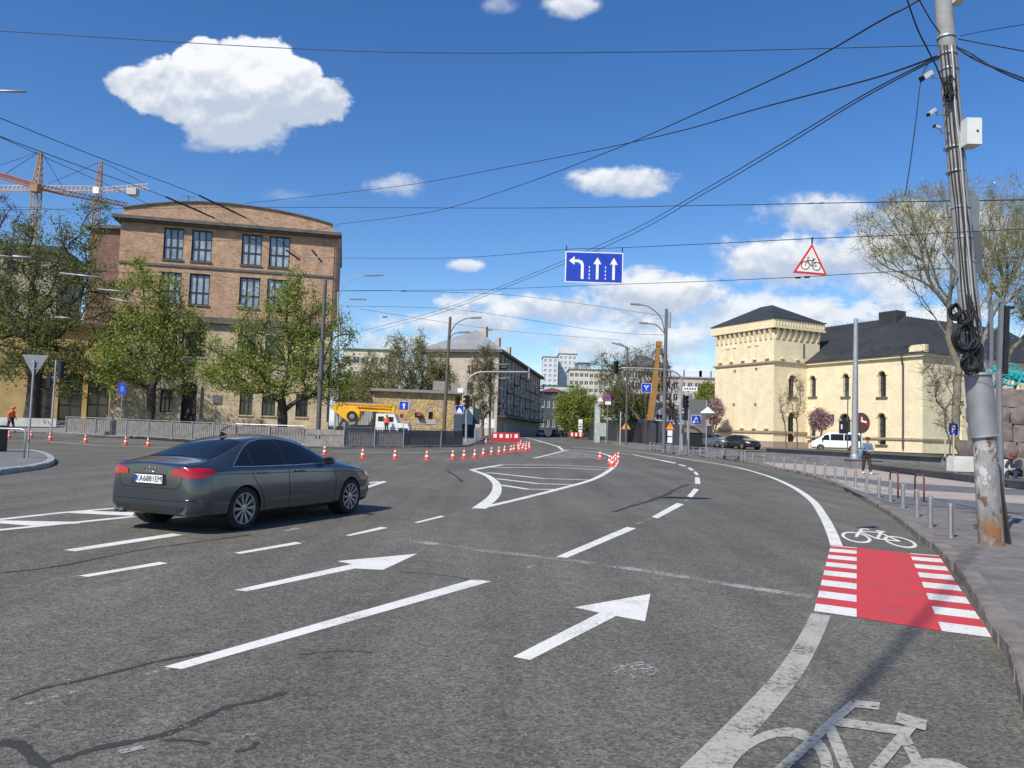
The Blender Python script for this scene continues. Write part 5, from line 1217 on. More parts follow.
def make_sedan(name, label, group=None, plate='KA6881EM', paintm=None):
    root = empty(name); tag(root, label, 'car', group)
    S = [(-2.400, .33, .60, .57, .86, .50, .965, .30, .985, .99), (-2.365, .28, .76, .73, .88, .62, .985, .36, 1.005, 1.01), (-2.24, .25, .855, .82, .895, .68, 1.0, .38, 1.022, 1.03),
         (-2.10, .23, .895, .865, .905, .70, 1.02, .40, 1.045, 1.052), (-1.90, .21, .905, .88, .91, .70, 1.045, .41, 1.07, 1.078), (-1.50, .20, .912, .885, .91, .645, 1.17, .39, 1.225, 1.24), (-1.02, .19, .913, .887, .905, .585, 1.325, .36, 1.38, 1.395),
         (-.45, .18, .913, .887, .90, .565, 1.375, .35, 1.425, 1.438), (.10, .18, .913, .887, .893, .57, 1.345, .35, 1.405, 1.42), (.55, .18, .912, .885, .885, .615, 1.205, .37, 1.285, 1.305), (1.02, .19, .908, .88, .875, .69, .995, .41, 1.04, 1.055),
         (1.50, .19, .90, .865, .85, .69, .93, .40, .965, .975), (1.95, .19, .875, .83, .80, .64, .855, .36, .885, .895), (2.15, .20, .81, .765, .73, .56, .775, .33, .805, .815), (2.25, .22, .68, .63, .68, .46, .715, .27, .735, .745), (2.295, .26, .50, .46, .62, .34, .65, .2, .665, .67)]
    def ringf(s):
        x, zb, wm, wsh, zsh, w7, z7, w8, z8, z9 = s
        cab = -1.90 < x < 1.1
        w6, z6 = (wsh - .045, zsh + .05) if cab else (wsh * .62 + w7 * .38, zsh * .5 + z7 * .5)
        xr = lambda z: x + (.05 * max(0, z - .62) if x < -2.2 else 0)
        return [(x, 0, zb), (x, wm * .5, zb), (x, wm * .86, zb), (xr(zb), wm * .965, zb + .06), (x, wm, .42), (xr(.66), wm * .995, .64), (xr(zsh), wsh, zsh), (xr(z6), w6, z6), (xr(z7), w7, z7), (xr(z8), w8, z8), (xr(z9), 0, z9)]
    bm, rings = loft_body(S, 11, ringf)
    # crease the boot lip and shoulder
    me = finish_body(bm, rings, [(6, .55), (3, .4), (2, .4)], 3, (-1.404, 1.404), .352, .90)
    pm = paintm or paint_grey; me.materials.clear(); me.materials.append(pm)
    me.polygons.foreach_set('use_smooth', [True] * len(me.polygons)); me.set_sharp_from_angle(angle=radians(50))
    body = bpy.data.objects.new('body', me); COL.objects.link(body); body.parent = root; body.material_slots[0].link = 'OBJECT'; body.material_slots[0].material = pm
    bvh = BVHTree.FromPolygons([v.co.copy() for v in me.vertices], [tuple(p.vertices) for p in me.polygons])
    def patch(nm, outl, pr, m, off=.004, res=.06, parent=root):
        V, F_ = mk_patch(bvh, outl, pr, off, res); mb = MB(); mb.add(V, F_); return mb.build(nm, m, parent, smooth=True, recalc=False)
    ZB = .955
    sx_ = lambda L: [(a - .19, b) for a, b in L]
    front = [(.90, ZB), (.965, ZB + .012), (.72, 1.115), (.45, 1.235), (.15, 1.318), (-.17, 1.35), (-.20, ZB)]
    rear = [(-.25, ZB), (-.22, 1.352), (-.5, 1.345), (-.75, 1.305), (-.93, 1.24), (-1.005, ZB + .005)]
    quart = [(-1.04, ZB + .005), (-.965, 1.225), (-1.12, 1.14), (-1.30, 1.03), (-1.405, ZB + .012)]
    trim = [(.98, ZB), (.72, 1.13), (.45, 1.25), (.15, 1.333), (-.2, 1.366), (-.5, 1.36), (-.76, 1.32), (-.97, 1.245), (-1.14, 1.15), (-1.32, 1.04), (-1.44, ZB), (-1.0, ZB - .01), (0, ZB - .012), (.98, ZB)]
    front, rear, quart, trim = sx_(front), sx_(rear), sx_(quart), sx_(trim)
    for s in (1, -1):
        P = side_p(s)
        for q in (front, rear, quart): patch('side_window', q, P, glass_c)
        patch('window_pillar', sx_([(-.2, ZB), (-.17, 1.35), (-.22, 1.352), (-.25, ZB)]), P, black, .005); patch('window_pillar', sx_([(-1.005, ZB), (-.93, 1.24), (-.965, 1.225), (-1.04, ZB)]), P, black, .005)
        L = proj_line(bvh, trim, P, .004); mb = MB(); mb.tube(L, .0085, 5); mb.build('window_trim', chrome, root, smooth=True)
        # door gaps
        for ln in ([(.84, ZB - .02), (.92, .7), (.90, .42), (.88, .26)], [(-.40, ZB - .02), (-.36, .26)], [(-1.27, ZB - .02), (-1.24, .80), (-1.10, .64), (-1.0, .45), (-.94, .26)], [(.9, .262), (-.9, .262)]):
            L = proj_line(bvh, ln, P, .001); mb = MB(); mb.tube(L, .0045, 4); mb.build('door_gap', shut, root)
        L = proj_line(bvh, [(-2.05, .86), (-1.2, .845), (0, .825), (1.0, .80), (1.9, .76)], P, .0); mb = MB(); mb.tube(L, .006, 4); mb.build('swage_line', pm, root, smooth=True)
        for hx in (-1.12, -.22):
            L = proj_line(bvh, [(hx, .845), (hx + .2, .842)], P, .028); L = [L[0] - Vector((0, s * .03, 0))] + L + [L[-1] - Vector((0, s * .03, 0))]; mb = MB(); mb.tube(L, .014, 6); mb.build('door_handle', pm, root, smooth=True)
        # mirror
        h = bvh.ray_cast(Vector((.60, s * 3, .98)), Vector((0, -s, 0)))[0]
        bmq = bmesh.new(); bmesh.ops.create_uvsphere(bmq, u_segments=14, v_segments=10, radius=1); mb = MB()
        for v in bmq.verts: x, y, z = v.co; v.co = Vector((.62 + .075 * (x if x > 0 else x * .5), h.y + s * .15 + .115 * y, 1.0 + .07 * z))
        mb.add([v.co.copy() for v in bmq.verts], [[v.index for v in f.verts] for f in bmq.faces]); bmq.free()
        mi = mb.build('mirror', pm, root, smooth=True); mb = MB(); mb.bar((.66, h.y - s * .03, .955), (.64, h.y + s * .08, .985), .05, .03); mb.build('arm', black, mi)
        mb = MB(); mb.box((.578, h.y + s * .15, 1.0), (.01, .17, .10)); mb.build('mirror_glass', glass_c, mi)
        # wheel arch lining
        for ax in (-1.404, 1.404):
            make_wheel(root, (ax, s * .795, .325), -s)
            mb = MB(); M_ = Matrix.Rotation(radians(90), 3, 'X'); mb.lathe([(.345, -.2), (.345, .0)], (ax, s * .70 + (.1 if s > 0 else -.1) * 1.0, .33), 28, M=M_, cap=False); mb.build('wheel_arch', rubber, root, smooth=True)
        # lamps
        cyl = lambda th, z, s=s: ((-1.5 - 3 * cos(th), s * 3 * sin(th), z), (cos(th), -s * sin(th), 0))
        t0 = .44
        patch('tail_lamp', [(t0, .835), (t0 + .005, .90), (t0 + .1, .935), (.82, .945), (.95, .935), (1.055, .895), (.99, .845), (.85, .80), (.70, .80), (.55, .825)], cyl, lamp_red, .010, .03)
        cyf = lambda th, z, s=s: ((1.5 + 3 * cos(th), s * 3 * sin(th), z), (-cos(th), -s * sin(th), 0))
        patch('headlamp', [(.60, .60), (.58, .66), (.85, .74), (1.15, .76), (1.10, .70), (.9, .61)], cyf, lamp_clear, .010, .04)
        patch('fog_lamp', [(.62, .36), (.60, .46), (.95, .47), (.92, .36)], cyf, black, .008, .04)
    patch('rear_window', [(-1.86, -.60), (-1.89, 0), (-1.86, .60), (-1.5, .56), (-1.10, .48), (-1.06, 0), (-1.10, -.48), (-1.5, -.56)], top_p, glass_c, .005)
    patch('windscreen', [(1.0, -.64), (1.05, 0), (1.0, .64), (.61, .585), (.25, .53), (.21, 0), (.25, -.53), (.61, -.585)], top_p, glass_c, .005)
    for ln in ([(-1.90, -.66), (-1.92, 0), (-1.90, .66)], [(1.08, -.70), (1.6, -.67), (2.05, -.56)], [(1.08, .70), (1.6, .67), (2.05, .56)], [(-1.90, .66), (-2.1, .71), (-2.28, .70)], [(-1.90, -.66), (-2.1, -.71), (-2.28, -.70)]):
        L = proj_line(bvh, ln, top_p, .001); mb = MB(); mb.tube(L, .0045, 4); mb.build('panel_gap', shut, root)
    rp = lambda u, v: ((-5, u, v), (1, 0, 0))
    for ln in ([(-.60, .83), (-.58, .70), (-.50, .645), (.50, .645), (.58, .70), (.60, .83)],):
        L = proj_line(bvh, ln, rp, .001); mb = MB(); mb.tube(L, .005, 4); mb.build('boot_gap', shut, root)
    # bumper crease shelf
    L = proj_line(bvh, [(-.80, .50), (-.4, .49), (.4, .49), (.80, .50)], rp, .004); mb = MB(); mb.tube(L, .012, 5); mb.build('bumper_crease', pm, root, smooth=True)
    patch('diffuser', [(-.62, .335), (-.66, .40), (.66, .40), (.62, .335)], rp, black, .006, .05)
    for y in (.50, .60):
        mb = MB(); mb.tube([(-2.42, y, .29), (-2.2, y, .29)], .032, 12); mb.build('exhaust', pole_g, root, smooth=True)
    # plate recess and plate
    patch('plate_recess', [(-.34, .69), (-.30, .845), (.30, .845), (.34, .69)], rp, shut, .003, .05)
    h = bvh.ray_cast(Vector((-5, 0, .77)), Vector((1, 0, 0)))[0]; px_ = h.x - .02
    pl = MB(); pl.box((px_, 0, .77), (.012, .54, .118)); pl = pl.build('number_plate', white_s, root)
    mb = MB(); mb.box((px_ - .008, .247, .77), (.004, .042, .112)); mb.build('plate_band', blue_s, pl)
    Mx = Matrix(((0, 0, -1, px_ - .0105), (-1, 0, 0, -.02), (0, 1, 0, .77), (0, 0, 0, 1)))
    if plate: text_mesh(plate, .118, black, 'plate_lettering', pl, Mx, .001, sx=.92)
    mb = MB(); mb.box((px_ + .005, 0, .70), (.02, .56, .016)); mb.build('plate_frame', black, root)
    # four rings emblem
    h = bvh.ray_cast(Vector((-5, 0, .905)), Vector((1, 0, 0)))[0]; mb = MB()
    for i in range(4): mb.tube([(h.x - .006, (i - 1.5) * .052 + .035 * cos(t * pi / 8), .905 + .035 * sin(t * pi / 8)) for t in range(17)], .0045, 5, cap=False)
    mb.build('emblem', chrome, root, smooth=True)
    mb = MB(); mb.box((h.x + .004, -.40, .86), (.01, .10, .018)); mb.build('boot_badge', chrome, root)
    # grille
    fp = lambda u, v: ((5, u, v), (-1, 0, 0))
    patch('grille', [(-.34, .60), (-.30, .33), (.30, .33), (.34, .60)], fp, black, .006, .05)
    mb = MB(); L = proj_line(bvh, [(-.34, .60), (-.30, .33), (.30, .33), (.34, .60), (-.34, .60)], fp, .008); mb.tube(L, .01, 5); mb.build('grille_frame', chrome, root)
    # shark fin
    mb = MB(); mb.add([(-1.04, -.02, 1.385), (-1.04, .02, 1.385), (-.88, .014, 1.41), (-.88, -.014, 1.41), (-1.03, 0, 1.455), (-.98, 0, 1.455)], [(0, 1, 4), (1, 2, 5, 4), (2, 3, 5), (3, 0, 4, 5)]); mb.build('roof_antenna', black, root)
    mb = MB(); mb.span((-1.9, -.6, .2), (1.9, .6, .3)); mb.build('underbody', black, root)
    return root
# the sedan driving away
Wr = G(241, 530.5); Wf = G(352, 513.5)
hd = (Wf - Wr); ang = atan2(hd.y, hd.x); hv = Vector((cos(ang), sin(ang), 0)); rv = Vector((sin(ang), -cos(ang), 0))
mid = (Wr + Wf) / 2 - rv * .90; mid.z = 0
sedan = make_sedan('sedan_car', 'dark grey metallic four door saloon driving away on the road at the left')
sedan.location = mid; sedan.rotation_euler = (0, 0, ang)
def recolor(root, m):
    for c in root.children:
        if c.name.split('.')[0] == 'body': c.material_slots[0].material = m
        elif c.name.split('.')[0] in ('mirror', 'door_handle', 'swage_line', 'bumper_crease'):
            c.material_slots[0].link = 'OBJECT'; c.material_slots[0].material = m
def park(px, D, face_deg, m, label, sc=1.0, nm='parked_car', group='cars parked by the tower'):
    c = copy_tree(sedan); c.name = nm; p = gx(px, D, .12); c.location = p; c.rotation_euler = (0, 0, radians(face_deg)); c.scale = (sc, sc, sc); c['label'] = label; c['category'] = 'car'; c['group'] = group; recolor(c, m)
    for q in list(c.children):
        if q.name.split('.')[0] == 'number_plate': 
            for t in list(q.children):
                if 'lettering' in t.name: bpy.data.objects.remove(t)
    return c
park(716.5, 80, -70, paint_silver, 'silver grey car parked facing the street left of the black one by the fortress tower')
park(741, 77, -72, paint_black, 'black car parked at the foot of the fortress tower beside the silver grey one')

# simple far traffic
def far_car(px, D, h, L, m, label, name='car', rot=90, dz=0):
    r = empty(name, gx(px, D, dz), radians(rot)); tag(r, label, 'car', 'cars far down the street')
    S = [(-L / 2, .35, .70, .86), (-L / 2 + .25, .25, .82, .95), (-L * .30, .22, .86, h * .72), (-L * .2, .2, .86, h), (L * .06, .2, .86, h), (L * .22, .2, .86, h * .68), (L / 2 - .3, .22, .84, h * .6), (L / 2, .35, .72, h * .45)]
    bm, rings = loft_body(S, 7, lambda s: [(s[0], 0, s[1]), (s[0], s[2] * .9, s[1]), (s[0], s[2], .5), (s[0], s[2] * .98, min(.9, s[3])), (s[0], s[2] * (.78 if s[3] > 1 else .85), max(s[3] - .06, .7)), (s[0], s[2] * .5, s[3]), (s[0], 0, s[3])])
    me = finish_body(bm, rings, [], 1); me.materials.clear(); me.materials.append(m); me.polygons.foreach_set('use_smooth', [True] * len(me.polygons)); b = bpy.data.objects.new('body', me); COL.objects.link(b); b.parent = r
    mb = MB(); mb.prism([(-.62, .95), (.62, .95), (.5, h - .12), (-.5, h - .12)], lambda u, v, d: (-L * .30 + (v - .95) * .35 - .03 + d, u, v), -.05, .0); mb.build('rear_window', glass_c, r)
    mb = MB(); [mb.box((-L / 2 + .02, y, .82), (.08, .22, .12)) for y in (-.62, .62)]; mb.build('tail_lamp', lamp_red, r)
    for x in (-L * .3, L * .3):
        for y in (-.74, .74): mb = MB(); mb.lathe([(.31, -.1), (.31, .1)], (x, y, .31), 14, M=Matrix.Rotation(radians(90), 3, 'X')); mb.build('wheel', rubber, r)
    return r
for px, D, h, L, m, lab in [(522, 190, 1.5, 4.3, paint_grey, 'small grey car far down the street just right of the red barrier'), (530, 225, 1.5, 4.3, paint_black, 'tiny dark car far down the street beyond the small grey one'), (541, 150, 1.5, 4.2, paint_silver, 'silver hatchback driving away far down the middle of the street'), (555, 165, 1.75, 4.5, paint_black, 'dark off roader far down the street at the right kerb'), (560, 205, 1.6, 4.5, paint_grey, 'distant grey car behind the dark off roader'), (519, 260, 2.6, 5.6, white_p, 'white box van furthest down the street')]:
    far_car(px, D, h, L, m, lab)

# white van
def make_van(loc, rz):
    r = empty('white_van', loc, rz); tag(r, 'white passenger van parked on the lawn before the hall, front facing left', 'van')
    S = [(-2.45, .42, .84, 1.0, .74, 1.72, .5, 1.80), (-2.40, .30, .92, 1.05, .82, 1.85, .6, 1.93), (-1.6, .26, .95, 1.05, .84, 1.90, .6, 1.98), (0, .25, .95, 1.05, .84, 1.90, .6, 1.98), (.9, .25, .95, 1.05, .83, 1.86, .58, 1.94), (1.35, .25, .95, 1.05, .78, 1.56, .56, 1.62), (1.75, .25, .94, 1.03, .74, 1.16, .5, 1.20), (2.2, .26, .90, .95, .70, .99, .45, 1.03), (2.4, .30, .80, .80, .62, .82, .4, .86), (2.45, .36, .62, .66, .5, .7, .3, .72)]
    bm, rings = loft_body(S, 8, lambda s: [(s[0], 0, s[1]), (s[0], s[2] * .88, s[1]), (s[0], s[2], s[1] + .15), (s[0], s[2], .7 if s[3] > .7 else s[3] * .8), (s[0], s[2] * .98, s[3]), (s[0], s[4], s[5]), (s[0], s[6], s[7]), (s[0], 0, s[7] + .02)])
    me = finish_body(bm, rings, [(5, .5), (4, .3), (2, .5)], 2, (-1.5, 1.5), .37, .95); me.materials.clear(); me.materials.append(white_p); me.polygons.foreach_set('use_smooth', [True] * len(me.polygons)); me.set_sharp_from_angle(angle=radians(50))
    b = bpy.data.objects.new('body', me); COL.objects.link(b); b.parent = r
    bvh = BVHTree.FromPolygons([v.co.copy() for v in me.vertices], [tuple(p.vertices) for p in me.polygons])
    def patch(nm, outl, pr, m, off=.006, res=.1):
        V, F_ = mk_patch(bvh, outl, pr, off, res); q = MB(); q.add(V, F_); return q.build(nm, m, r, smooth=True, recalc=False)
    for s in (1, -1):
        for q in ([(1.45, 1.12), (1.12, 1.62), (.72, 1.74), (.65, 1.12)], [(.55, 1.12), (.55, 1.76), (-.65, 1.78), (-.65, 1.12)], [(-.75, 1.12), (-.75, 1.78), (-2.15, 1.74), (-2.2, 1.12)]): patch('side_window', q, side_p(s), glass_c)
        for ln in ([(.6, 1.8), (.6, .3)], [(-.7, 1.8), (-.7, .3)]): L = proj_line(bvh, ln, side_p(s), .002); q = MB(); q.tube(L, .008, 4); q.build('door_gap', shut, r)
        for ax in (-1.5, 1.5): make_wheel(r, (ax, s * .82, .34), -s, r=.34)
        patch('headlamp', [(2.15, .72), (2.1, .90), (2.33, .88), (2.36, .74)], side_p(s), lamp_clear); patch('sill_guard', [(2.2, .3), (2.2, .42), (-2.2, .42), (-2.2, .3)], side_p(s), black, .004)
        h = bvh.ray_cast(Vector((1.3, s * 3, 1.15)), Vector((0, -s, 0)))[0]; q = MB(); q.box((1.35, h.y + s * .15, 1.22), (.1, .2, .25)); q.build('mirror', black, r)
    patch('windscreen', [(1.68, -.68), (1.68, .68), (.98, .66), (.98, -.66)], top_p, glass_c)
    patch('grille', [(-.6, .45), (-.6, .66), (.6, .66), (.6, .45)], lambda u, v: ((5, u, v), (-1, 0, 0)), black)
    return r
p = gx(836, 79, .12); make_van(p, radians(180 - 20))
# ------------------------------------------------------------------ planters, railings, bollards
ORD = ['first', 'second', 'third', 'fourth', 'fifth', 'sixth', 'seventh', 'eighth', 'ninth', 'tenth', 'eleventh', 'twelfth', 'thirteenth', 'fourteenth', 'fifteenth', 'sixteenth', 'seventeenth', 'eighteenth', 'nineteenth', 'twentieth']
def planter(name, label, front, depthv, ztop, zbot=.0, cap=True):
    P = [Vector(p) for p in front]; B = [p + Vector(depthv) for p in P]; o = empty(name, (P[0].x, P[0].y, zbot)); tag(o, label, 'planter'); O = o.location
    poly = [(p.x - O.x, p.y - O.y) for p in P + list(reversed(B))]
    inn = []
    c = sum((Vector(q) for q in poly), Vector((0, 0))) / len(poly)
    mb = MB(); mb.prism(poly, lambda u, v, d: (u, v, d), 0, ztop - zbot - .06); mb.build('wall', mat_granite_s, o)
    mb = MB(); n = len(P)
    for a, b in zip(P, P[1:]):
        mb.bar((a.x - O.x, a.y - O.y, ztop - zbot - .03), (b.x - O.x, b.y - O.y, ztop - zbot - .03), .42, .06)
    mb.build('coping', granite, o)
    mb = MB(); mb.prism([(p[0] * .985 + c.x * .015, p[1] * .985 + c.y * .015) for p in poly], lambda u, v, d: (u, v, d), ztop - zbot - .05, ztop - zbot - .02); mb.build('planting', dirt_m if 'nearer' in label else grass_m, o)
    return o
mat_granite_s = mat_brick('granite_slabs', (.20, .20, .20), (.16, .16, .165), (.10, .10, .10), .9, .5, .008, dirt=.2)
w0 = G(766, 458, .12); w1 = Vector((at(943, 456, 41).x, 41)); w2 = Vector((31, 36.5))
planter('planter_wall', 'long dark granite planter wall with grass top in front of the white van and hall', [(w0.x, w0.y), (w1.x, w1.y), (w2.x, w2.y)], (6, 3.5), 1.0)
b0 = G(871, 469.5, .12); b1 = G(975, 483, .12); b2 = G(1009, 488, .12); b3 = G(1100, 499, .12)
planter('bench_planter', 'nearer low dark granite planter bench behind the walking person and the utility pole', [(b0.x, b0.y), (b1.x, b1.y), (b2.x, b2.y), (b3.x, b3.y)], (5.2, 2.4), .47)
pb = gx(862, 43.5, .12); o = empty('pole_plinth', pb); tag(o, 'square grey granite plinth at the foot of the tall light grey mast', 'plinth'); mb = MB(); mb.box((.1, .1, .24), (1.7, 1.0, .48)); mb.box((.1, .1, .51), (1.8, 1.1, .055)); mb.build('block', mat_granite_s, o)
# pale concrete blocks by the monument
for (pa, pb_, D, lab) in [((955, 470), (981, 457), 32.5, 'left pale concrete block before the rock monument'), ((983, 474), (1022, 460), 31.5, 'right pale concrete block before the rock monument, behind the utility pole')]:
    a = at(pa[0], pa[1], D); b = at(pb_[0], pb_[1], D); o = empty('concrete_block', (a.x, D, .45)); tag(o, lab, 'block', 'pale concrete blocks'); h = max(.5, b.z - .45)
    bm = bmesh.new(); bmesh.ops.create_cube(bm, size=1); [setattr(v, 'co', Vector((v.co.x * (b.x - a.x) + (b.x - a.x) / 2, v.co.y * .7 + .35, (v.co.z + .5) * h))) for v in bm.verts]; bmesh.ops.bevel(bm, geom=bm.edges, offset=.07, segments=2, affect='EDGES')
    me = bpy.data.meshes.new('body'); bm.to_mesh(me); bm.free(); me.materials.append(pale_conc); q = bpy.data.objects.new('body', me); COL.objects.link(q); q.parent = o
# small dark granite bench by the scooter
p = G(760, 456.5, .12); o = empty('granite_bench', p); tag(o, 'short dark granite block seat beside the left end of the long planter wall', 'bench'); mb = MB(); mb.box((0, 0, .2), (2.2, .6, .4)); mb.box((0, 0, .43), (2.3, .7, .055)); mb.build('seat', mat_granite_s, o)

BOL = [(951, 538), (930.5, 527.4), (917, 516.7), (903, 508.3), (890.4, 502), (879, 497.7), (866.6, 492), (855.6, 487.4), (845.5, 483.5), (835, 481.2), (825, 478.6), (815, 475.8), (804.5, 473.6), (795, 471.6), (784, 469.6), (774, 467), (764, 464.3), (752.7, 462.3), (741.6, 460.6)]
def make_bollard():
    o = empty('bollard'); mb = MB(); mb.lathe([(.044, 0), (.044, .50)], n=20); mb.lathe([(.075, .0), (.075, .012), (.045, .014)], n=20); mb.build('post', steel, o, smooth=True, angle=40)
    mb = MB(); mb.lathe([(.044, .515), (.05, .52), (.05, .56), (.0001, .575)], n=20); mb.lathe([(.036, .50), (.036, .515)], n=16); mb.build('cap', mat('polished_steel', (.8, .8, .78), .18, .9), o, smooth=True, angle=40); return o
bol0 = make_bollard()
for i, p in enumerate(BOL):
    o = bol0 if i == 0 else copy_tree(bol0); o.location = G(*p, .12); o.name = 'bollard'
    o['label'] = 'stainless steel bollard along the right kerb, ' + ('nearest to the camera beside the utility pole' if i == 0 else ORD[i] + ' counted from the one nearest the camera'); o['category'] = 'bollard'; o['group'] = 'steel bollards along the right kerb'
# low rail fence further up the right kerb
pts = [G(x, y, .12) for x, y in [(745, 460.5), (722, 458.2), (700, 455.8), (680, 453.5), (662, 451), (650, 449.2)]]
o = empty('low_railing', pts[0]); tag(o, 'low grey double rail along the far part of the right kerb', 'railing'); O = o.location
for i, a in enumerate(pts):
    mb = MB(); mb.tube([(a.x - O.x, a.y - O.y, a.z - O.z), (a.x - O.x, a.y - O.y, a.z - O.z + .62)], .04, 8); mb.build('post', galv, o)
    if i < len(pts) - 1:
        b = pts[i + 1]; k = 3
        for j in range(1, k): c = a.lerp(b, j / k); mb = MB(); mb.tube([(c.x - O.x, c.y - O.y, c.z - O.z), (c.x - O.x, c.y - O.y, c.z - O.z + .6)], .03, 6); mb.build('post', galv, o)
        for h in (.3, .58): mb = MB(); mb.tube([a - O + Vector((0, 0, h)), b - O + Vector((0, 0, h))], .025, 6); mb.build('rail', galv, o)
# cycle stands
rust = mat('rust_red_steel', (.20, .06, .045), .7, .2, var=.3, scale=10)
for (xa, ya), (xb, yb), lab in [((890, 497), (898, 499), 'left dark red hoop cycle stand behind the steel bollards'), ((915, 501), (924, 503), 'right dark red hoop cycle stand behind the steel bollards')]:
    a, b = G(xa, ya, .12), G(xb, yb, .12); o = empty('cycle_stand', a); tag(o, lab, 'cycle stand', 'hoop cycle stands'); d = b - a; d.z = 0
    mb = MB(); mb.tube([(0, 0, 0), (0, 0, .62), d * .12 + Vector((0, 0, .70)), d * .88 + Vector((0, 0, .70)), d + Vector((0, 0, .62)), d], .024, 8); mb.build('hoop', rust, o, smooth=True)
    mb = MB(); mb.lathe([(.05, 0), (.05, .015)], n=12); mb.lathe([(.05, 0), (.05, .015)], c=(d.x, d.y, 0), n=12); mb.build('foot', galv, o)

# ------------------------------------------------------------------ left bank fence
board = mat('grey_boards', (.20, .185, .17), .9, var=.25, scale=3)
def picket_fence(name, label, pxs, m, off=.9, h=1.25, post_every=2.6, gap=.03, group=None, bw=.16):
    """dense upright boards with rail posts, standing just behind the far kerb"""
    P = [G(x, y, .12) + Vector((0, off, 0)) for x, y in pxs]; o = empty(name, P[0]); tag(o, label, 'fence', group); O = o.location
    for i in range(len(P) - 1):
        a, b = P[i], P[i + 1]; d = b - a; L = d.length; k = max(1, round(L / post_every))
        for s in range(k):
            p, q = a.lerp(b, s / k) - O, a.lerp(b, (s + 1) / k) - O; mb = MB(); n = max(2, int((q - p).length / (bw + gap)))
            for j in range(n): c = p.lerp(q, (j + .5) / n); mb.box((c.x, c.y, c.z + .08 + h / 2 * .92), (bw, .025, h * .92), rz=atan2(d.y, d.x))
            mb.build('board_panel', m, o)
            mb = MB(); e = Vector((0, -.08, 0)); mb.tube([p + e, p + e + Vector((0, 0, h + .12))], .035, 8); mb.tube([p + e + Vector((0, 0, h + .08)), q + e + Vector((0, 0, h + .08))], .025, 6); mb.tube([p + e + Vector((0, 0, .12)), q + e + Vector((0, 0, .12))], .02, 6); mb.build('rail_frame', galv, o)
    return o
picket_fence('picket_fence', 'long grey board fence with steel rails on the far pavement behind the saloon', [(59, 434), (120, 437), (166, 440), (230, 444), (300, 446.4)], board)
picket_fence('picket_fence', 'dark grey board fence on the kerb in front of the ochre stone building', [(402, 447.4), (440, 447.2), (462, 446.8)], mat('charcoal_boards', (.085, .085, .095), .8, var=.2), off=.7)
picket_fence('picket_fence', 'brown grey board fence in front of the yellow truck crane', [(341, 447.2), (402, 447.4)], board, off=.8)
a, b = G(300, 446.4, .12), G(341, 447.2, .12); o = empty('low_wall', a + Vector((0, 1.0, 0))); tag(o, 'low beige concrete wall gap between the board fences at the dark pole', 'wall'); d = b - a
mb = MB(); mb.bar((0, 0, .25), d + Vector((0, 0, .25)), .3, .5); mb.bar((0, 0, .95), d + Vector((0, 0, .95)), .1, .35); [mb.bar(d * t, d * t + Vector((0, 0, 1.1)), .08) for t in (.02, .34, .67, .98)]; mb.build('wall', mat('beige_concrete', (.36, .32, .27), .9, var=.2), o)
# railing right of pavilion
picket_fence('picket_fence', 'short pale railing at the street corner by the traffic lights', [(474, 443.5), (481, 439.8)], galv, off=.6, bw=.06, gap=.1)
# long low kerb wall behind the fence on the left (white stone edge)
a, b = tb_(-20, 64, .45), tb_(56, 66, .45); o = empty('low_wall', a); tag(o, 'pale low retaining wall behind the orange worker at the far left', 'wall'); mb = MB(); mb.bar((0, 0, .35), b - a + Vector((0, 0, .35)), .4, .7); mb.build('wall', pale_conc, o)

# ------------------------------------------------------------------ traffic cones
CONE_L = [(8.8, 438.7), (31, 437.6), (50, 440.4), (85.4, 442.8), (125.6, 445), (147.9, 446.7), (324.5, 455.3), (362.6, 458.7), (395, 459.8), (426.8, 460.6), (452.8, 459.6), (464, 459), (474.7, 458.2), (483.3, 456.6), (491.5, 455), (499, 454.4), (504.6, 453.2), (511, 452.5), (513.8, 451.7)]
CONE_M = [(519, 451.4), (522.5, 450.6), (525.9, 451.6), (529.4, 449.6), (520.6, 446), (526.4, 446.8), (523.8, 448.6), (529, 447.4), (518, 448.4), (486, 443.8)]
CONE_R = [(600, 459.8), (612, 467), (615.3, 462.8), (618.2, 460.3), (609.6, 464.6), (613.4, 465)]
def make_cone():
    o = empty('traffic_cone'); mb = MB()
    bm = bmesh.new(); bmesh.ops.create_cube(bm, size=1); [setattr(v, 'co', Vector((v.co.x * .34, v.co.y * .34, (v.co.z + .5) * .035))) for v in bm.verts]; bmesh.ops.bevel(bm, geom=[e for e in bm.edges], offset=.012, segments=1, affect='EDGES'); mb.add([v.co.copy() for v in bm.verts], [[v.index for v in f.verts] for f in bm.faces]); bm.free()
    mb.build('base', orange_p, o)
    prof = lambda z: .125 - (.125 - .028) * z / .56
    mb = MB(); mb.lathe([(prof(.0352), .0352), (prof(.565), .565), (.018, .568), (.018, .50)], n=18); mb.build('cone_body', orange_p, o, smooth=True, angle=40)
    for z0, z1 in ((.19, .29), (.40, .48)): mb = MB(); mb.lathe([(prof(z0) + .003, z0), (prof(z1) + .003, z1)], n=18, cap=False); mb.build('reflective_band', cone_w, o, smooth=True, angle=40)
    return o
cone0 = make_cone(); n_c = 0
def put_cone(p, label, group, tilt=0):
    global n_c
    o = cone0 if n_c == 0 else copy_tree(cone0); n_c += 1; o.location = G(*p); o.rotation_euler = (tilt, 0, random.uniform(0, 1.5)); o['label'] = label; o['category'] = 'traffic cone'; o['group'] = group
for i, p in enumerate(CONE_L):
    put_cone(p, f'orange and white cone of the long row across the road, {ORD[i]} from the left', 'cones in the long row across the road')
for i, p in enumerate(sorted(CONE_M)): put_cone(p, f'orange and white cone of the far cluster before the red barrier, {ORD[i]} from the left', 'cones clustered before the red barrier')
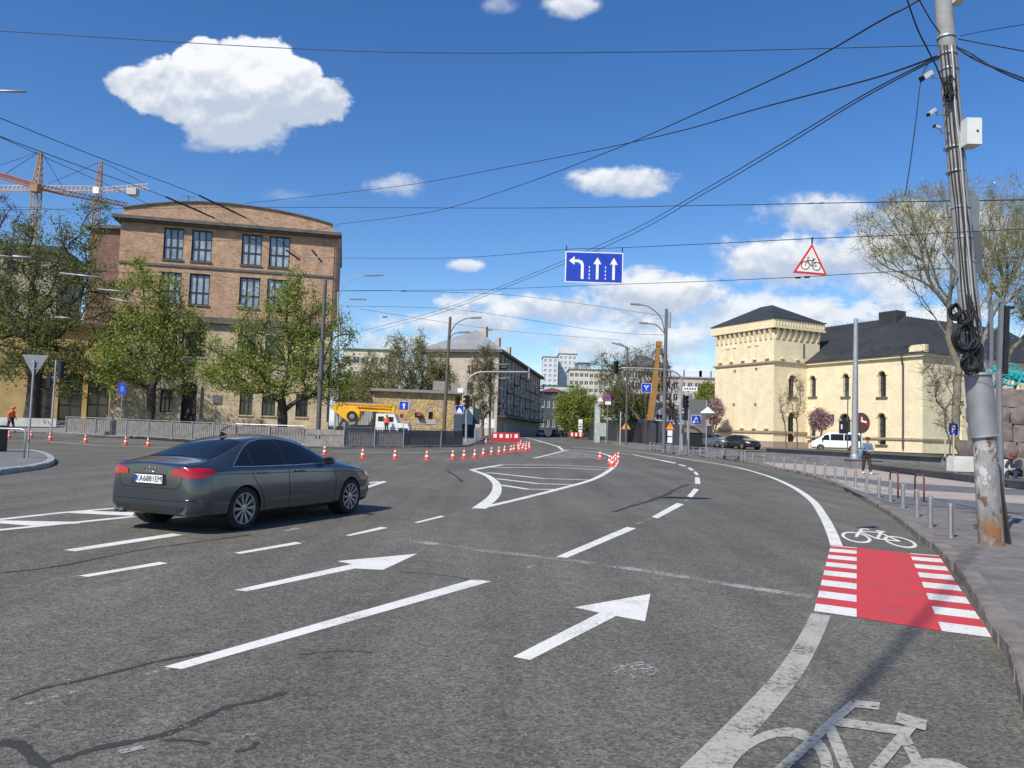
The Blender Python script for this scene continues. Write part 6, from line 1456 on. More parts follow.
for i, p in enumerate(sorted(CONE_R)): put_cone(p, f'orange and white cone at the right tip of the painted island, {ORD[i]} from the left', 'cones at the tip of the painted island')

# red and white water barrier
rb = mat('red_barrier_plastic', (.48, .025, .03), .5, var=.1)
for i, (px, py, lab) in enumerate([(501, 441.9, 'left'), (510, 441.8, 'right')]):
    p = G(px, py); o = empty('road_barrier', p); tag(o, f'{lab} red plastic road barrier with white panels in the middle of the street', 'barrier', 'red plastic barriers')
    mb = MB(); W2 = 1.02; mb.prism([(-W2, 0), (W2, 0), (W2, .28), (W2 * .95, .34), (W2 * .95, .95), (-W2 * .95, .95), (-W2 * .95, .34), (-W2, .28)], lambda u, v, d: (u, d, v), -.22, .22); mb.build('body', rb, o)
    mb = MB(); [mb.prism(rect(x - .16, x + .16, .42, .8), lambda u, v, d: (u, d, v), -.24, -.222) for x in (-.62, 0, .62)]; mb.build('panel', white_s, o)
p = G(576, 441, .12); o = empty('road_barrier', p); tag(o, 'small red and white striped board barrier under the round green tree', 'barrier'); mb = MB(); mb.box((0, 0, .75), (1.7, .06, .5)); [mb.box((x, 0, .4), (.06, .3, .8)) for x in (-.7, .7)]; mb.build('board', rb, o); mb = MB(); [mb.box((x, -.034, .75), (.22, .006, .4)) for x in (-.5, 0, .5)]; mb.build('panel', white_s, o)

# ------------------------------------------------------------------ signs
def sign_post(name, label, px, py, dz, head, cat='sign', r=.03, D=None, pm=None, group=None):
    p = gx(px, D, dz) if D else G(px, py, dz); o = empty(name, p); tag(o, label, cat, group); D = p.y; H = head(o, p); mb = MB(); mb.tube([(0, 0, 0), (0, 0, H)], r, 10); mb.build('pole', pm or galv, o, smooth=True, angle=40); return o
def plate(o, nm, c, w, h, m, border=None, shape='rect', rz=0, back=True):
    """flat sign plate facing -y in the local frame (rz turns it)"""
    cx, cy, cz = c; Rz = Matrix.Rotation(rz, 3, 'Z')
    def mp(u, v, d): q = Rz @ Vector((u, d, 0)); return (cx + q.x, cy + q.y, cz + v)
    if shape == 'rect': pl = rect(-w / 2, w / 2, -h / 2, h / 2); k = border or 0; inn = rect(-w / 2 + k, w / 2 - k, -h / 2 + k, h / 2 - k)
    elif shape == 'tri': pl = [(-w / 2, -h / 2), (w / 2, -h / 2), (0, h / 2)]; k = (border or 0); inn = [(-w / 2 + k * 1.73, -h / 2 + k), (w / 2 - k * 1.73, -h / 2 + k), (0, h / 2 - 2 * k)]
    elif shape == 'disc': pl = [(w / 2 * cos(t * pi / 12), w / 2 * sin(t * pi / 12)) for t in range(24)]; k = border or 0; inn = [(a * (1 - 2 * k / w), b * (1 - 2 * k / w)) for a, b in pl]
    return mp, pl, inn
def make_plate(o, nm, c, w, h, face, rim=None, k=.03, shape='rect', rz=0):
    mp, pl, inn = plate(o, nm, c, w, h, face, k, shape, rz); mb = MB(); mb.prism(pl, mp, -.008, .012); a = mb.build(nm, [rim or face], o); 
    if rim: mb = MB(); mb.prism(inn, mp, -.012, -.0085); mb.build('sign_face', face, a)
    mb = MB(); mb.prism(inn, mp, .0125, .015); mb.build('sign_back', grey_back, a)
    return a, mp
def glyph(parent, mp, polys, m, nm='symbol', d=-.0155):
    mb = MB()
    for q in polys: mb.prism(q, mp, d, -.0125)
    return mb.build(nm, m, parent)
def bus_or_ped(s=1.0): return [[(-.16 * s, -.2 * s), (-.04 * s, -.02 * s), (-.03 * s, .12 * s), (.05 * s, .12 * s), (.06 * s, -.02 * s), (.17 * s, -.2 * s), (.09 * s, -.2 * s), (.01 * s, -.06 * s), (-.08 * s, -.2 * s)], [(.01 * s + .05 * s * cos(t), .18 * s + .05 * s * sin(t)) for t in [i * pi / 4 for i in range(8)]]]
# yield sign seen from behind on the left island
def hd_(o, p):
    mp, pl, inn = plate(o, 'x', (0, .05, 3.25), .95, .80, None, 0, 'tri'); mb = MB(); mb.prism([(a, -b) for a, b in pl], mp, -.006, .006); mb.build('sign_plate', grey_back, o); mb = MB(); [mb.box((0, .03, z), (.2, .03, .04)) for z in (3.15, 3.4)]; mb.build('bracket', galv, o); return 3.45
sign_post('yield_sign', 'back of a triangular give way sign on a pale pole on the left kerb island', 27.5, 457.5, .14, hd_, r=.035, pm=pole_l)
# hoop rail and dark bin on the island
a = G(24, 458, .14); o = empty('guard_rail', a); tag(o, 'bent grey tube guard rail on the left kerb island beside the give way sign', 'railing'); hh_ = 1.0
mb = MB(); mb.tube([(0, 0, 0), (0, 0, hh_ - .15), (-.05, 0, hh_ - .04), (-.16, 0, hh_), (-4, .3, hh_)], .032, 8); mb.build('tube', galv, o, smooth=True)
p = G(0, 451.5, .14); o = empty('litter_bin', p); tag(o, 'dark square litter bin behind the bent guard rail at the left edge', 'bin'); mb = MB(); mb.box((-.2, 0, .5), (.62, .5, 1.0)); mb.build('body', black, o); mb = MB(); mb.box((-.2, 0, 1.03), (.68, .56, .05)); mb.build('lid', pole_g, o)
# traffic light builder
sig_dark = [mat('dark_red_lens', (.10, .01, .01), .3), mat('dark_amber_lens', (.10, .06, .01), .3), mat('dark_green_lens', (.01, .08, .04), .3)]
def signal_head(o, c, s=1.0, rz=0, n=3, hoods=True):
    M_ = Matrix.Rotation(rz, 3, 'Z'); C = Vector(c); mb = MB(); mb.box(C, (.30 * s, .2 * s, .30 * s * n), rz=rz); h = mb.build('signal_head', black, o)
    for i in range(n):
        z = C.z + (.30 * s) * ((n - 1) / 2 - i); q = M_ @ Vector((0, -.105 * s, 0)); mb = MB(); mb.lathe([(.10 * s, 0), (.06 * s, .02 * s), (.0001, .025 * s)], (C.x + q.x, C.y + q.y, z), 12, M=M_ @ Matrix.Rotation(radians(90), 3, 'X')); mb.build('lens', sig_dark[i % 3], h)
        if hoods:
            mb = MB(); pr = [(.115 * s * cos(radians(t)), .115 * s * sin(radians(t))) for t in range(-20, 201, 20)]
            for (u0, v0), (u1, v1) in zip(pr, pr[1:]):
                A = [M_ @ Vector((u, d, 0)) for u, d in ((u0, -.10 * s), (u1, -.10 * s), (u1, -.28 * s), (u0, -.28 * s))]; mb.add([(C.x + a_.x, C.y + a_.y, z + v) for a_, v in zip(A, (v0, v1, v1, v0))], [(0, 1, 2, 3)])
            mb.build('hood', black, h)
    return h
def tl_left(o, p):
    signal_head(o, (.38, 0, 4.75), 1.35, rz=radians(150)); signal_head(o, (-.42, 0, 3.95), 1.25, rz=radians(110)); return 5.4
sign_post('traffic_light', 'traffic light pole with two black heads beyond the cones at the far left', 51, 0, .12, tl_left, cat='traffic light', D=55, r=.06)
def sq_sign(face, glyphs, z, w, h, rim=white_s, rz=0, gm=white_s, H=None):
    def f(o, p):
        a, mp = make_plate(o, 'sign_plate', (0, -.06, z), w, h, face, rim, .03, rz=rz)
        if glyphs: glyph(a, mp, glyphs, gm)
        return H or z + h / 2
    return f
arrowup = [[(-.04, -.25), (.04, -.25), (.04, .05), (.14, .05), (0, .25), (-.14, .05), (-.04, .05)]]
sign_post('information_sign', 'blue and white rectangular sign on a thin pole before the brick building', 120, 0, .5, sq_sign(blue_s, [rect(-.12, .12, -.2, .2)], 3.3, .6, .95, rim=blue_s, gm=mat('pale_blue', (.1, .2, .5), .5)), D=62)
sign_post('turn_sign', 'blue square sign with white arrow on a thin pole before the truck crane', 402.5, 0, .12, sq_sign(blue_s, [[(-.06, -.25), (.06, -.25), (.06, .05), (.16, .05), (.02, .25), (-.16, .05), (-.06, .05)]], 3.1, .85, .8), D=67)
sign_post('parking_sign', 'small blue parking sign on a thin pole left of the rock monument', 953, 0, .45, sq_sign(blue_s, [[(-.1, -.18), (-.03, -.18), (-.03, -.03), (.06, -.03), (.12, .03), (.12, .14), (.06, .2), (-.1, .2)]], 2.05, .55, .75), D=43)
sign_post('crossing_sign', 'blue pedestrian crossing sign with white triangle on the pale post before the grey panel', 688.5, 0, .12, lambda o, p: (lambda am: (glyph(am[0], am[1], [[(-.30, -.26), (.30, -.26), (0, .27)]], white_s), glyph(am[0], am[1], bus_or_ped(.7), black, 'figure', -.019), 3.5)[-1])(make_plate(o, 'sign_plate', (.55, -.06, 2.65), .8, .8, blue_s, white_s, .03)), D=62, r=.055, pm=pole_l)
def tri_amber(z, w=.85):
    def f(o, p):
        a, mp = make_plate(o, 'sign_plate', (0, -.06, z), w, w * .87, yellow_s, mat('orange_rim', (.75, .2, .03), .5), .05, 'tri'); glyph(a, mp, [rect(-.03, .03, -.15, .12)], black); return z
    return f
sign_post('warning_sign', 'amber triangular roadworks sign on a pole before the dark hoarding', 625.5, 0, .12, tri_amber(2.0, 1.0), D=82)
sign_post('warning_sign', 'amber triangular roadworks sign above white plates beside the grey lamp post', 669.5, 0, .12, lambda o, p: (tri_amber(2.1, .75)(o, p), make_plate(o, 'plate', (0, -.06, 1.45), .42, .5, white_s), make_plate(o, 'plate', (0, -.06, .85), .42, .5, white_s), 2.2)[-1], D=68)
sign_post('priority_sign', 'white triangular sign and no parking disc on one pole before the hoarding', 607, 0, .12, lambda o, p: (make_plate(o, 'no_parking_disc', (.0, -.06, 4.9), .62, .62, mat('violet_blue', (.09, .05, .30), .5), mat('dull_red', (.45, .06, .08), .5), .08, 'disc'), make_plate(o, 'warning_plate', (-.85, -.06, 4.8), .8, .7, white_s, mat('dull_red', (.45, .06, .08), .5), .05, 'tri'), make_plate(o, 'plate', (0, -.06, 4.35), .6, .35, white_s), 5.3)[-1], D=84)
sign_post('stacked_sign', 'white stacked plates on a short pole under the round green tree', 580, 0, .12, lambda o, p: (make_plate(o, 'plate', (0, -.06, 2.5), .55, .6, white_s), make_plate(o, 'plate', (0, -.06, 1.8), .55, .6, white_s), glyph(make_plate(o, 'plate', (0, -.06, 1.1), .5, .55, white_s)[0], plate(o, 'x', (0, -.06, 1.8), 1, 1, None)[0], [rect(-.2, .2, -.08, .08)], black), 2.8)[-1], D=105)
sign_post('lane_sign', 'blue square sign with white arrows hanging by the yellow crane boom', 645, 0, .12, sq_sign(blue_s, [[(-.04, -.25), (.04, -.25), (.04, .0), (.18, .12), (.24, .1), (.2, .28), (.06, .22), (.11, .17), (0, .08), (-.11, .17), (-.06, .22), (-.2, .28), (-.24, .1), (-.18, .12), (-.04, .0)]], 5.95, 1.05, .95), D=80, pm=pole_g)
for px, lab, z in [(648 - 30, 'a', 0)]: pass
sign_post('pale_post', 'plain pale green post before the dark hoarding', 620, 0, .12, lambda o, p: 3.4, cat='post', D=80, r=.07, pm=mat('pale_green_steel', (.35, .42, .40), .6))
# notice board on hoarding
p = gx(601, 86); o = empty('notice_board', p); tag(o, 'pale framed notice board fixed in front of the dark hoarding', 'board'); mb = MB(); mb.box((0, 0, 1.55), (1.1, .06, 1.5)); mb.build('board', mat('notice_paper', (.36, .38, .34), .7, var=.35, scale=3), o); mb = MB(); [mb.box((x, .03, .8), (.08, .06, 1.6)) for x in (-.5, .5)]; mb.build('post', galv, o)
# grey advertising panel
p = gx(695.5, 72); o = empty('advertising_panel', p); tag(o, 'tall dark grey advertising panel seen from behind near the fortress tower', 'panel'); q1 = at(685, 399, 72); q2 = at(706, 433, 72)
mb = MB(); mb.span((q1.x - p.x, 0, q2.z - p.z), (q2.x - p.x, .35, q1.z - p.z)); mb.build('panel', mat('panel_grey', (.13, .13, .12), .6, var=.15), o); mb = MB(); mb.span((q1.x - p.x + .3, .1, 0), (q2.x - p.x - .3, .3, q2.z - p.z)); mb.build('foot', black, o)
mb = MB(); mb.span((q1.x - p.x, -.01, q2.z - p.z), (q2.x - p.x, -.003, q2.z - p.z + .5)); mb.build('base_strip', mat('rusty_strip', (.20, .15, .11), .8), o)
# signals and street name plate by the panel
def tl_r(o, p): signal_head(o, (-.42, 0, 2.95), .95, rz=radians(80)); signal_head(o, (.40, 0, 3.0), .95, rz=radians(-80)); return 5.4
sign_post('traffic_light', 'slim light pole with two small black signal heads left of the grey advertising panel', 680, 0, .12, tl_r, cat='traffic light', D=58, r=.06, pm=pole_l)
def tl_r2(o, p):
    signal_head(o, (-.22, 0, 4.0), 1.15, rz=radians(20)); a, mp = make_plate(o, 'name_plate', (.1, -.1, 5.05), 1.15, .34, white_s, None); glyph(a, mp, [rect(-.45 + .2 * i, -.33 + .2 * i, -.07, .07) for i in range(5)], black, 'lettering', -.012); return 5.2
sign_post('traffic_light', 'traffic light with white name plate on top before the grey advertising panel', 687.2, 0, .12, tl_r2, cat='traffic light', D=60, r=.06)
# small direction blade
p = gx(706, 70); o = empty('white_parasol', p); tag(o, 'white pointed parasol top between the advertising panel and the fortress tower', 'parasol'); q1 = at(707, 410, 70).z - p.z; mb = MB(); mb.lathe([(.7, q1 - .3), (.68, q1 - .25), (.0001, q1 + .3)], (.1, 0, 0), 8); mb.build('canopy', mat('white_canvas', (.60, .68, .70), .8), o); mb = MB(); mb.tube([(.0, 0, 0), (.0, 0, q1 + .9)], .06, 8); mb.build('pole', pole_l, o)

# hanging span-wire signs
def hang_sign(name, label, px, py, D, cat='sign', rz=0): p = at(px, py, D); o = empty(name, p, rz); tag(o, label, cat); return o
D1 = 16.3; o = hang_sign('lane_direction_sign', 'blue rectangular sign with three white lane arrows hanging on a wire over the road', 594, 267.5, D1, rz=radians(-1))
o.rotation_euler = (0, radians(-ROLL * 0), 0); wS, hS = mpx(58.5, D1), mpx(31.5, D1)
a, mp = make_plate(o, 'sign_plate', (0, 0, 0), wS, hS, blue_s, white_s, .022)
def arr(x, s=1): return [(x - .028, -.26), (x + .028, -.26), (x + .028, .07), (x + .085, .07), (x, .22), (x - .085, .07), (x - .028, .07)]
turn = [(-.28, -.26), (-.22, -.26), (-.22, .05), (-.25, .13), (-.33, .16), (-.42, .16), (-.42, .23), (-.54, .13), (-.42, .04), (-.42, .10), (-.34, .10), (-.29, .06), (-.28, .02)]
glyph(a, mp, [turn, arr(.07), arr(.42)], white_s, 'arrow'); glyph(a, mp, [rect(x - .01, x + .01, -.26 + i * .08, -.215 + i * .08) for x in (-.10, .245) for i in range(4)], white_s, 'lane_dash')
mb = MB(); [mb.tube([(x, 0, hS / 2), (x, 0, hS / 2 + .12)], .012, 6) for x in (-wS / 2 + .02, wS / 2 - .02)]; mb.build('hanger', black, o)
D2 = 11.4; o = hang_sign('cycle_warning_sign', 'white triangular sign with red border and black bicycle hanging on a wire over the road', 811, 259, D2); o.rotation_euler = (0, radians(3.2), 0)
wT = mpx(34.5, D2); hT = wT * .90; a, mp = make_plate(o, 'sign_plate', (0, 0, 0), wT, hT, mat('cream_white', (.72, .66, .60), .5), red_s, .028, 'tri')
mb = MB()
def mpb(u, v): return mp(u * .17 - .085, v * .17 - .105, -.016)
for cx in (0, 1): mb.tube([mpb(cx + .36 * cos(t * pi / 12), .36 * sin(t * pi / 12)) for t in range(25)], .0045, 5, cap=False)
for q in ([(0, 0), (.2, .62)], [(.13, .68), (.3, .72)], [(.2, .45), (.7, .5)], [(.2, .45), (.45, .02), (.72, .6)], [(.45, .02), (1, 0), (.7, .45)], [(.6, .64), (.84, .62)]): mb.tube([mpb(*w) for w in q], .005, 5)
mb.build('bicycle_symbol', black, a); mb = MB(); mb.tube([(0, 0, hT / 2), (0, 0, hT / 2 + .1)], .012, 6); mb.build('hanger', black, o)
# info boards by the hall
p = gx(847.5, 66, .12); o = empty('information_board', p); tag(o, 'black information board on a thin post beside the white van', 'board'); z1, z0 = at(845, 421, 66).z - p.z, at(845, 450, 66).z - p.z
mb = MB(); mb.tube([(0, 0, 0), (0, 0, at(847, 390, 66).z - p.z)], .05, 8); mb.build('post', pole_g, o); mb = MB(); mb.span((-.75, -.06, z1 - 1.1), (.0, -.01, z1)); mb.build('board', black, o); mb = MB(); mb.span((-.6, -.068, z1 - .7), (-.48, -.062, z1 - .3)); mb.build('marking', white_s, o)
p = gx(861, 68, .12); o = empty('round_emblem_sign', p); tag(o, 'round dark brown sign with red and white band behind the tall light grey mast', 'sign'); zc_ = at(861, 423, 68).z - p.z
mb = MB(); mb.prism([(.78 * cos(t * pi / 14), .92 * sin(t * pi / 14)) for t in range(28)], lambda u, v, d: (u, d, zc_ + v), 0, .12); mb.build('disc', mat('maroon', (.09, .04, .035), .6), o)
mb = MB(); mb.prism([(-.40, .78), (.1, .6), (.2, .2), (.6, .1), (.72, -.25), (.5, -.3), (.38, -.1), (-.05, 0), (-.12, .42), (-.5, .64)], lambda u, v, d: (u, d, zc_ + v), -.02, -.003); mb.build('band', mat('dull_red_band', (.32, .02, .02), .6), o); mb = MB(); mb.prism([(0, .55), (.12, .5), (.1, .25), (.5, .15), (.45, .0), (-.02, .1)], lambda u, v, d: (u, d, zc_ + v), -.04, -.022); mb.build('flash', white_s, o); mb = MB(); mb.tube([(0, .06, 0), (0, .06, zc_)], .06, 8); mb.build('post', pole_g, o)

# ------------------------------------------------------------------ hoarding
hm = mat('anthracite_hoarding', (.045, .045, .055), .7, var=.15, scale=1)
def hoarding(label, pts, ztop):
    P = [gx(x, D) for x, D in pts]; o = empty('hoarding_fence', P[0]); tag(o, label, 'fence'); O = o.location
    for i, (a, b) in enumerate(zip(P, P[1:])):
        n = max(1, round((b - a).length / 2.4)); 
        for j in range(n):
            p, q = a.lerp(b, j / n) - O, a.lerp(b, (j + .985) / n) - O; za = ztop[i] + (ztop[i + 1] - ztop[i]) * j / n; mb = MB(); mb.bar(p + Vector((0, 0, za / 2)), q + Vector((0, 0, za / 2)), .06, za); mb.build('panel', hm, o)
hoarding('long anthracite site hoarding behind the bare trees right of the street', [(589, 125), (613, 104), (635, 92), (649, 84), (672, 84), (712, 84)], [2.7, 2.9, 2.9, 2.7, 2.4, 2.3])
# ------------------------------------------------------------------ poles and lamps
def lamp_head(o, a, b, w=.32, m=None):
    mb = MB(); mb.bar(a, b, w, .12); h = mb.build('lamp_head', m or pole_g, o); return h
def mast(name, label, px, D, top, r0, r1, m, dz=.12, cat='pole', lean_px=None, arms=(), heads=(), group=None, arm_r=.035):
    p = gx(px, D, dz); t = at(top[0], top[1], D); o = empty(name, p); tag(o, label, cat, group); T = t - p
    mb = MB(); mb.tube([(0, 0, 0), T], [r0, r1], 14); mb.build('pole', m, o, smooth=True, angle=40)
    mb = MB(); mb.lathe([(r0 * 1.22, 0), (r0 * 1.22, .25), (r0, .32)], n=14); mb.build('foot', m, o, smooth=True, angle=40)
    for ar in arms:
        L = [at(x, y, D + dy) - p for x, y, dy in ar]; mb = MB(); mb.tube(spline(L, 4) if len(L) > 2 else L, arm_r, 7); mb.build('arm', m, o, smooth=True)
    for (x, y, x2, y2, dy) in heads: lamp_head(o, at(x, y, D + dy) - p, at(x2, y2, D + dy) - p, m=mat('lamp_head_grey', (.22, .23, .24), .5))
    return o
mast('trolley_pole', 'tall dark grey pole before the right end of the brick building', 317.5, 57, (325.5, 280), .19, .13, pole_g)
# double arm lamp behind it
mast('street_lamp', 'double armed lamp rising behind the dark pole at the brick building corner', 338, 78, (338, 292), .12, .09, pole_l, cat='street lamp', arms=[[(338, 300, 0), (345, 284, 0), (356, 277, 0), (366, 275.5, 0)], [(338, 310, 0), (344, 302, 0), (352, 299, 0)]], heads=[(364, 275.6, 383, 275, 0), (350, 299, 366, 299.5, 0)])
mast('street_lamp', 'brown double armed lamp post before the ochre stone building', 443, 62, (450.3, 317), .16, .11, mat('brown_pole', (.12, .09, .07), .7), cat='street lamp', arms=[[(448, 338, 0), (455, 325, 0), (465, 319, 0), (472, 317.8, 0)], [(448, 345, 0), (452, 335, 0), (460, 332.5, 0)]], heads=[(471, 317.9, 481.5, 317.6, 0), (458, 332.5, 470, 332, 0)], arm_r=.04)
mast('street_lamp', 'tall grey double armed lamp post right of the yellow crane boom', 663.5, 60, (666.4, 309), .17, .12, mat('mid_grey_pole', (.13, .13, .135), .6, .2), cat='street lamp', arms=[[(664.5, 333, 0), (661, 318, 0), (650, 307.5, 0), (640, 304.5, 0)], [(665, 334, 0), (657, 325.5, 0), (648, 323.5, 0)]], heads=[(641, 304.7, 630.5, 303.8, 0), (648, 323.4, 639.5, 322.8, 0)], arm_r=.04)
o = [q for q in COL.objects if q.name == 'street_lamp.002'][0] if 'street_lamp.002' in bpy.data.objects else None
mast('street_lamp', 'single dark lamp post over the bare trees left of the crane boom', 626, 78, (627.5, 348), .13, .09, pole_g, cat='street lamp', arms=[[(627.5, 352, 0), (624, 345.5, 0), (618, 343, 0)]], heads=[(628, 347.5, 612, 342.5, 0)])
mast('mast', 'tall plain light grey mast on the plinth before the hall', 854.6, 43.6, (855.9, 318.5), .20, .11, pole_l, dz=.6)
# antenna box on the tall lamp post
p = gx(663.5, 60, .12); t1 = at(669.5, 312, 60); t2 = at(669.5, 328, 60); o = empty('antenna_unit', t2); tag(o, 'slim pale antenna fixed near the top of the tall grey lamp post', 'antenna'); mb = MB(); mb.tube([(0, 0, 0), (0, 0, t1.z - t2.z)], .1, 8); mb.build('antenna', pole_l, o); mb = MB(); [mb.bar((0, 0, h), (-.3, 0, h), .05) for h in (.3, 1.0)]; mb.build('bracket', galv, o)
# signal mast arms across the street
D = 80; o = mast('signal_mast', 'grey signal mast with long curved arm over the street beside the ochre building', 466, 70, (466.6, 392), .11, .10, pole_l, cat='traffic light', arms=[[(466.6, 395, 0), (466.8, 385, 0), (470, 377.5, 0), (477, 373, 0), (486, 372, 0), (510, 372, 0), (529.5, 372, 0)]], arm_r=.09)
p = o.location; mb = MB(); mb.tube([at(529, 368, 70) - p, at(529, 378.5, 70) - p], .07, 8); mb.build('end_bracket', pole_l, o)
c = at(457.5, 403, 70) - p; signal_head(o, (c.x, c.y - .1, c.z), 1.35, rz=radians(15)); c = at(467.5, 402, 70) - p; signal_head(o, (c.x, c.y - .2, c.z), 1.35, rz=radians(-60))
a, mp = make_plate(o, 'sign_plate', tuple(at(459.5, 409.5, 69.7) - p), .75, .75, blue_s, white_s, .02); glyph(a, mp, [[(-.28, -.3), (.28, -.3), (0, .28)]], white_s)
mb = MB(); c = at(460.5, 390.5, 70) - p; mb.box(c, (.5, .3, .4)); mb.build('control_box', white_s, o)
o = mast('signal_mast', 'grey signal mast arm reaching left across the street to a black signal head', 682, 68, (681, 402), .10, .09, pole_l, cat='traffic light', arms=[[(681.5, 404, 0), (683, 385, 0), (680, 376, 0), (670, 370.5, 0), (650, 368.6, 0), (621, 368, 0)]], arm_r=.075)
p = o.location; c = at(616, 367.5, 68) - p; signal_head(o, (c.x, c.y, c.z), 1.25, rz=radians(8)); mb = MB(); mb.tube([c + Vector((0, .1, -.2)), c + Vector((.6, .1, 0))], .05, 6); mb.build('bracket', pole_l, o)
# receding poles with lamp arms on the left of the street
for i, (px, D, yt, yl) in enumerate([(489.5, 100, 364, 364.5), (492.5, 118, 372, 378), (497.5, 140, 380, 385.5), (500.5, 165, 388, 390)]):
    mast('street_lamp', ORD[i] + ' lamp post from the near end of the receding row left of the street', px, D, (px + 1.5, yt), .15, .11, pole_g if i % 2 == 0 else pole_l, cat='street lamp', arms=[[(px + 1.5, yl + .5, 0), (px + 8, yl, 0)]], heads=[(px + 6, yl, px + 19 - i * 1.5, yl - .5, 0)], group='lamp posts receding left of the street')
mast('street_lamp', 'slender lamp post with thin arm before the shaded block', 503.5, 150, (504.5, 397), .11, .08, pole_l, cat='street lamp', arms=[[(504.5, 398.5, 0), (514, 397.5, 0)]], heads=[(511, 397.6, 515.5, 397.5, 0)])
mast('street_lamp', 'pole on the right pavement just before the round green tree', 557, 190, (558, 396), .12, .08, pole_l, cat='street lamp', arms=[[(558, 397, 0), (549, 398, 0)]], heads=[(541 + 5, 398, 540, 397.6, 0)])
# transparent shelter and boards at the corner
p = gx(469, 88); o = empty('advertising_column', p); tag(o, 'pale blue lit poster stand behind the signal mast at the street corner', 'poster stand'); q1, q2 = at(463, 409, 88), at(472.5, 424, 88); mb = MB(); mb.span((q1.x - p.x, 0, q2.z - p.z), (q2.x - p.x, .25, q1.z - p.z)); mb.build('poster', mat('pale_blue_poster', (.50, .62, .68), .5, var=.2, scale=1.5), o); mb = MB(); mb.span((q1.x - p.x - .1, .02, 0), (q2.x - p.x + .3, .4, q2.z - p.z - .01)); mb.span((q2.x - p.x + .01, .0, q2.z - p.z), (q2.x - p.x + .8, .5, q1.z - p.z + .1)); mb.build('frame', mat('dark_teal', (.02, .05, .055), .5), o)
p = gx(457, 80); o = empty('kiosk_door', p); tag(o, 'dark blue metal cabinet at the right end of the ochre stone building', 'cabinet'); q1, q2 = at(454, 414, 80), at(461.5, 432, 80); mb = MB(); mb.span((q1.x - p.x, 0, 0), (q2.x - p.x, 1, q1.z - p.z)); mb.build('cabinet', mat('steel_blue', (.045, .065, .09), .6), o)
for px, y0, y1, D, w, lab in [(484, 418, 428, 105, 1.0, 'white board left of the receding lamp posts'), (491, 419, 428, 112, .9, 'white board right of the first lamp post in the row'), (520, 425, 431, 170, 1.6, 'white square sign far down the street above the cars'), (504.5, 425, 432, 140, .5, 'small white plate on a post before the shaded block')]:
    p = gx(px, D, .12); o = empty('white_board', p); tag(o, lab, 'sign'); z1, z0 = at(px, y0, D).z - p.z, at(px, y1, D).z - p.z; make_plate(o, 'plate', (0, -.05, (z0 + z1) / 2), w, z1 - z0, white_s); mb = MB(); mb.tube([(0, 0, 0), (0, 0, z1)], .04, 6); mb.build('pole', galv, o)
# shop front strip, dark kiosks at the far right side of the street
a, b = gx(563, 215), gx(586, 150); o = empty('shop_pavilion', a, atan2(b.y - a.y, b.x - a.x)); tag(o, 'dark low shop pavilion with brown roof behind the round green tree', 'building'); L = (b - a).length; mb = MB(); mb.span((0, 0, 0), (L, 5, 2.9)); mb.build('wall', mat('dark_shop', (.03, .032, .035), .5), o); mb = MB(); mb.span((-.4, -.8, 2.9), (L + .4, 5.4, 3.4)); mb.build('roof', mat('brown_fascia', (.13, .07, .05), .7), o)
for i, (px, D) in enumerate([(561, 150), (567.5, 145)]):
    p = gx(px, D, .12); o = empty('globe_sign', p); tag(o, ['left', 'right'][i] + ' white round light box before the dark shop pavilion', 'sign', 'white round light boxes'); z = at(px, 427, D).z - p.z; mb = MB(); mb.lathe([(.0001, -.7), (.45, -.5), (.62, 0), (.45, .5), (.0001, .7)], (0, 0, z), 12); mb.build('globe', white_s, o, smooth=True); mb = MB(); mb.tube([(0, 0, 0), (0, 0, z - .5)], .05, 6); mb.build('post', pole_g, o)
p = gx(596, 92, 0); o = empty('banner', p); tag(o, 'tall white and green banner standing behind the hoarding', 'banner'); q1, q2 = at(595, 404, 92), at(600, 424, 92); mb = MB(); mb.span((q1.x - p.x, 0, 0), (q2.x - p.x, .05, q1.z - p.z)); mb.build('cloth', mat('banner_cloth', (.42, .50, .47), .7, var=.35, scale=1.5), o); mb = MB(); mb.tube([(q1.x - p.x, 0, 0), (q1.x - p.x, 0, q1.z - p.z + .4)], .05, 6); mb.build('pole', galv, o)
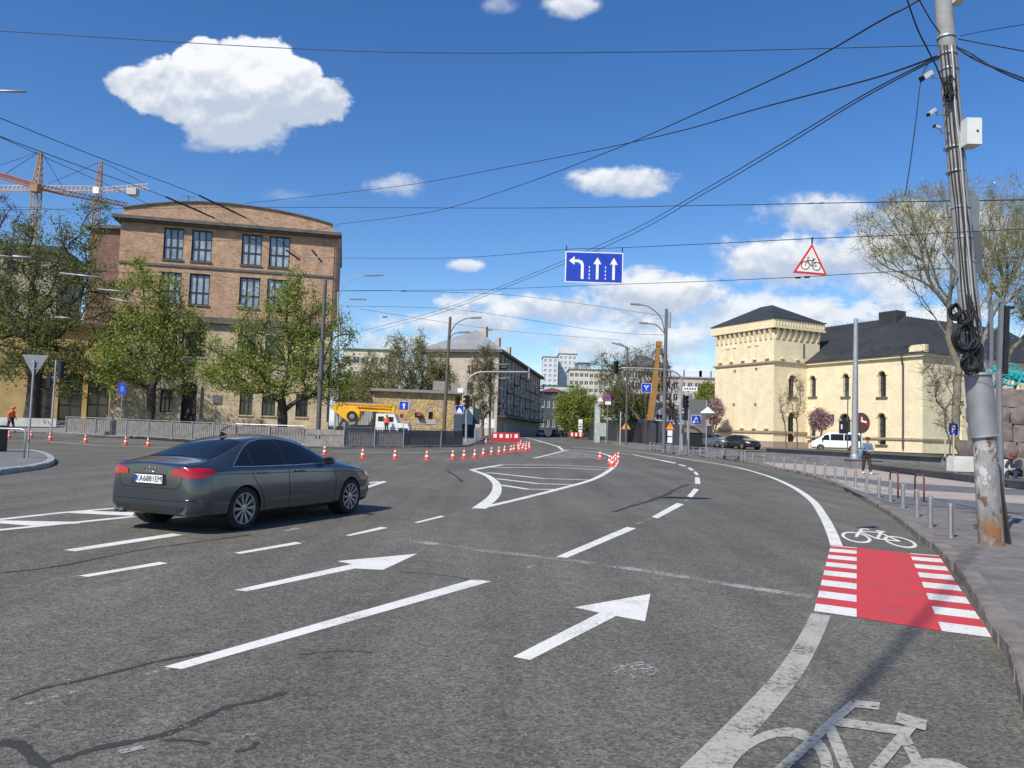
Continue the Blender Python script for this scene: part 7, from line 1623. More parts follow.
# ------------------------------------------------------------------ utility pole
PD = 11.9
pb0 = gx(988.5, PD, .12)
def PP(px, py, dy=0): return at(px, py, PD + dy)
up = empty('utility_pole', pb0); tag(up, 'tall leaning grey utility pole with peeling posters, cable coils and cameras on the right pavement', 'pole'); O = pb0
mat_pole = mat('concrete_pole', (.27, .27, .265), .8, var=.25, scale=3, bump=.3, bscale=40)
def mat_peel():
    m = bpy.data.materials.new('peeling_pole_base'); m.use_nodes = True; N, Lk, b = nodes_of(m); tc = N.new('ShaderNodeTexCoord')
    def nz(s, off): 
        mp = N.new('ShaderNodeMapping'); mp.inputs['Location'].default_value = (off, 0, 0); mp.inputs['Scale'].default_value = (1, 1, .55); Lk.new(tc.outputs['Object'], mp.inputs[0]); n = N.new('ShaderNodeTexNoise'); n.inputs['Scale'].default_value = s; n.inputs['Detail'].default_value = 6; n.inputs['Roughness'].default_value = .65; Lk.new(mp.outputs[0], n.inputs['Vector']); return n.outputs['Fac']
    def st(x, a, b_): n = N.new('ShaderNodeMapRange'); Lk.new(x, n.inputs[0]); n.inputs[1].default_value = a; n.inputs[2].default_value = b_; return n.outputs[0]
    def mixc(f, A, c): n = N.new('ShaderNodeMix'); n.data_type = 'RGBA'; Lk.new(f, n.inputs[0]); (Lk.new(A, n.inputs[6]) if not isinstance(A, tuple) else setattr(n.inputs[6], 'default_value', A)); n.inputs[7].default_value = c; return n.outputs[2]
    base = mixc(st(nz(5, 0), .4, .6), (.19, .19, .18, 1), (.29, .29, .28, 1)); r1 = mixc(st(nz(7, 5), .53, .57), base, (.13, .075, .045, 1))
    sx = N.new('ShaderNodeSeparateXYZ'); Lk.new(tc.outputs['Object'], sx.inputs[0])
    def M(op, a, b_): n = N.new('ShaderNodeMath'); n.operation = op; [(Lk.new(q, n.inputs[i]) if not isinstance(q, (int, float)) else setattr(n.inputs[i], 'default_value', q)) for i, q in enumerate((a, b_))]; return n.outputs[0]
    band = M('MULTIPLY', st(sx.outputs[2], .75, 1.0), st(sx.outputs[2], 1.65, 1.4)); w = M('MULTIPLY', st(nz(9, 9), .51, .54), band); c2 = mixc(w, r1, (.46, .46, .45, 1))
    low = M('MULTIPLY', st(sx.outputs[2], .55, .25), st(nz(6, 13), .38, .5)); c3 = mixc(low, c2, (.22, .105, .045, 1)); Lk.new(c3, b.inputs['Base Color']); b.inputs['Roughness'].default_value = .85
    bp = N.new('ShaderNodeBump'); Lk.new(nz(9, 9), bp.inputs['Height']); bp.inputs['Strength'].default_value = .5; bp.inputs['Distance'].default_value = .03; Lk.new(bp.outputs[0], b.inputs['Normal']); return m
def px_r(w): return w / 2 / FPX * PD
mb = MB(); cl = [(992, 550), (990, 520), (988.5, 500), (986.5, 470), (985, 445), (983.5, 433)]; mb.tube([PP(*c) - O for c in cl], [px_r(w) for w in (23, 22.5, 22, 21.5, 21, 21)], 28)
base = mb.build('pole_base', mat_peel(), up, smooth=True, angle=40); base.data.transform(Matrix.Identity(4))
mb = MB(); mb.tube([PP(983.7, 435) - O, PP(977.8, 374) - O], [px_r(25.2), px_r(24.5)], 28); mb.build('sleeve', mat('zinc_sleeve', (.24, .25, .255), .6, .3, var=.2, scale=2), up, smooth=True, angle=40)
mb = MB(); mb.tube([PP(984, 436.5) - O, PP(983.7, 434.5) - O], [px_r(26.5)] * 2, 28); mb.tube([PP(978, 375.5) - O, PP(977.8, 373) - O], [px_r(28)] * 2, 28); mb.build('collar', galv, up, smooth=True, angle=40)
mb = MB(); mb.tube([PP(980, 400) - O, PP(972, 340) - O, PP(960, 205) - O, PP(944.5, 15) - O, PP(935, -110) - O], [px_r(w) for w in (20, 19.5, 17, 16.5, 15)], 24); shaft = mb.build('shaft', mat_pole, up, smooth=True, angle=40)
mb = MB(); a = PP(1000, 500, -.02) - O; b = gx(1009, PD + .12, .12) - O; mb.bar(PP(998, 470, .05) - O, b, .10, .03); mb.bar(PP(998, 470, .05) - O, b + Vector((-.06, .12, 0)), .03, .10); mb.build('angle_brace', mat('dark_rust', (.05, .04, .035), .8), up)
# bands and conduits on the shaft
for x, y in [(953.5, 148), (956, 172), (960.5, 208), (963, 238), (965.5, 262), (967.5, 290), (969, 312), (970.5, 330), (949, 70), (947.5, 55), (946.2, 38)]:
    c = PP(x, y) - O; mb = MB(); mb.tube([c + Vector((0, 0, -.015)), c + Vector((0, 0, .015))], [px_r(19)] * 2, 20); mb.build('clamp_band', galv, up, smooth=True, angle=40)
for k, (dx, r, c) in enumerate([(-3.5, .012, wire_m), (0.5, .016, wire_m), (3.5, .02, galv), (6, .014, wire_m), (-6.5, .01, wire_m)]):
    mb = MB(); rnd = random.Random(k); L = []
    for t in range(13):
        f = t / 12; y = 45 + (365 - 45) * f; x = 947 + (975 - 947) * f + dx + rnd.uniform(-.9, .9); L.append(PP(x, y, -px_r(17) - .02) - O)
    mb.tube(spline(L, 3), r, 5); mb.build('conduit', c, up, smooth=True)
# white box, grey boxes
mb = MB(); q1, q2 = PP(954.5, 126), PP(969, 152); mb.span((q1.x - O.x, -.34, q2.z - O.z), (q2.x - O.x, -.10, q1.z - O.z)); bx = mb.build('equipment_box', mat('box_white', (.62, .63, .60), .6, var=.06), up); mb = MB(); mb.box((q2.x - O.x - .07, -.345, (q1.z + q2.z) / 2 - O.z), (.03, .01, .03)); mb.build('lock', black, bx)
mb = MB(); q1, q2 = PP(949, -6), PP(958, 7); mb.span((q1.x - O.x, -.25, q2.z - O.z), (q2.x - O.x, -.02, q1.z - O.z)); mb.build('small_box', mat('box_white', (.62, .63, .60), .6), up)
for (x1, y1, x2, y2, nm, m_) in [(968.5, 195, 979, 232, 'sign_back_plate', grey_back), (970, 232, 982, 273, 'sign_back_plate', mat('plate_dark', (.09, .10, .105), .6))]:
    a, b = PP(x1, y1, .16), PP(x2, y2, .16); mb = MB(); c = (a + b) / 2 - O; mb.box(c, (abs(b.x - a.x), .02, abs(a.z - b.z))); mb.build(nm, m_, up)
mb = MB(); mb.bar(PP(943, 253, -.1) - O, PP(957, 271, -.1) - O, .04, .03); mb.build('bracket', galv, up)
# cable coils
def coil(cx, cy, rx, ry, n, seed, nm='cable_coil', dy=-.22, r=.011):
    rnd = random.Random(seed); mb = MB(); c = PP(cx, cy, dy) - O
    for k in range(n):
        c = PP(cx + rnd.uniform(-1.6, 1.6), cy + rnd.uniform(-1.8, 1.8), dy + rnd.uniform(-.05, .03)) - O; a, b, ph, tl = rx * rnd.uniform(.5, 1.08), ry * rnd.uniform(.55, 1.08), rnd.uniform(-.4, .4), rnd.uniform(-.05, .05); L = []
        for t in range(25): th = t * pi / 12; L.append(c + Vector((a * cos(th + ph) + rnd.uniform(-1, 1) * .004 + tl * .3, tl + .02 * sin(2 * th), b * sin(th + ph) + tl * .2)))
        mb.tube(L, r, 5, cap=False)
    return mb.build(nm, wire_m, up, smooth=True)
coil(965, 338, .21, .23, 16, 1); coil(969.5, 362, .14, .17, 10, 2); coil(955, 311, .09, .13, 9, 3, dy=-.12); coil(963, 318, .14, .10, 7, 4); coil(949.5, 84, .07, .16, 6, 5, dy=-.16, r=.009); coil(948, 95, .05, .10, 5, 6, dy=-.16, r=.008)
mb = MB(); rnd = random.Random(9)
for k in range(9):
    L = [PP(972 + rnd.uniform(-6, 6), 300 + rnd.uniform(-12, 6), -.2) - O, PP(976 + rnd.uniform(-8, 6), 325, -.24) - O, PP(980 + rnd.uniform(-8, 6), 350, -.2) - O, PP(982 + rnd.uniform(-6, 4), 373, -.19) - O]; mb.tube(spline(L, 5), .009, 5)
mb.build('loose_cable', wire_m, up, smooth=True)
# cctv cameras
for (x0, y0, x1, y1, s) in [(921.5, 79, 931, 72.5, .07), (928, 115, 935, 109.5, .045), (934, 126, 939.5, 127.5, .04)]:
    a, b = PP(x0, y0, -.25) - O, PP(x1, y1, -.2) - O; mb = MB(); mb.bar(a, b, s * 1.1, s); c = mb.build('security_camera', mat('camera_white', (.55, .54, .50), .5), up); mb = MB(); mb.bar(a + (a - b) * .02, a - (a - b) * .12, s * 1.2, s * 1.1); mb.build('lens_hood', black, c); mb = MB(); mb.tube([b, b + Vector((.06, .05, -.06)), PP(945 if y0 < 100 else 950, y1 + 5, -.05) - O], .012, 6); mb.build('arm', galv, c)
# small signal/sign frame right of the pole (seen from the side)
tlp = gx(1003, PD + 1.2, .12); o = empty('sign_frame', tlp); tag(o, 'grey metal frame with dark panel beside the utility pole near the cable coils', 'sign frame'); T = lambda x, y: at(x, y, PD + 1.2) - tlp
mb = MB(); mb.bar(T(1001.5, 300), T(999, 372), .06, .06); mb.bar(T(990, 303), T(1001.5, 300), .08, .08); mb.bar(T(991, 305), T(990, 368), .06, .06); mb.tube([T(999, 370), Vector((-.02, 0, .0))], .05, 8); mb.build('frame', mat('frame_grey', (.20, .205, .21), .5, .3), o)
mb = MB(); mb.bar(T(1006, 306), T(1004, 374), .10, .08); mb.bar(T(1003, 308), T(1014, 307.5), .06, .04); mb.build('panel', black, o)

# ------------------------------------------------------------------ overhead wires
def wire(label, pts, r, group='overhead wires', k=8, D=None, name='overhead_wire', cat='wire', m=None):
    P = [at(x, y, d) for x, y, d in pts]; o = empty(name, P[0]); tag(o, label, cat, group); mb = MB(); L = spline(P, k) if len(P) > 2 else P; mb.tube([q - P[0] for q in L], r, 5); mb.build('cable', m or wire_m, o, smooth=True); return o
A_ = (932, 58)
wire('thin wire crossing the whole sky near the top', [(-120, 25, 14), (0, 31, 14), (350, 51, 13.6), (640, 52, 13), (860, 47.5, 12.2), (942, 45, 11.9)], .007)
wire('uppermost black cable running from the utility pole top down behind the dark pole', [(943, -14, 11.9), (905, 8, 12), (880, 21, 12.5), (800, 66, 15), (700, 112, 20), (610, 151, 28), (512, 188, 38), (430, 212, 46), (335, 224.5, 56)], .016)
wire('black cable from the utility pole over the curved gable parapet', [(942, 54, 11.9), (905, 68, 13), (860, 82, 15), (760, 108, 19), (680, 131, 25), (600, 149, 32), (512, 166, 42), (400, 186, 52), (245, 203.5, 62)], .018)
wire('upper strand of the twin cable running down behind the lane sign', [(942, 56, 11.9), (925, 63, 12.3), (860, 97, 15), (780, 145, 19), (700, 192, 25), (620, 236, 33), (512, 282, 46), (440, 310, 56), (360, 331.5, 66)], .013)
wire('lower strand of the twin cable running down behind the lane sign', [(943, 58, 11.9), (925, 65, 12.3), (860, 100, 15), (780, 149, 19), (700, 196, 25), (620, 240, 33), (512, 285, 46), (440, 313, 56), (372, 332, 65)], .013)
wire('thin span wire passing just above the small white cloud', [(-100, 211, 45), (245, 207.5, 40), (512, 208, 33), (700, 205.5, 28), (830, 203, 24), (1040, 199.5, 18)], .014)
wire('span wire that carries the lane sign and the cycle warning sign', [(335, 258, 30), (450, 258, 22), (565, 249.5, 17.2), (594, 248.6, 16.3), (623, 247.6, 15.6), (720, 243.2, 13), (811, 238.6, 11.4), (900, 235, 10.6), (1040, 228, 9.8)], .006)
wire('lower thin span wire under the lane sign', [(345, 291, 34), (460, 290, 28), (600, 285, 22), (700, 281.5, 19), (800, 277, 16), (850, 274, 15), (960, 268, 13.5)], .007)
wire('thin distant wire over the hipped roof block', [(340, 306, 60), (460, 310, 62), (600, 331, 64), (664, 335, 60)], .014)
wire('lowest thin wire over the street', [(360, 309, 66), (500, 330, 75), (620, 340, 80)], .014)
wire('wire from the dark pole by the brick building to the curved lamp arms', [(325, 291, 57), (370, 290.5, 58), (404, 291, 60), (520, 296, 64), (664, 316, 60)], .016)
wire('vertical loose cable hanging left of the utility pole', [(928, 64, 11.9), (921, 80, 11.8), (916, 120, 11.8), (910, 165, 11.9), (905, 196, 12)], .008)
wire('cable rising to the top edge left of the utility pole', [(945, 90, 11.7), (937, 68, 11.6), (928, 50, 11.5), (918, 30, 11.3), (908, 2, 11.1), (902, -20, 11)], .012)
wire('upper right cable from the utility pole to the top right corner', [(960, 36, 11.9), (990, 30, 11), (1040, 22, 10)], .006)
wire('middle right cable from the utility pole', [(958, 39, 11.9), (990, 45, 11.3), (1040, 54, 10.4)], .009)
wire('thick lashed cable bundle going right from the utility pole', [(953, 44, 11.9), (966, 54, 11.7), (985, 64, 11.4), (1006, 72, 11), (1040, 85, 10.5)], .016)
wire('twisted second cable of the lashed bundle right of the utility pole', [(953, 46, 11.9), (968, 52, 11.6), (984, 62, 11.5), (1003, 73, 11.1), (1040, 88, 10.5)], .010)
wire('cable leaving over the top edge behind the utility pole', [(948, 42, 11.9), (932, 22, 11.8), (915, -8, 11.6)], .010)
# trolley wires at the left with their white section insulators
wire('upper trolley wire descending from the left edge to the brick building', [(-40, 100, 26), (0, 118, 28), (100, 158, 36), (199, 195.5, 46), (246, 218, 52), (290, 249, 57), (306, 262, 60)], .018, 'trolley wires')
wire('middle trolley wire descending from the left edge over the crane', [(-40, 120, 26), (0, 136.5, 28), (80, 166, 34), (166, 197, 44), (214, 218, 50), (290, 262, 58), (318, 288, 62)], .018, 'trolley wires')
wire('third trolley wire ending behind the curved gable', [(0, 137, 28.6), (60, 164, 33), (110, 186, 39), (150, 205, 45)], .014, 'trolley wires')
wire('thin wire rising to the crane at the far left edge', [(-30, 172, 30), (0, 165, 32), (38, 152, 36)], .010, 'trolley wires')
wire('thin horizontal wire across the dark tree at the left edge', [(-30, 208, 50), (60, 210, 50), (150, 236, 52), (246, 240, 54), (340, 226, 56)], .013, 'trolley wires')
wire('long wire with white insulators crossing the dark left tree', [(-30, 250, 24), (0, 254, 26), (60, 264, 32), (92, 276, 38), (130, 294, 46), (165, 306, 52)], .02, 'trolley wires')
wire('thin wire at mid height before the green trees', [(0, 268, 30), (110, 272, 40), (220, 276, 50), (320, 300, 57)], .010, 'trolley wires')
for i, (a, b, D, lab) in enumerate([((199, 195.5), (246, 218), 46, 'right thick black trolley wire coupling over the brick gable'), ((166, 197), (214, 218), 44, 'left thick black trolley wire coupling over the brick gable'), ((286, 250), (300, 260), 57, 'right short black coupling before the upper windows'), ((312, 250), (322, 262), 57, 'short black coupling by the rounded brick corner')]):
    wire(lab, [(a[0], a[1], D), (b[0], b[1], D + 6 if i < 2 else D + 1)], .055 if i < 2 else .07, 'trolley wire couplings', name='wire_coupling', cat='coupling')
for i, (x0, y0, x1, y1, D) in enumerate([(0, 255.5, 31, 257.5, 27), (60, 273, 101, 277.5, 34), (98, 289, 128, 292, 42), (110, 298, 134, 303, 46), (306, 257, 334, 257.5, 56), (55, 317, 70, 318, 40)]):
    wire(ORD[i] + ' white tubular wire insulator from the left', [(x0, y0, D), (x1, y1, D)], .045 if i != 4 else .03, 'white wire insulators', name='wire_insulator', cat='insulator', m=pole_l)
for i, (x, y, D) in enumerate([(811, 203.2, 24.6), (822, 203, 24.3), (798, 277.6, 16.2), (807, 277, 16.0), (404, 291, 60), (385, 317, 62), (490, 330, 75)]):
    wire('small dark wire insulator, ' + ORD[i] + ' in the set over the road', [(x - 2.5, y + .1, D), (x + 2.5, y - .1, D)], .022 if D < 30 else .05, 'small dark wire insulators', name='wire_insulator', cat='insulator')
wire('short lamp arm end entering at the left edge', [(-20, 90.5, 20), (26, 91.5, 20)], .035, name='lamp_arm', cat='lamp arm', m=pole_l, group=None)

# mast behind the viewer whose shadow crosses the cycle lane
sh = Vector((-3.55, -2.97, 0)); o = empty('street_lamp', sh); tag(o, 'tall lamp mast behind the viewer that throws the long shadow over the cycle lane', 'street lamp'); dist = (Vector((7.2, 11.9)) - Vector((sh.x, sh.y))).length
mb = MB(); mb.tube([(0, 0, 0), (0, 0, dist * math.tan(SUN_EL))], [.05, .025], 12); mb.build('pole', pole_l, o, smooth=True)

# ------------------------------------------------------------------ tower cranes
rust_c = mat('crane_orange', (.40, .15, .05), .7, var=.3, scale=.2); rust_w = mat('crane_cream', (.55, .42, .34), .7, var=.2, scale=.2)
def lattice(mb, a, b, w, n, t=.22, tri=False, taper=1.0):
    a, b = Vector(a), Vector(b); d = (b - a).normalized(); upv = Vector((0, 0, 1)) if abs(d.z) < .9 else Vector((0, 1, 0)); s = d.cross(upv).normalized(); u = s.cross(d).normalized()
    cor = [(-1, -1), (1, -1), (1, 1), (-1, 1)] if not tri else [(-1, -1), (1, -1), (0, 1)]; W = lambda f: w / 2 * (1 + (taper - 1) * f)
    R_ = [[a.lerp(b, i / n) + s * x * W(i / n) + u * y * W(i / n) for x, y in cor] for i in range(n + 1)]; k = len(cor)
    for j in range(k): mb.bar(R_[0][j], R_[-1][j], t)
    for i in range(n):
        for j in range(k):
            mb.bar(R_[i][j], R_[i][(j + 1) % k], t * .6); mb.bar(R_[i][j], R_[i + 1][(j + 1) % k], t * .6)
DC = 230
def crane(label, mx_, D, ytop, yj, jibs, apex, m1, m2, w=2.0, cw=None, cab=None):
    p = gx(mx_, D); o = empty('tower_crane', p); tag(o, label, 'crane', 'tower cranes'); P = lambda x, y, dy=0: at(x, y, D + dy) - p; j = P(mx_, yj)
    mb = MB(); lattice(mb, (j.x, 0, 0), (j.x, 0, j.z), w, 22); mb.build('mast', m1, o)
    mb = MB(); ap = P(*apex); lattice(mb, (j.x, 0, j.z), (ap.x, 0, ap.z), w, 6, taper=.25); mb.build('apex', m1, o)
    for (x0, y0, x1, y1, n, wd, dy) in jibs: mb = MB(); lattice(mb, P(x0, y0), P(x1, y1, dy), wd, n, .2, tri=True); mb.build('jib', m2, o)
    mb = MB(); 
    for x, y, dy in cab or []: mb.tube([P(apex[0], apex[1]), P(x, y, dy)], .09, 4)
    mb.build('stay', wire_m, o)
    if cw: a, b = P(cw[0], cw[1]), P(cw[2], cw[3]); mb = MB(); mb.span((a.x, -1.5, b.z), (b.x, 1.5, a.z)); mb.build('counterweight', mat('counterweight', (.45, .44, .40), .8), o)
    mb = MB(); mb.box((j.x + .6, -1.5, j.z - 1.2), (2.2, 2.2, 2.4)); mb.build('cab', white_s if cw else m1, o)
crane('nearer rusty tower crane with long dark jib at the far left', 37, 230, 0, 186, [(37, 186, -14, 171, 22, 1.6, 0), (37, 186, 66, 193, 8, 1.4, 10), (66, 193, 128, 205, 14, 1.3, 30)], (41, 151), mat('crane_yellow_rust', (.34, .20, .08), .7, var=.3, scale=.2), rust_c, cab=[(2, 176, 0), (66, 193, 10)])
crane('farther tower crane with cream jib and pale counterweight over the dark tree', 98, 290, 0, 189, [(98, 189, -12, 188, 26, 2.2, 0), (98, 190, 148, 186, 10, 1.8, 0)], (101.5, 161.5), mat('crane_yellow_rust', (.34, .20, .08), .7), rust_w, cw=(128.5, 188.5, 137.5, 195.5), cab=[(48, 184, 0), (146, 184, 0)])
# ------------------------------------------------------------------ yellow telescopic boom behind the hoarding
p = gx(652, 89); o = empty('crane_boom', p); tag(o, 'raised yellow telescopic crane boom behind the bare trees', 'crane'); P = lambda x, y: at(x, y, 89) - p
yb = mat('ochre_boom', (.30, .155, .04), .6, var=.25, scale=1); mb = MB(); mb.bar(P(649.5, 424), P(655.5, 375), .65, .7); mb.build('boom_base', yb, o); mb = MB(); mb.bar(P(655.0, 378), P(658.6, 345), .45, .5); mb.build('boom_top', yb, o); mb = MB(); mb.box(P(658.9, 344), (.6, .6, .6)); mb.bar(P(658.9, 343), P(661, 392), .06); mb.build('boom_head', yb, o); mb = MB(); mb.span((-1.6, -1, 0), (1.8, 1.5, P(650, 424).z + .1)); mb.build('chassis', black, o)

# ------------------------------------------------------------------ truck crane
TDp = 77; p = gx(372, TDp, .12); o = empty('truck_crane', p); tag(o, 'yellow truck crane with white cab parked behind the board fences', 'truck'); P = lambda x, y, dy=0: at(x, y, TDp + dy) - p
cabm = mat('cab_white', (.72, .73, .74), .5, var=.08)
c0, c1 = P(377, 432), P(397, 414); mb = MB(); mp = lambda u, v, d: (u, d, v); zc0, zc1 = P(385, 432).z, P(385, 414).z
mb.prism([(P(377, 430).x, zc0 - .3), (P(408.5, 430).x, zc0 - .3), (P(411, 428).x, zc0 + .35), (P(409, 424).x, P(409, 424).z), (P(399, 423).x, P(399, 423).z), (P(396, 415).x, zc1), (P(378, 415).x, zc1)], mp, -1.1, 1.1); mb.build('cab', cabm, o)
for s in (-1.112,):
    for (x0, y0, x1, y1) in [(380, 416.5, 385.5, 421.5), (388, 417, 395, 422)]: a, b = P(x0, y0), P(x1, y1); mb = MB(); mb.span((a.x, s - .01, b.z), (b.x, s + .006, a.z)); mb.build('window', glass_c, o)
a, b = P(400, 428), P(409, 433); mb = MB(); mb.span((a.x, -1.13, b.z), (b.x, -1.02, a.z)); mb.build('wheel_arch', black, o)
for x in (342, 350, 404): c = P(x, 432); mb = MB(); mb.lathe([(.52, -.2), (.52, .2), (.3, .22), (.0001, .22)], (c.x, -.95, .52), 20, M=Matrix.Rotation(radians(90), 3, 'X')); mb.build('wheel', rubber, o)
mb = MB(); a, b = P(340, 425), P(378, 431); mb.span((a.x, -1.1, .75), (b.x, 1.1, b.z + .2)); mb.span((P(352, 425).x, -.9, b.z + .2), (P(372, 425).x, .9, P(365, 425).z)); mb.build('chassis', black, o)
mb = MB(); mb.prism([(P(331.5, 408).x, P(331.5, 408).z), (P(337, 405).x, P(337, 405).z), (P(358, 407).x, P(358, 407).z), (P(361, 411).x, P(361, 411).z), (P(360, 420).x, P(360, 420).z), (P(350, 422).x, P(350, 422).z), (P(342, 416).x, P(342, 416).z)], mp, -.6, .6); mb.build('turret', crane_y, o)
mb = MB(); mb.bar(P(335, 407), P(395, 409.5), .62, .6); mb.build('boom_section', crane_y, o); mb = MB(); mb.bar(P(394, 410), P(408, 413.5), .4, .42); mb.build('boom_section', mat('crane_yellow_dark', (.55, .30, .03), .6), o)
mb = MB(); lattice(mb, P(338, 404) + Vector((0, -.3, 0)), P(392, 407) + Vector((0, -.3, 0)), .3, 14, .06); mb.build('jib_extension', crane_y, o)
c = P(353.5, 416.3); mb = MB(); mb.lathe([(.28, -.12), (.5, -.14), (.52, 0), (.5, .14), (.28, .12)], (c.x, -.78, c.z), 22, M=Matrix.Rotation(radians(90), 3, 'X'), cap=False); sw = mb.build('spare_wheel', rubber, o); mb = MB(); mb.lathe([(.29, .06), (.0001, .08)], (c.x, -.78, c.z), 18, M=Matrix.Rotation(radians(90), 3, 'X')); mb.build('rim', rim_m, sw)
mb = MB(); c = P(402, 416); mb.box(c + Vector((0, -.2, 0)), (.3, .3, .4)); mb.tube([P(404, 413.5), c], .02, 5); mb.build('hook_block', mat('dark_red', (.12, .02, .02), .6), o)
# ------------------------------------------------------------------ turquoise cannon on the monument
tq = mat('turquoise_paint', (.03, .34, .36), .5, var=.15); Cp = at(1004, 386.5, 37.6); o = empty('cannon', Cp); tag(o, 'turquoise wheeled cannon on top of the rough stone monument', 'cannon')
for dy, nm in ((-.5, 0), (.5, 1)):
    mb = MB(); R_ = .52; mb.tube([(R_ * cos(t * pi / 14), dy, R_ + .02 + R_ * sin(t * pi / 14)) for t in range(29)], .045, 6, cap=False); mb.lathe([(.09, -.08), (.09, .08)], (0, dy, R_ + .02), 10, M=Matrix.Rotation(radians(90), 3, 'X'))
    for k in range(12): t = k * pi / 6; mb.bar((0, dy, R_ + .02), (R_ * cos(t), dy, R_ + .02 + R_ * sin(t)), .035)
    mb.build('wheel', tq, o, smooth=False)
mb = MB(); mb.tube([(-.5, 0, .80), (.1, 0, .72), (1.6, 0, .52)], [.11, .13, .17], 14); mb.lathe([(.13, -.04), (.13, .04)], (-.5, 0, .80), 12, M=Matrix.Rotation(radians(90), 3, 'Y')); mb.build('barrel', tq, o, smooth=True, angle=40)
mb = MB(); mb.tube([(0, -.5, .54), (0, .5, .54)], .05, 8); [mb.bar((0, y, .54), (2.0, y * .6, .15), .09, .2) for y in (-.22, .22)]; mb.build('carriage', tq, o)
# ------------------------------------------------------------------ kick scooter at the kerb
p = G(731, 459.2, .12); o = empty('kick_scooter', p); tag(o, 'black electric kick scooter parked on the pavement by the right kerb', 'scooter')
for x in (-.45, .45): mb = MB(); mb.lathe([(.08, -.03), (.12, -.025), (.12, .025), (.08, .03), (.0001, .03)], (x, 0, .12), 16, M=Matrix.Rotation(radians(90), 3, 'X')); mb.build('wheel', rubber, o)
mb = MB(); mb.box((.02, 0, .16), (.75, .17, .06)); mb.box((.46, 0, .3), (.28, .14, .08)); mb.build('deck', mat('scooter_green', (.05, .10, .09), .5), o); mb = MB(); mb.tube([(-.45, 0, .12), (-.36, 0, .45), (-.26, 0, 1.15)], .025, 8); mb.build('stem', black, o); mb = MB(); mb.tube([(-.26, -.24, 1.15), (-.26, .24, 1.15)], .018, 8); mb.build('handlebar', black, o)
# ------------------------------------------------------------------ people
skin_t = mat('skin', (.42, .25, .18), .6, var=.06)
def skin_obj(verts, edges, radii, m, name, parent, sub=2, root=0):
    me = bpy.data.meshes.new(name); me.from_pydata([tuple(v) for v in verts], edges, []); o = bpy.data.objects.new(name, me); COL.objects.link(o)
    o.modifiers.new('k', 'SKIN'); sv = me.skin_vertices[0].data
    for i, r in enumerate(radii): sv[i].radius = (r, r) if not isinstance(r, tuple) else r; sv[i].use_root = (i == root)
    s = o.modifiers.new('s', 'SUBSURF'); s.levels = sub; s.render_levels = sub
    dg = bpy.context.evaluated_depsgraph_get(); dg.update(); m2 = bpy.data.meshes.new_from_object(o.evaluated_get(dg)); bpy.data.objects.remove(o)
    m2.materials.clear(); m2.materials.append(m); m2.polygons.foreach_set('use_smooth', [True] * len(m2.polygons)); o2 = bpy.data.objects.new(name, m2); COL.objects.link(o2); o2.parent = parent; return o2
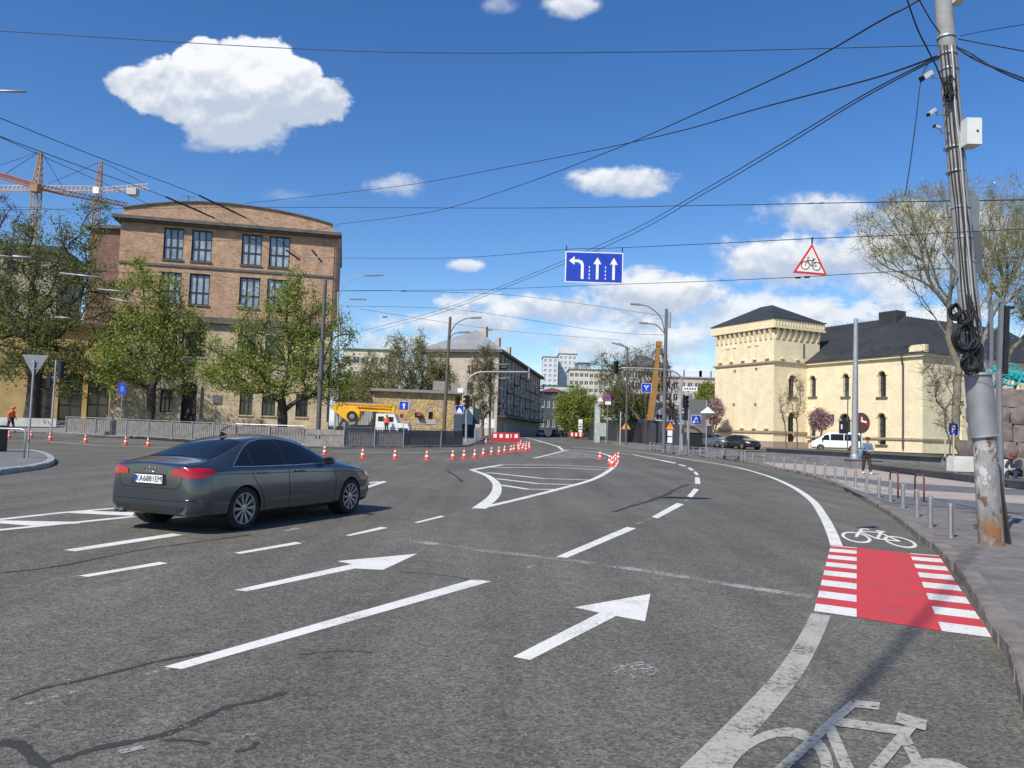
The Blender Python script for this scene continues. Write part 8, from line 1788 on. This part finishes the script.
def person(label, loc, rz, J, top_m, leg_m, hair_m, cat='person', scale=1.0, sleeves=True, shoe_m=None, group=None):
    """J: joint positions (metres, facing -y): pel, chest, neck, head, and for each side hip/knee/ankle/toe, sh/elb/wri"""
    o = empty('person', loc, rz); o.scale = (scale,) * 3; tag(o, label, cat, group)
    V, E, R_ = [], [], []
    def nv(p, r): V.append(Vector(p)); R_.append(r); return len(V) - 1
    pel = nv(J['pel'], .13); ab = nv((Vector(J['pel']) + Vector(J['chest'])) / 2, .12); ch = nv(J['chest'], .145); nk = nv(J['neck'], .058); hd0 = nv(Vector(J['neck']).lerp(Vector(J['head']), .55), .062); hdv = nv(J['head'], .095); ht = nv(Vector(J['head']) + (Vector(J['head']) - Vector(J['neck'])).normalized() * .075, .075)
    E += [(pel, ab), (ab, ch), (ch, nk), (nk, hd0), (hd0, hdv), (hdv, ht)]
    for s in 'LR':
        h, k, a, t = J['hip' + s], J['knee' + s], J['ank' + s], J['toe' + s]; i = nv(h, .088); j = nv(Vector(h).lerp(Vector(k), .5), .078); kk_ = nv(k, .058); cf = nv(Vector(k).lerp(Vector(a), .35), .056); aa = nv(a, .038); tt = nv(t, .034); E += [(pel, i), (i, j), (j, kk_), (kk_, cf), (cf, aa), (aa, tt)]
        sh_, el, wr = Vector(J['sh' + s]), Vector(J['elb' + s]), Vector(J['wri' + s]); i = nv(sh_, .055); j = nv(el, .040); k2 = nv(wr, .027); dd = (wr - el).normalized(); pm = nv(wr + dd * .07, .032); E += [(ch, i), (i, j), (j, k2), (k2, pm)]
        side = dd.cross(Vector((0, 1, 0))); side = side.normalized() if side.length > .1 else Vector((1, 0, 0)); nrm_ = side.cross(dd).normalized()
        for q, (off, ln) in enumerate([(-.026, .055), (-.009, .066), (.009, .062), (.026, .048)]):
            f1 = nv(wr + dd * (.10) + side * off, .0095); f2 = nv(wr + dd * (.10 + ln * .5) + side * off * 1.1 - nrm_ * .01, .0085); f3 = nv(wr + dd * (.10 + ln * .9) + side * off * 1.1 - nrm_ * .03, .007); E += [(pm, f1), (f1, f2), (f2, f3)]
        th = nv(wr + dd * .05 - side * .045 - nrm_ * .01, .011); t2 = nv(wr + dd * .085 - side * .055 - nrm_ * .03, .009); E += [(pm, th), (th, t2)]
    skin_obj(V, E, R_, skin_t, 'body', o)
    H = Vector(J['head']); fwd = Vector(J.get('face', (0, -1, 0))).normalized(); upv = (H - Vector(J['neck'])).normalized(); sd_ = fwd.cross(upv).normalized()
    mb = MB(); 
    for s in (-1, 1): mb.add(*ico(H + fwd * .088 + sd_ * s * .032 + upv * .01, (.011, .011, .008)))
    mb.build('eyes', black, o); mb = MB(); mb.add(*ico(H + fwd * .103 - upv * .02, (.014, .016, .022))); mb.build('nose', skin_t, o, smooth=True)
    for s in (-1, 1): mb = MB(); mb.add(*ico(H + sd_ * s * .094, (.012, .02, .03))); mb.build('ear', skin_t, o, smooth=True)
    mb = MB(); mb.add(*ico(H + fwd * .092 - upv * .055, (.024, .008, .006))); mb.build('mouth', mat('lips', (.30, .10, .09), .6), o)
    mb = MB(); mb.add(*ico(H + upv * .035 - fwd * .018, (.108, .112, .098))); mb.build('hair', hair_m, o, smooth=True)
    # clothes as shells over the body
    V, E, R_ = [], [], []; pel = nv(Vector(J['pel']) + Vector((0, 0, -.02)), .155); ab = nv((Vector(J['pel']) + Vector(J['chest'])) / 2, .15); ch = nv(J['chest'], .175); c2 = nv(Vector(J['chest']).lerp(Vector(J['neck']), .55), .11); E += [(pel, ab), (ab, ch), (ch, c2)]
    for s in 'LR': sh_, el, wr = Vector(J['sh' + s]), Vector(J['elb' + s]), Vector(J['wri' + s]); i = nv(sh_, .078); j = nv(el, .06); k2 = nv(wr.lerp(el, .08 if sleeves else .7), .045); E += [(ch, i), (i, j), (j, k2)]
    skin_obj(V, E, R_, top_m, 'jacket', o)
    V, E, R_ = [], [], []; pel = nv(Vector(J['pel']) + Vector((0, 0, -.03)), .145)
    for s in 'LR': h, k, a = Vector(J['hip' + s]), Vector(J['knee' + s]), Vector(J['ank' + s]); i = nv(h, .11); j = nv(h.lerp(k, .5), .098); k2 = nv(k, .078); k3 = nv(a.lerp(k, .12), .062); E += [(pel, i), (i, j), (j, k2), (k2, k3)]
    skin_obj(V, E, R_, leg_m, 'trousers', o)
    for s in 'LR': a, t = Vector(J['ank' + s]), Vector(J['toe' + s]); skin_obj([a + Vector((0, .03, -.02)), a.lerp(t, .5) + Vector((0, 0, -.005)), t], [(0, 1), (1, 2)], [.052, .05, .042], shoe_m or black, 'shoe', o, sub=1)
    return o
def ico(c, s, n=2):
    bm = bmesh.new(); bmesh.ops.create_icosphere(bm, subdivisions=n, radius=1); vs = [Vector((v.co.x * s[0], v.co.y * s[1], v.co.z * s[2])) + Vector(c) for v in bm.verts]; fs = [[v.index for v in f.verts] for f in bm.faces]; bm.free(); return vs, fs
def stand(st=.0, armL=None, armR=None, lean=0.0):
    """standing pose, st = stride"""
    J = dict(pel=(0, 0, .95), chest=(0, -lean * .5, 1.28), neck=(0, -lean, 1.47), head=(0, -lean * 1.2 - .02, 1.63))
    for s, x, d in (('L', 1, 1), ('R', -1, -1)):
        J['hip' + s] = (x * .095, 0, .90); J['knee' + s] = (x * .10, -st * d * .55 - .02, .49); J['ank' + s] = (x * .10, -st * d if d > 0 else st * .9, .08 if d > 0 or not st else .12); J['toe' + s] = (x * .11, J['ank' + s][1] - .15, .04 if d > 0 or not st else .06)
        J['sh' + s] = (x * .18, -lean * .9, 1.41); J['elb' + s] = (x * .235, st * d * .3 - lean * .8, 1.12); J['wri' + s] = (x * .22, st * d * .35 - .10 - lean, .88)
    if armL: J['elbL'], J['wriL'] = armL
    if armR: J['elbR'], J['wriR'] = armR
    return J
navy = mat('dark_navy_cloth', (.025, .03, .045), .85, var=.2); brown_c = mat('dark_brown_trousers', (.05, .028, .022), .85, var=.2); blue_c = mat('blue_grey_cloth', (.13, .19, .28), .85, var=.5, scale=9); hair_d = mat('dark_hair', (.03, .02, .015), .8); whites = mat('white_shoe', (.65, .63, .60), .7)
# pedestrian by the bollards
a = stand(.16, armL=((.24, -.10, 1.12), (.12, -.28, 1.05)), armR=((-.24, -.12, 1.14), (-.10, -.30, 1.12)), lean=.06)
pd = G(866.5, 474.6, .12); o = person('person walking in a blue grey jacket and brown trousers behind the bollards, carrying bags', pd, radians(8), a, blue_c, brown_c, hair_d, shoe_m=whites)
mb = MB(); mb.add(*ico((.10, .17, 1.20), (.17, .13, .26), 3)); bp_ = mb.build('backpack', navy, empty('backpack', pd, radians(8)), smooth=True); tag(bp_.parent, 'dark backpack on the back of the walking person', 'backpack')
bg_ = empty('bag', pd, radians(8)); tag(bg_, 'light blue bag held beside the walking person near the mast', 'bag'); mb = MB(); mb.add(*ico((-.34, -.05, .95), (.10, .07, .19), 3)); mb.build('body', mat('light_blue_bag', (.11, .22, .34), .8, var=.4, scale=8), bg_, smooth=True); mb = MB(); mb.tube([(-.30, -.1, 1.15), (-.22, -.2, 1.22), (-.14, -.28, 1.16)], .012, 6); mb.build('strap', navy, bg_)
# person sitting at the right edge
S_ = dict(pel=(0, .02, .56), chest=(0, -.06, .88), neck=(0, -.16, 1.05), head=(0, -.26, 1.17), face=(0, -1, -.4))
for s, x in (('L', 1), ('R', -1)): S_['hip' + s] = (x * .10, -.02, .55); S_['knee' + s] = (x * .14, -.42, .56); S_['ank' + s] = (x * .14, -.40, .10); S_['toe' + s] = (x * .15, -.56, .05); S_['sh' + s] = (x * .18, -.12, .99); S_['elb' + s] = (x * .24, -.26, .76); S_['wri' + s] = (x * .10, -.42, .70)
sp = G(1019, 488, .12); sp = Vector((sp.x, sp.y + .15, .12)); person('person in dark clothes sitting on the low planter at the right edge', sp, radians(-55), S_, navy, mat('dark_jeans', (.02, .03, .05), .85, var=.2), mat('red_brown_hood', (.20, .04, .04), .8))
# orange worker
wp = gx(10, 54, .35); a = stand(.22, armL=((.25, -.05, 1.12), (.18, -.25, .95)), armR=((-.25, .1, 1.12), (-.2, -.05, .88)), lean=.1)
o = person('worker in an orange vest and orange helmet striding on the far left pavement', wp, radians(85), a, orange_v, mat('work_trousers', (.03, .03, .035), .9), hair_d); mb = MB(); mb.add(*ico((0, -.13, 1.69), (.13, .15, .11))); mb.lathe([(.16, 1.66), (.15, 1.68), (.1, 1.70)], (0, -.14, 0), 18); mb.build('helmet', orange_p, o, smooth=True)
# pair at the entrance
for i, (px, m_, lab) in enumerate([(187, navy, 'left person in dark navy standing at the brick building entrance'), (193, mat('dark_green_cloth', (.03, .04, .03), .85), 'right person in dark green standing at the brick building entrance')]):
    p = gx(px, 73, .12); p.z = gz(73) + .12 + .60; person(lab, p, radians(20 - 50 * i), stand(.0), m_, navy, hair_d, group=None)
p = gx(386, 75.2, .12); person('worker in an orange vest standing beside the white truck cab', p + Vector((0, 0, .5)), radians(10), stand(0), orange_v, navy, hair_d)
p = gx(386, 75.2, .12); o = empty('step_platform', p); tag(o, 'low step under the worker beside the white truck cab', 'step'); mb = MB(); mb.box((0, 0, .25), (.9, .6, .5)); mb.build('block', concrete, o)
p = gx(37, 58, .3);
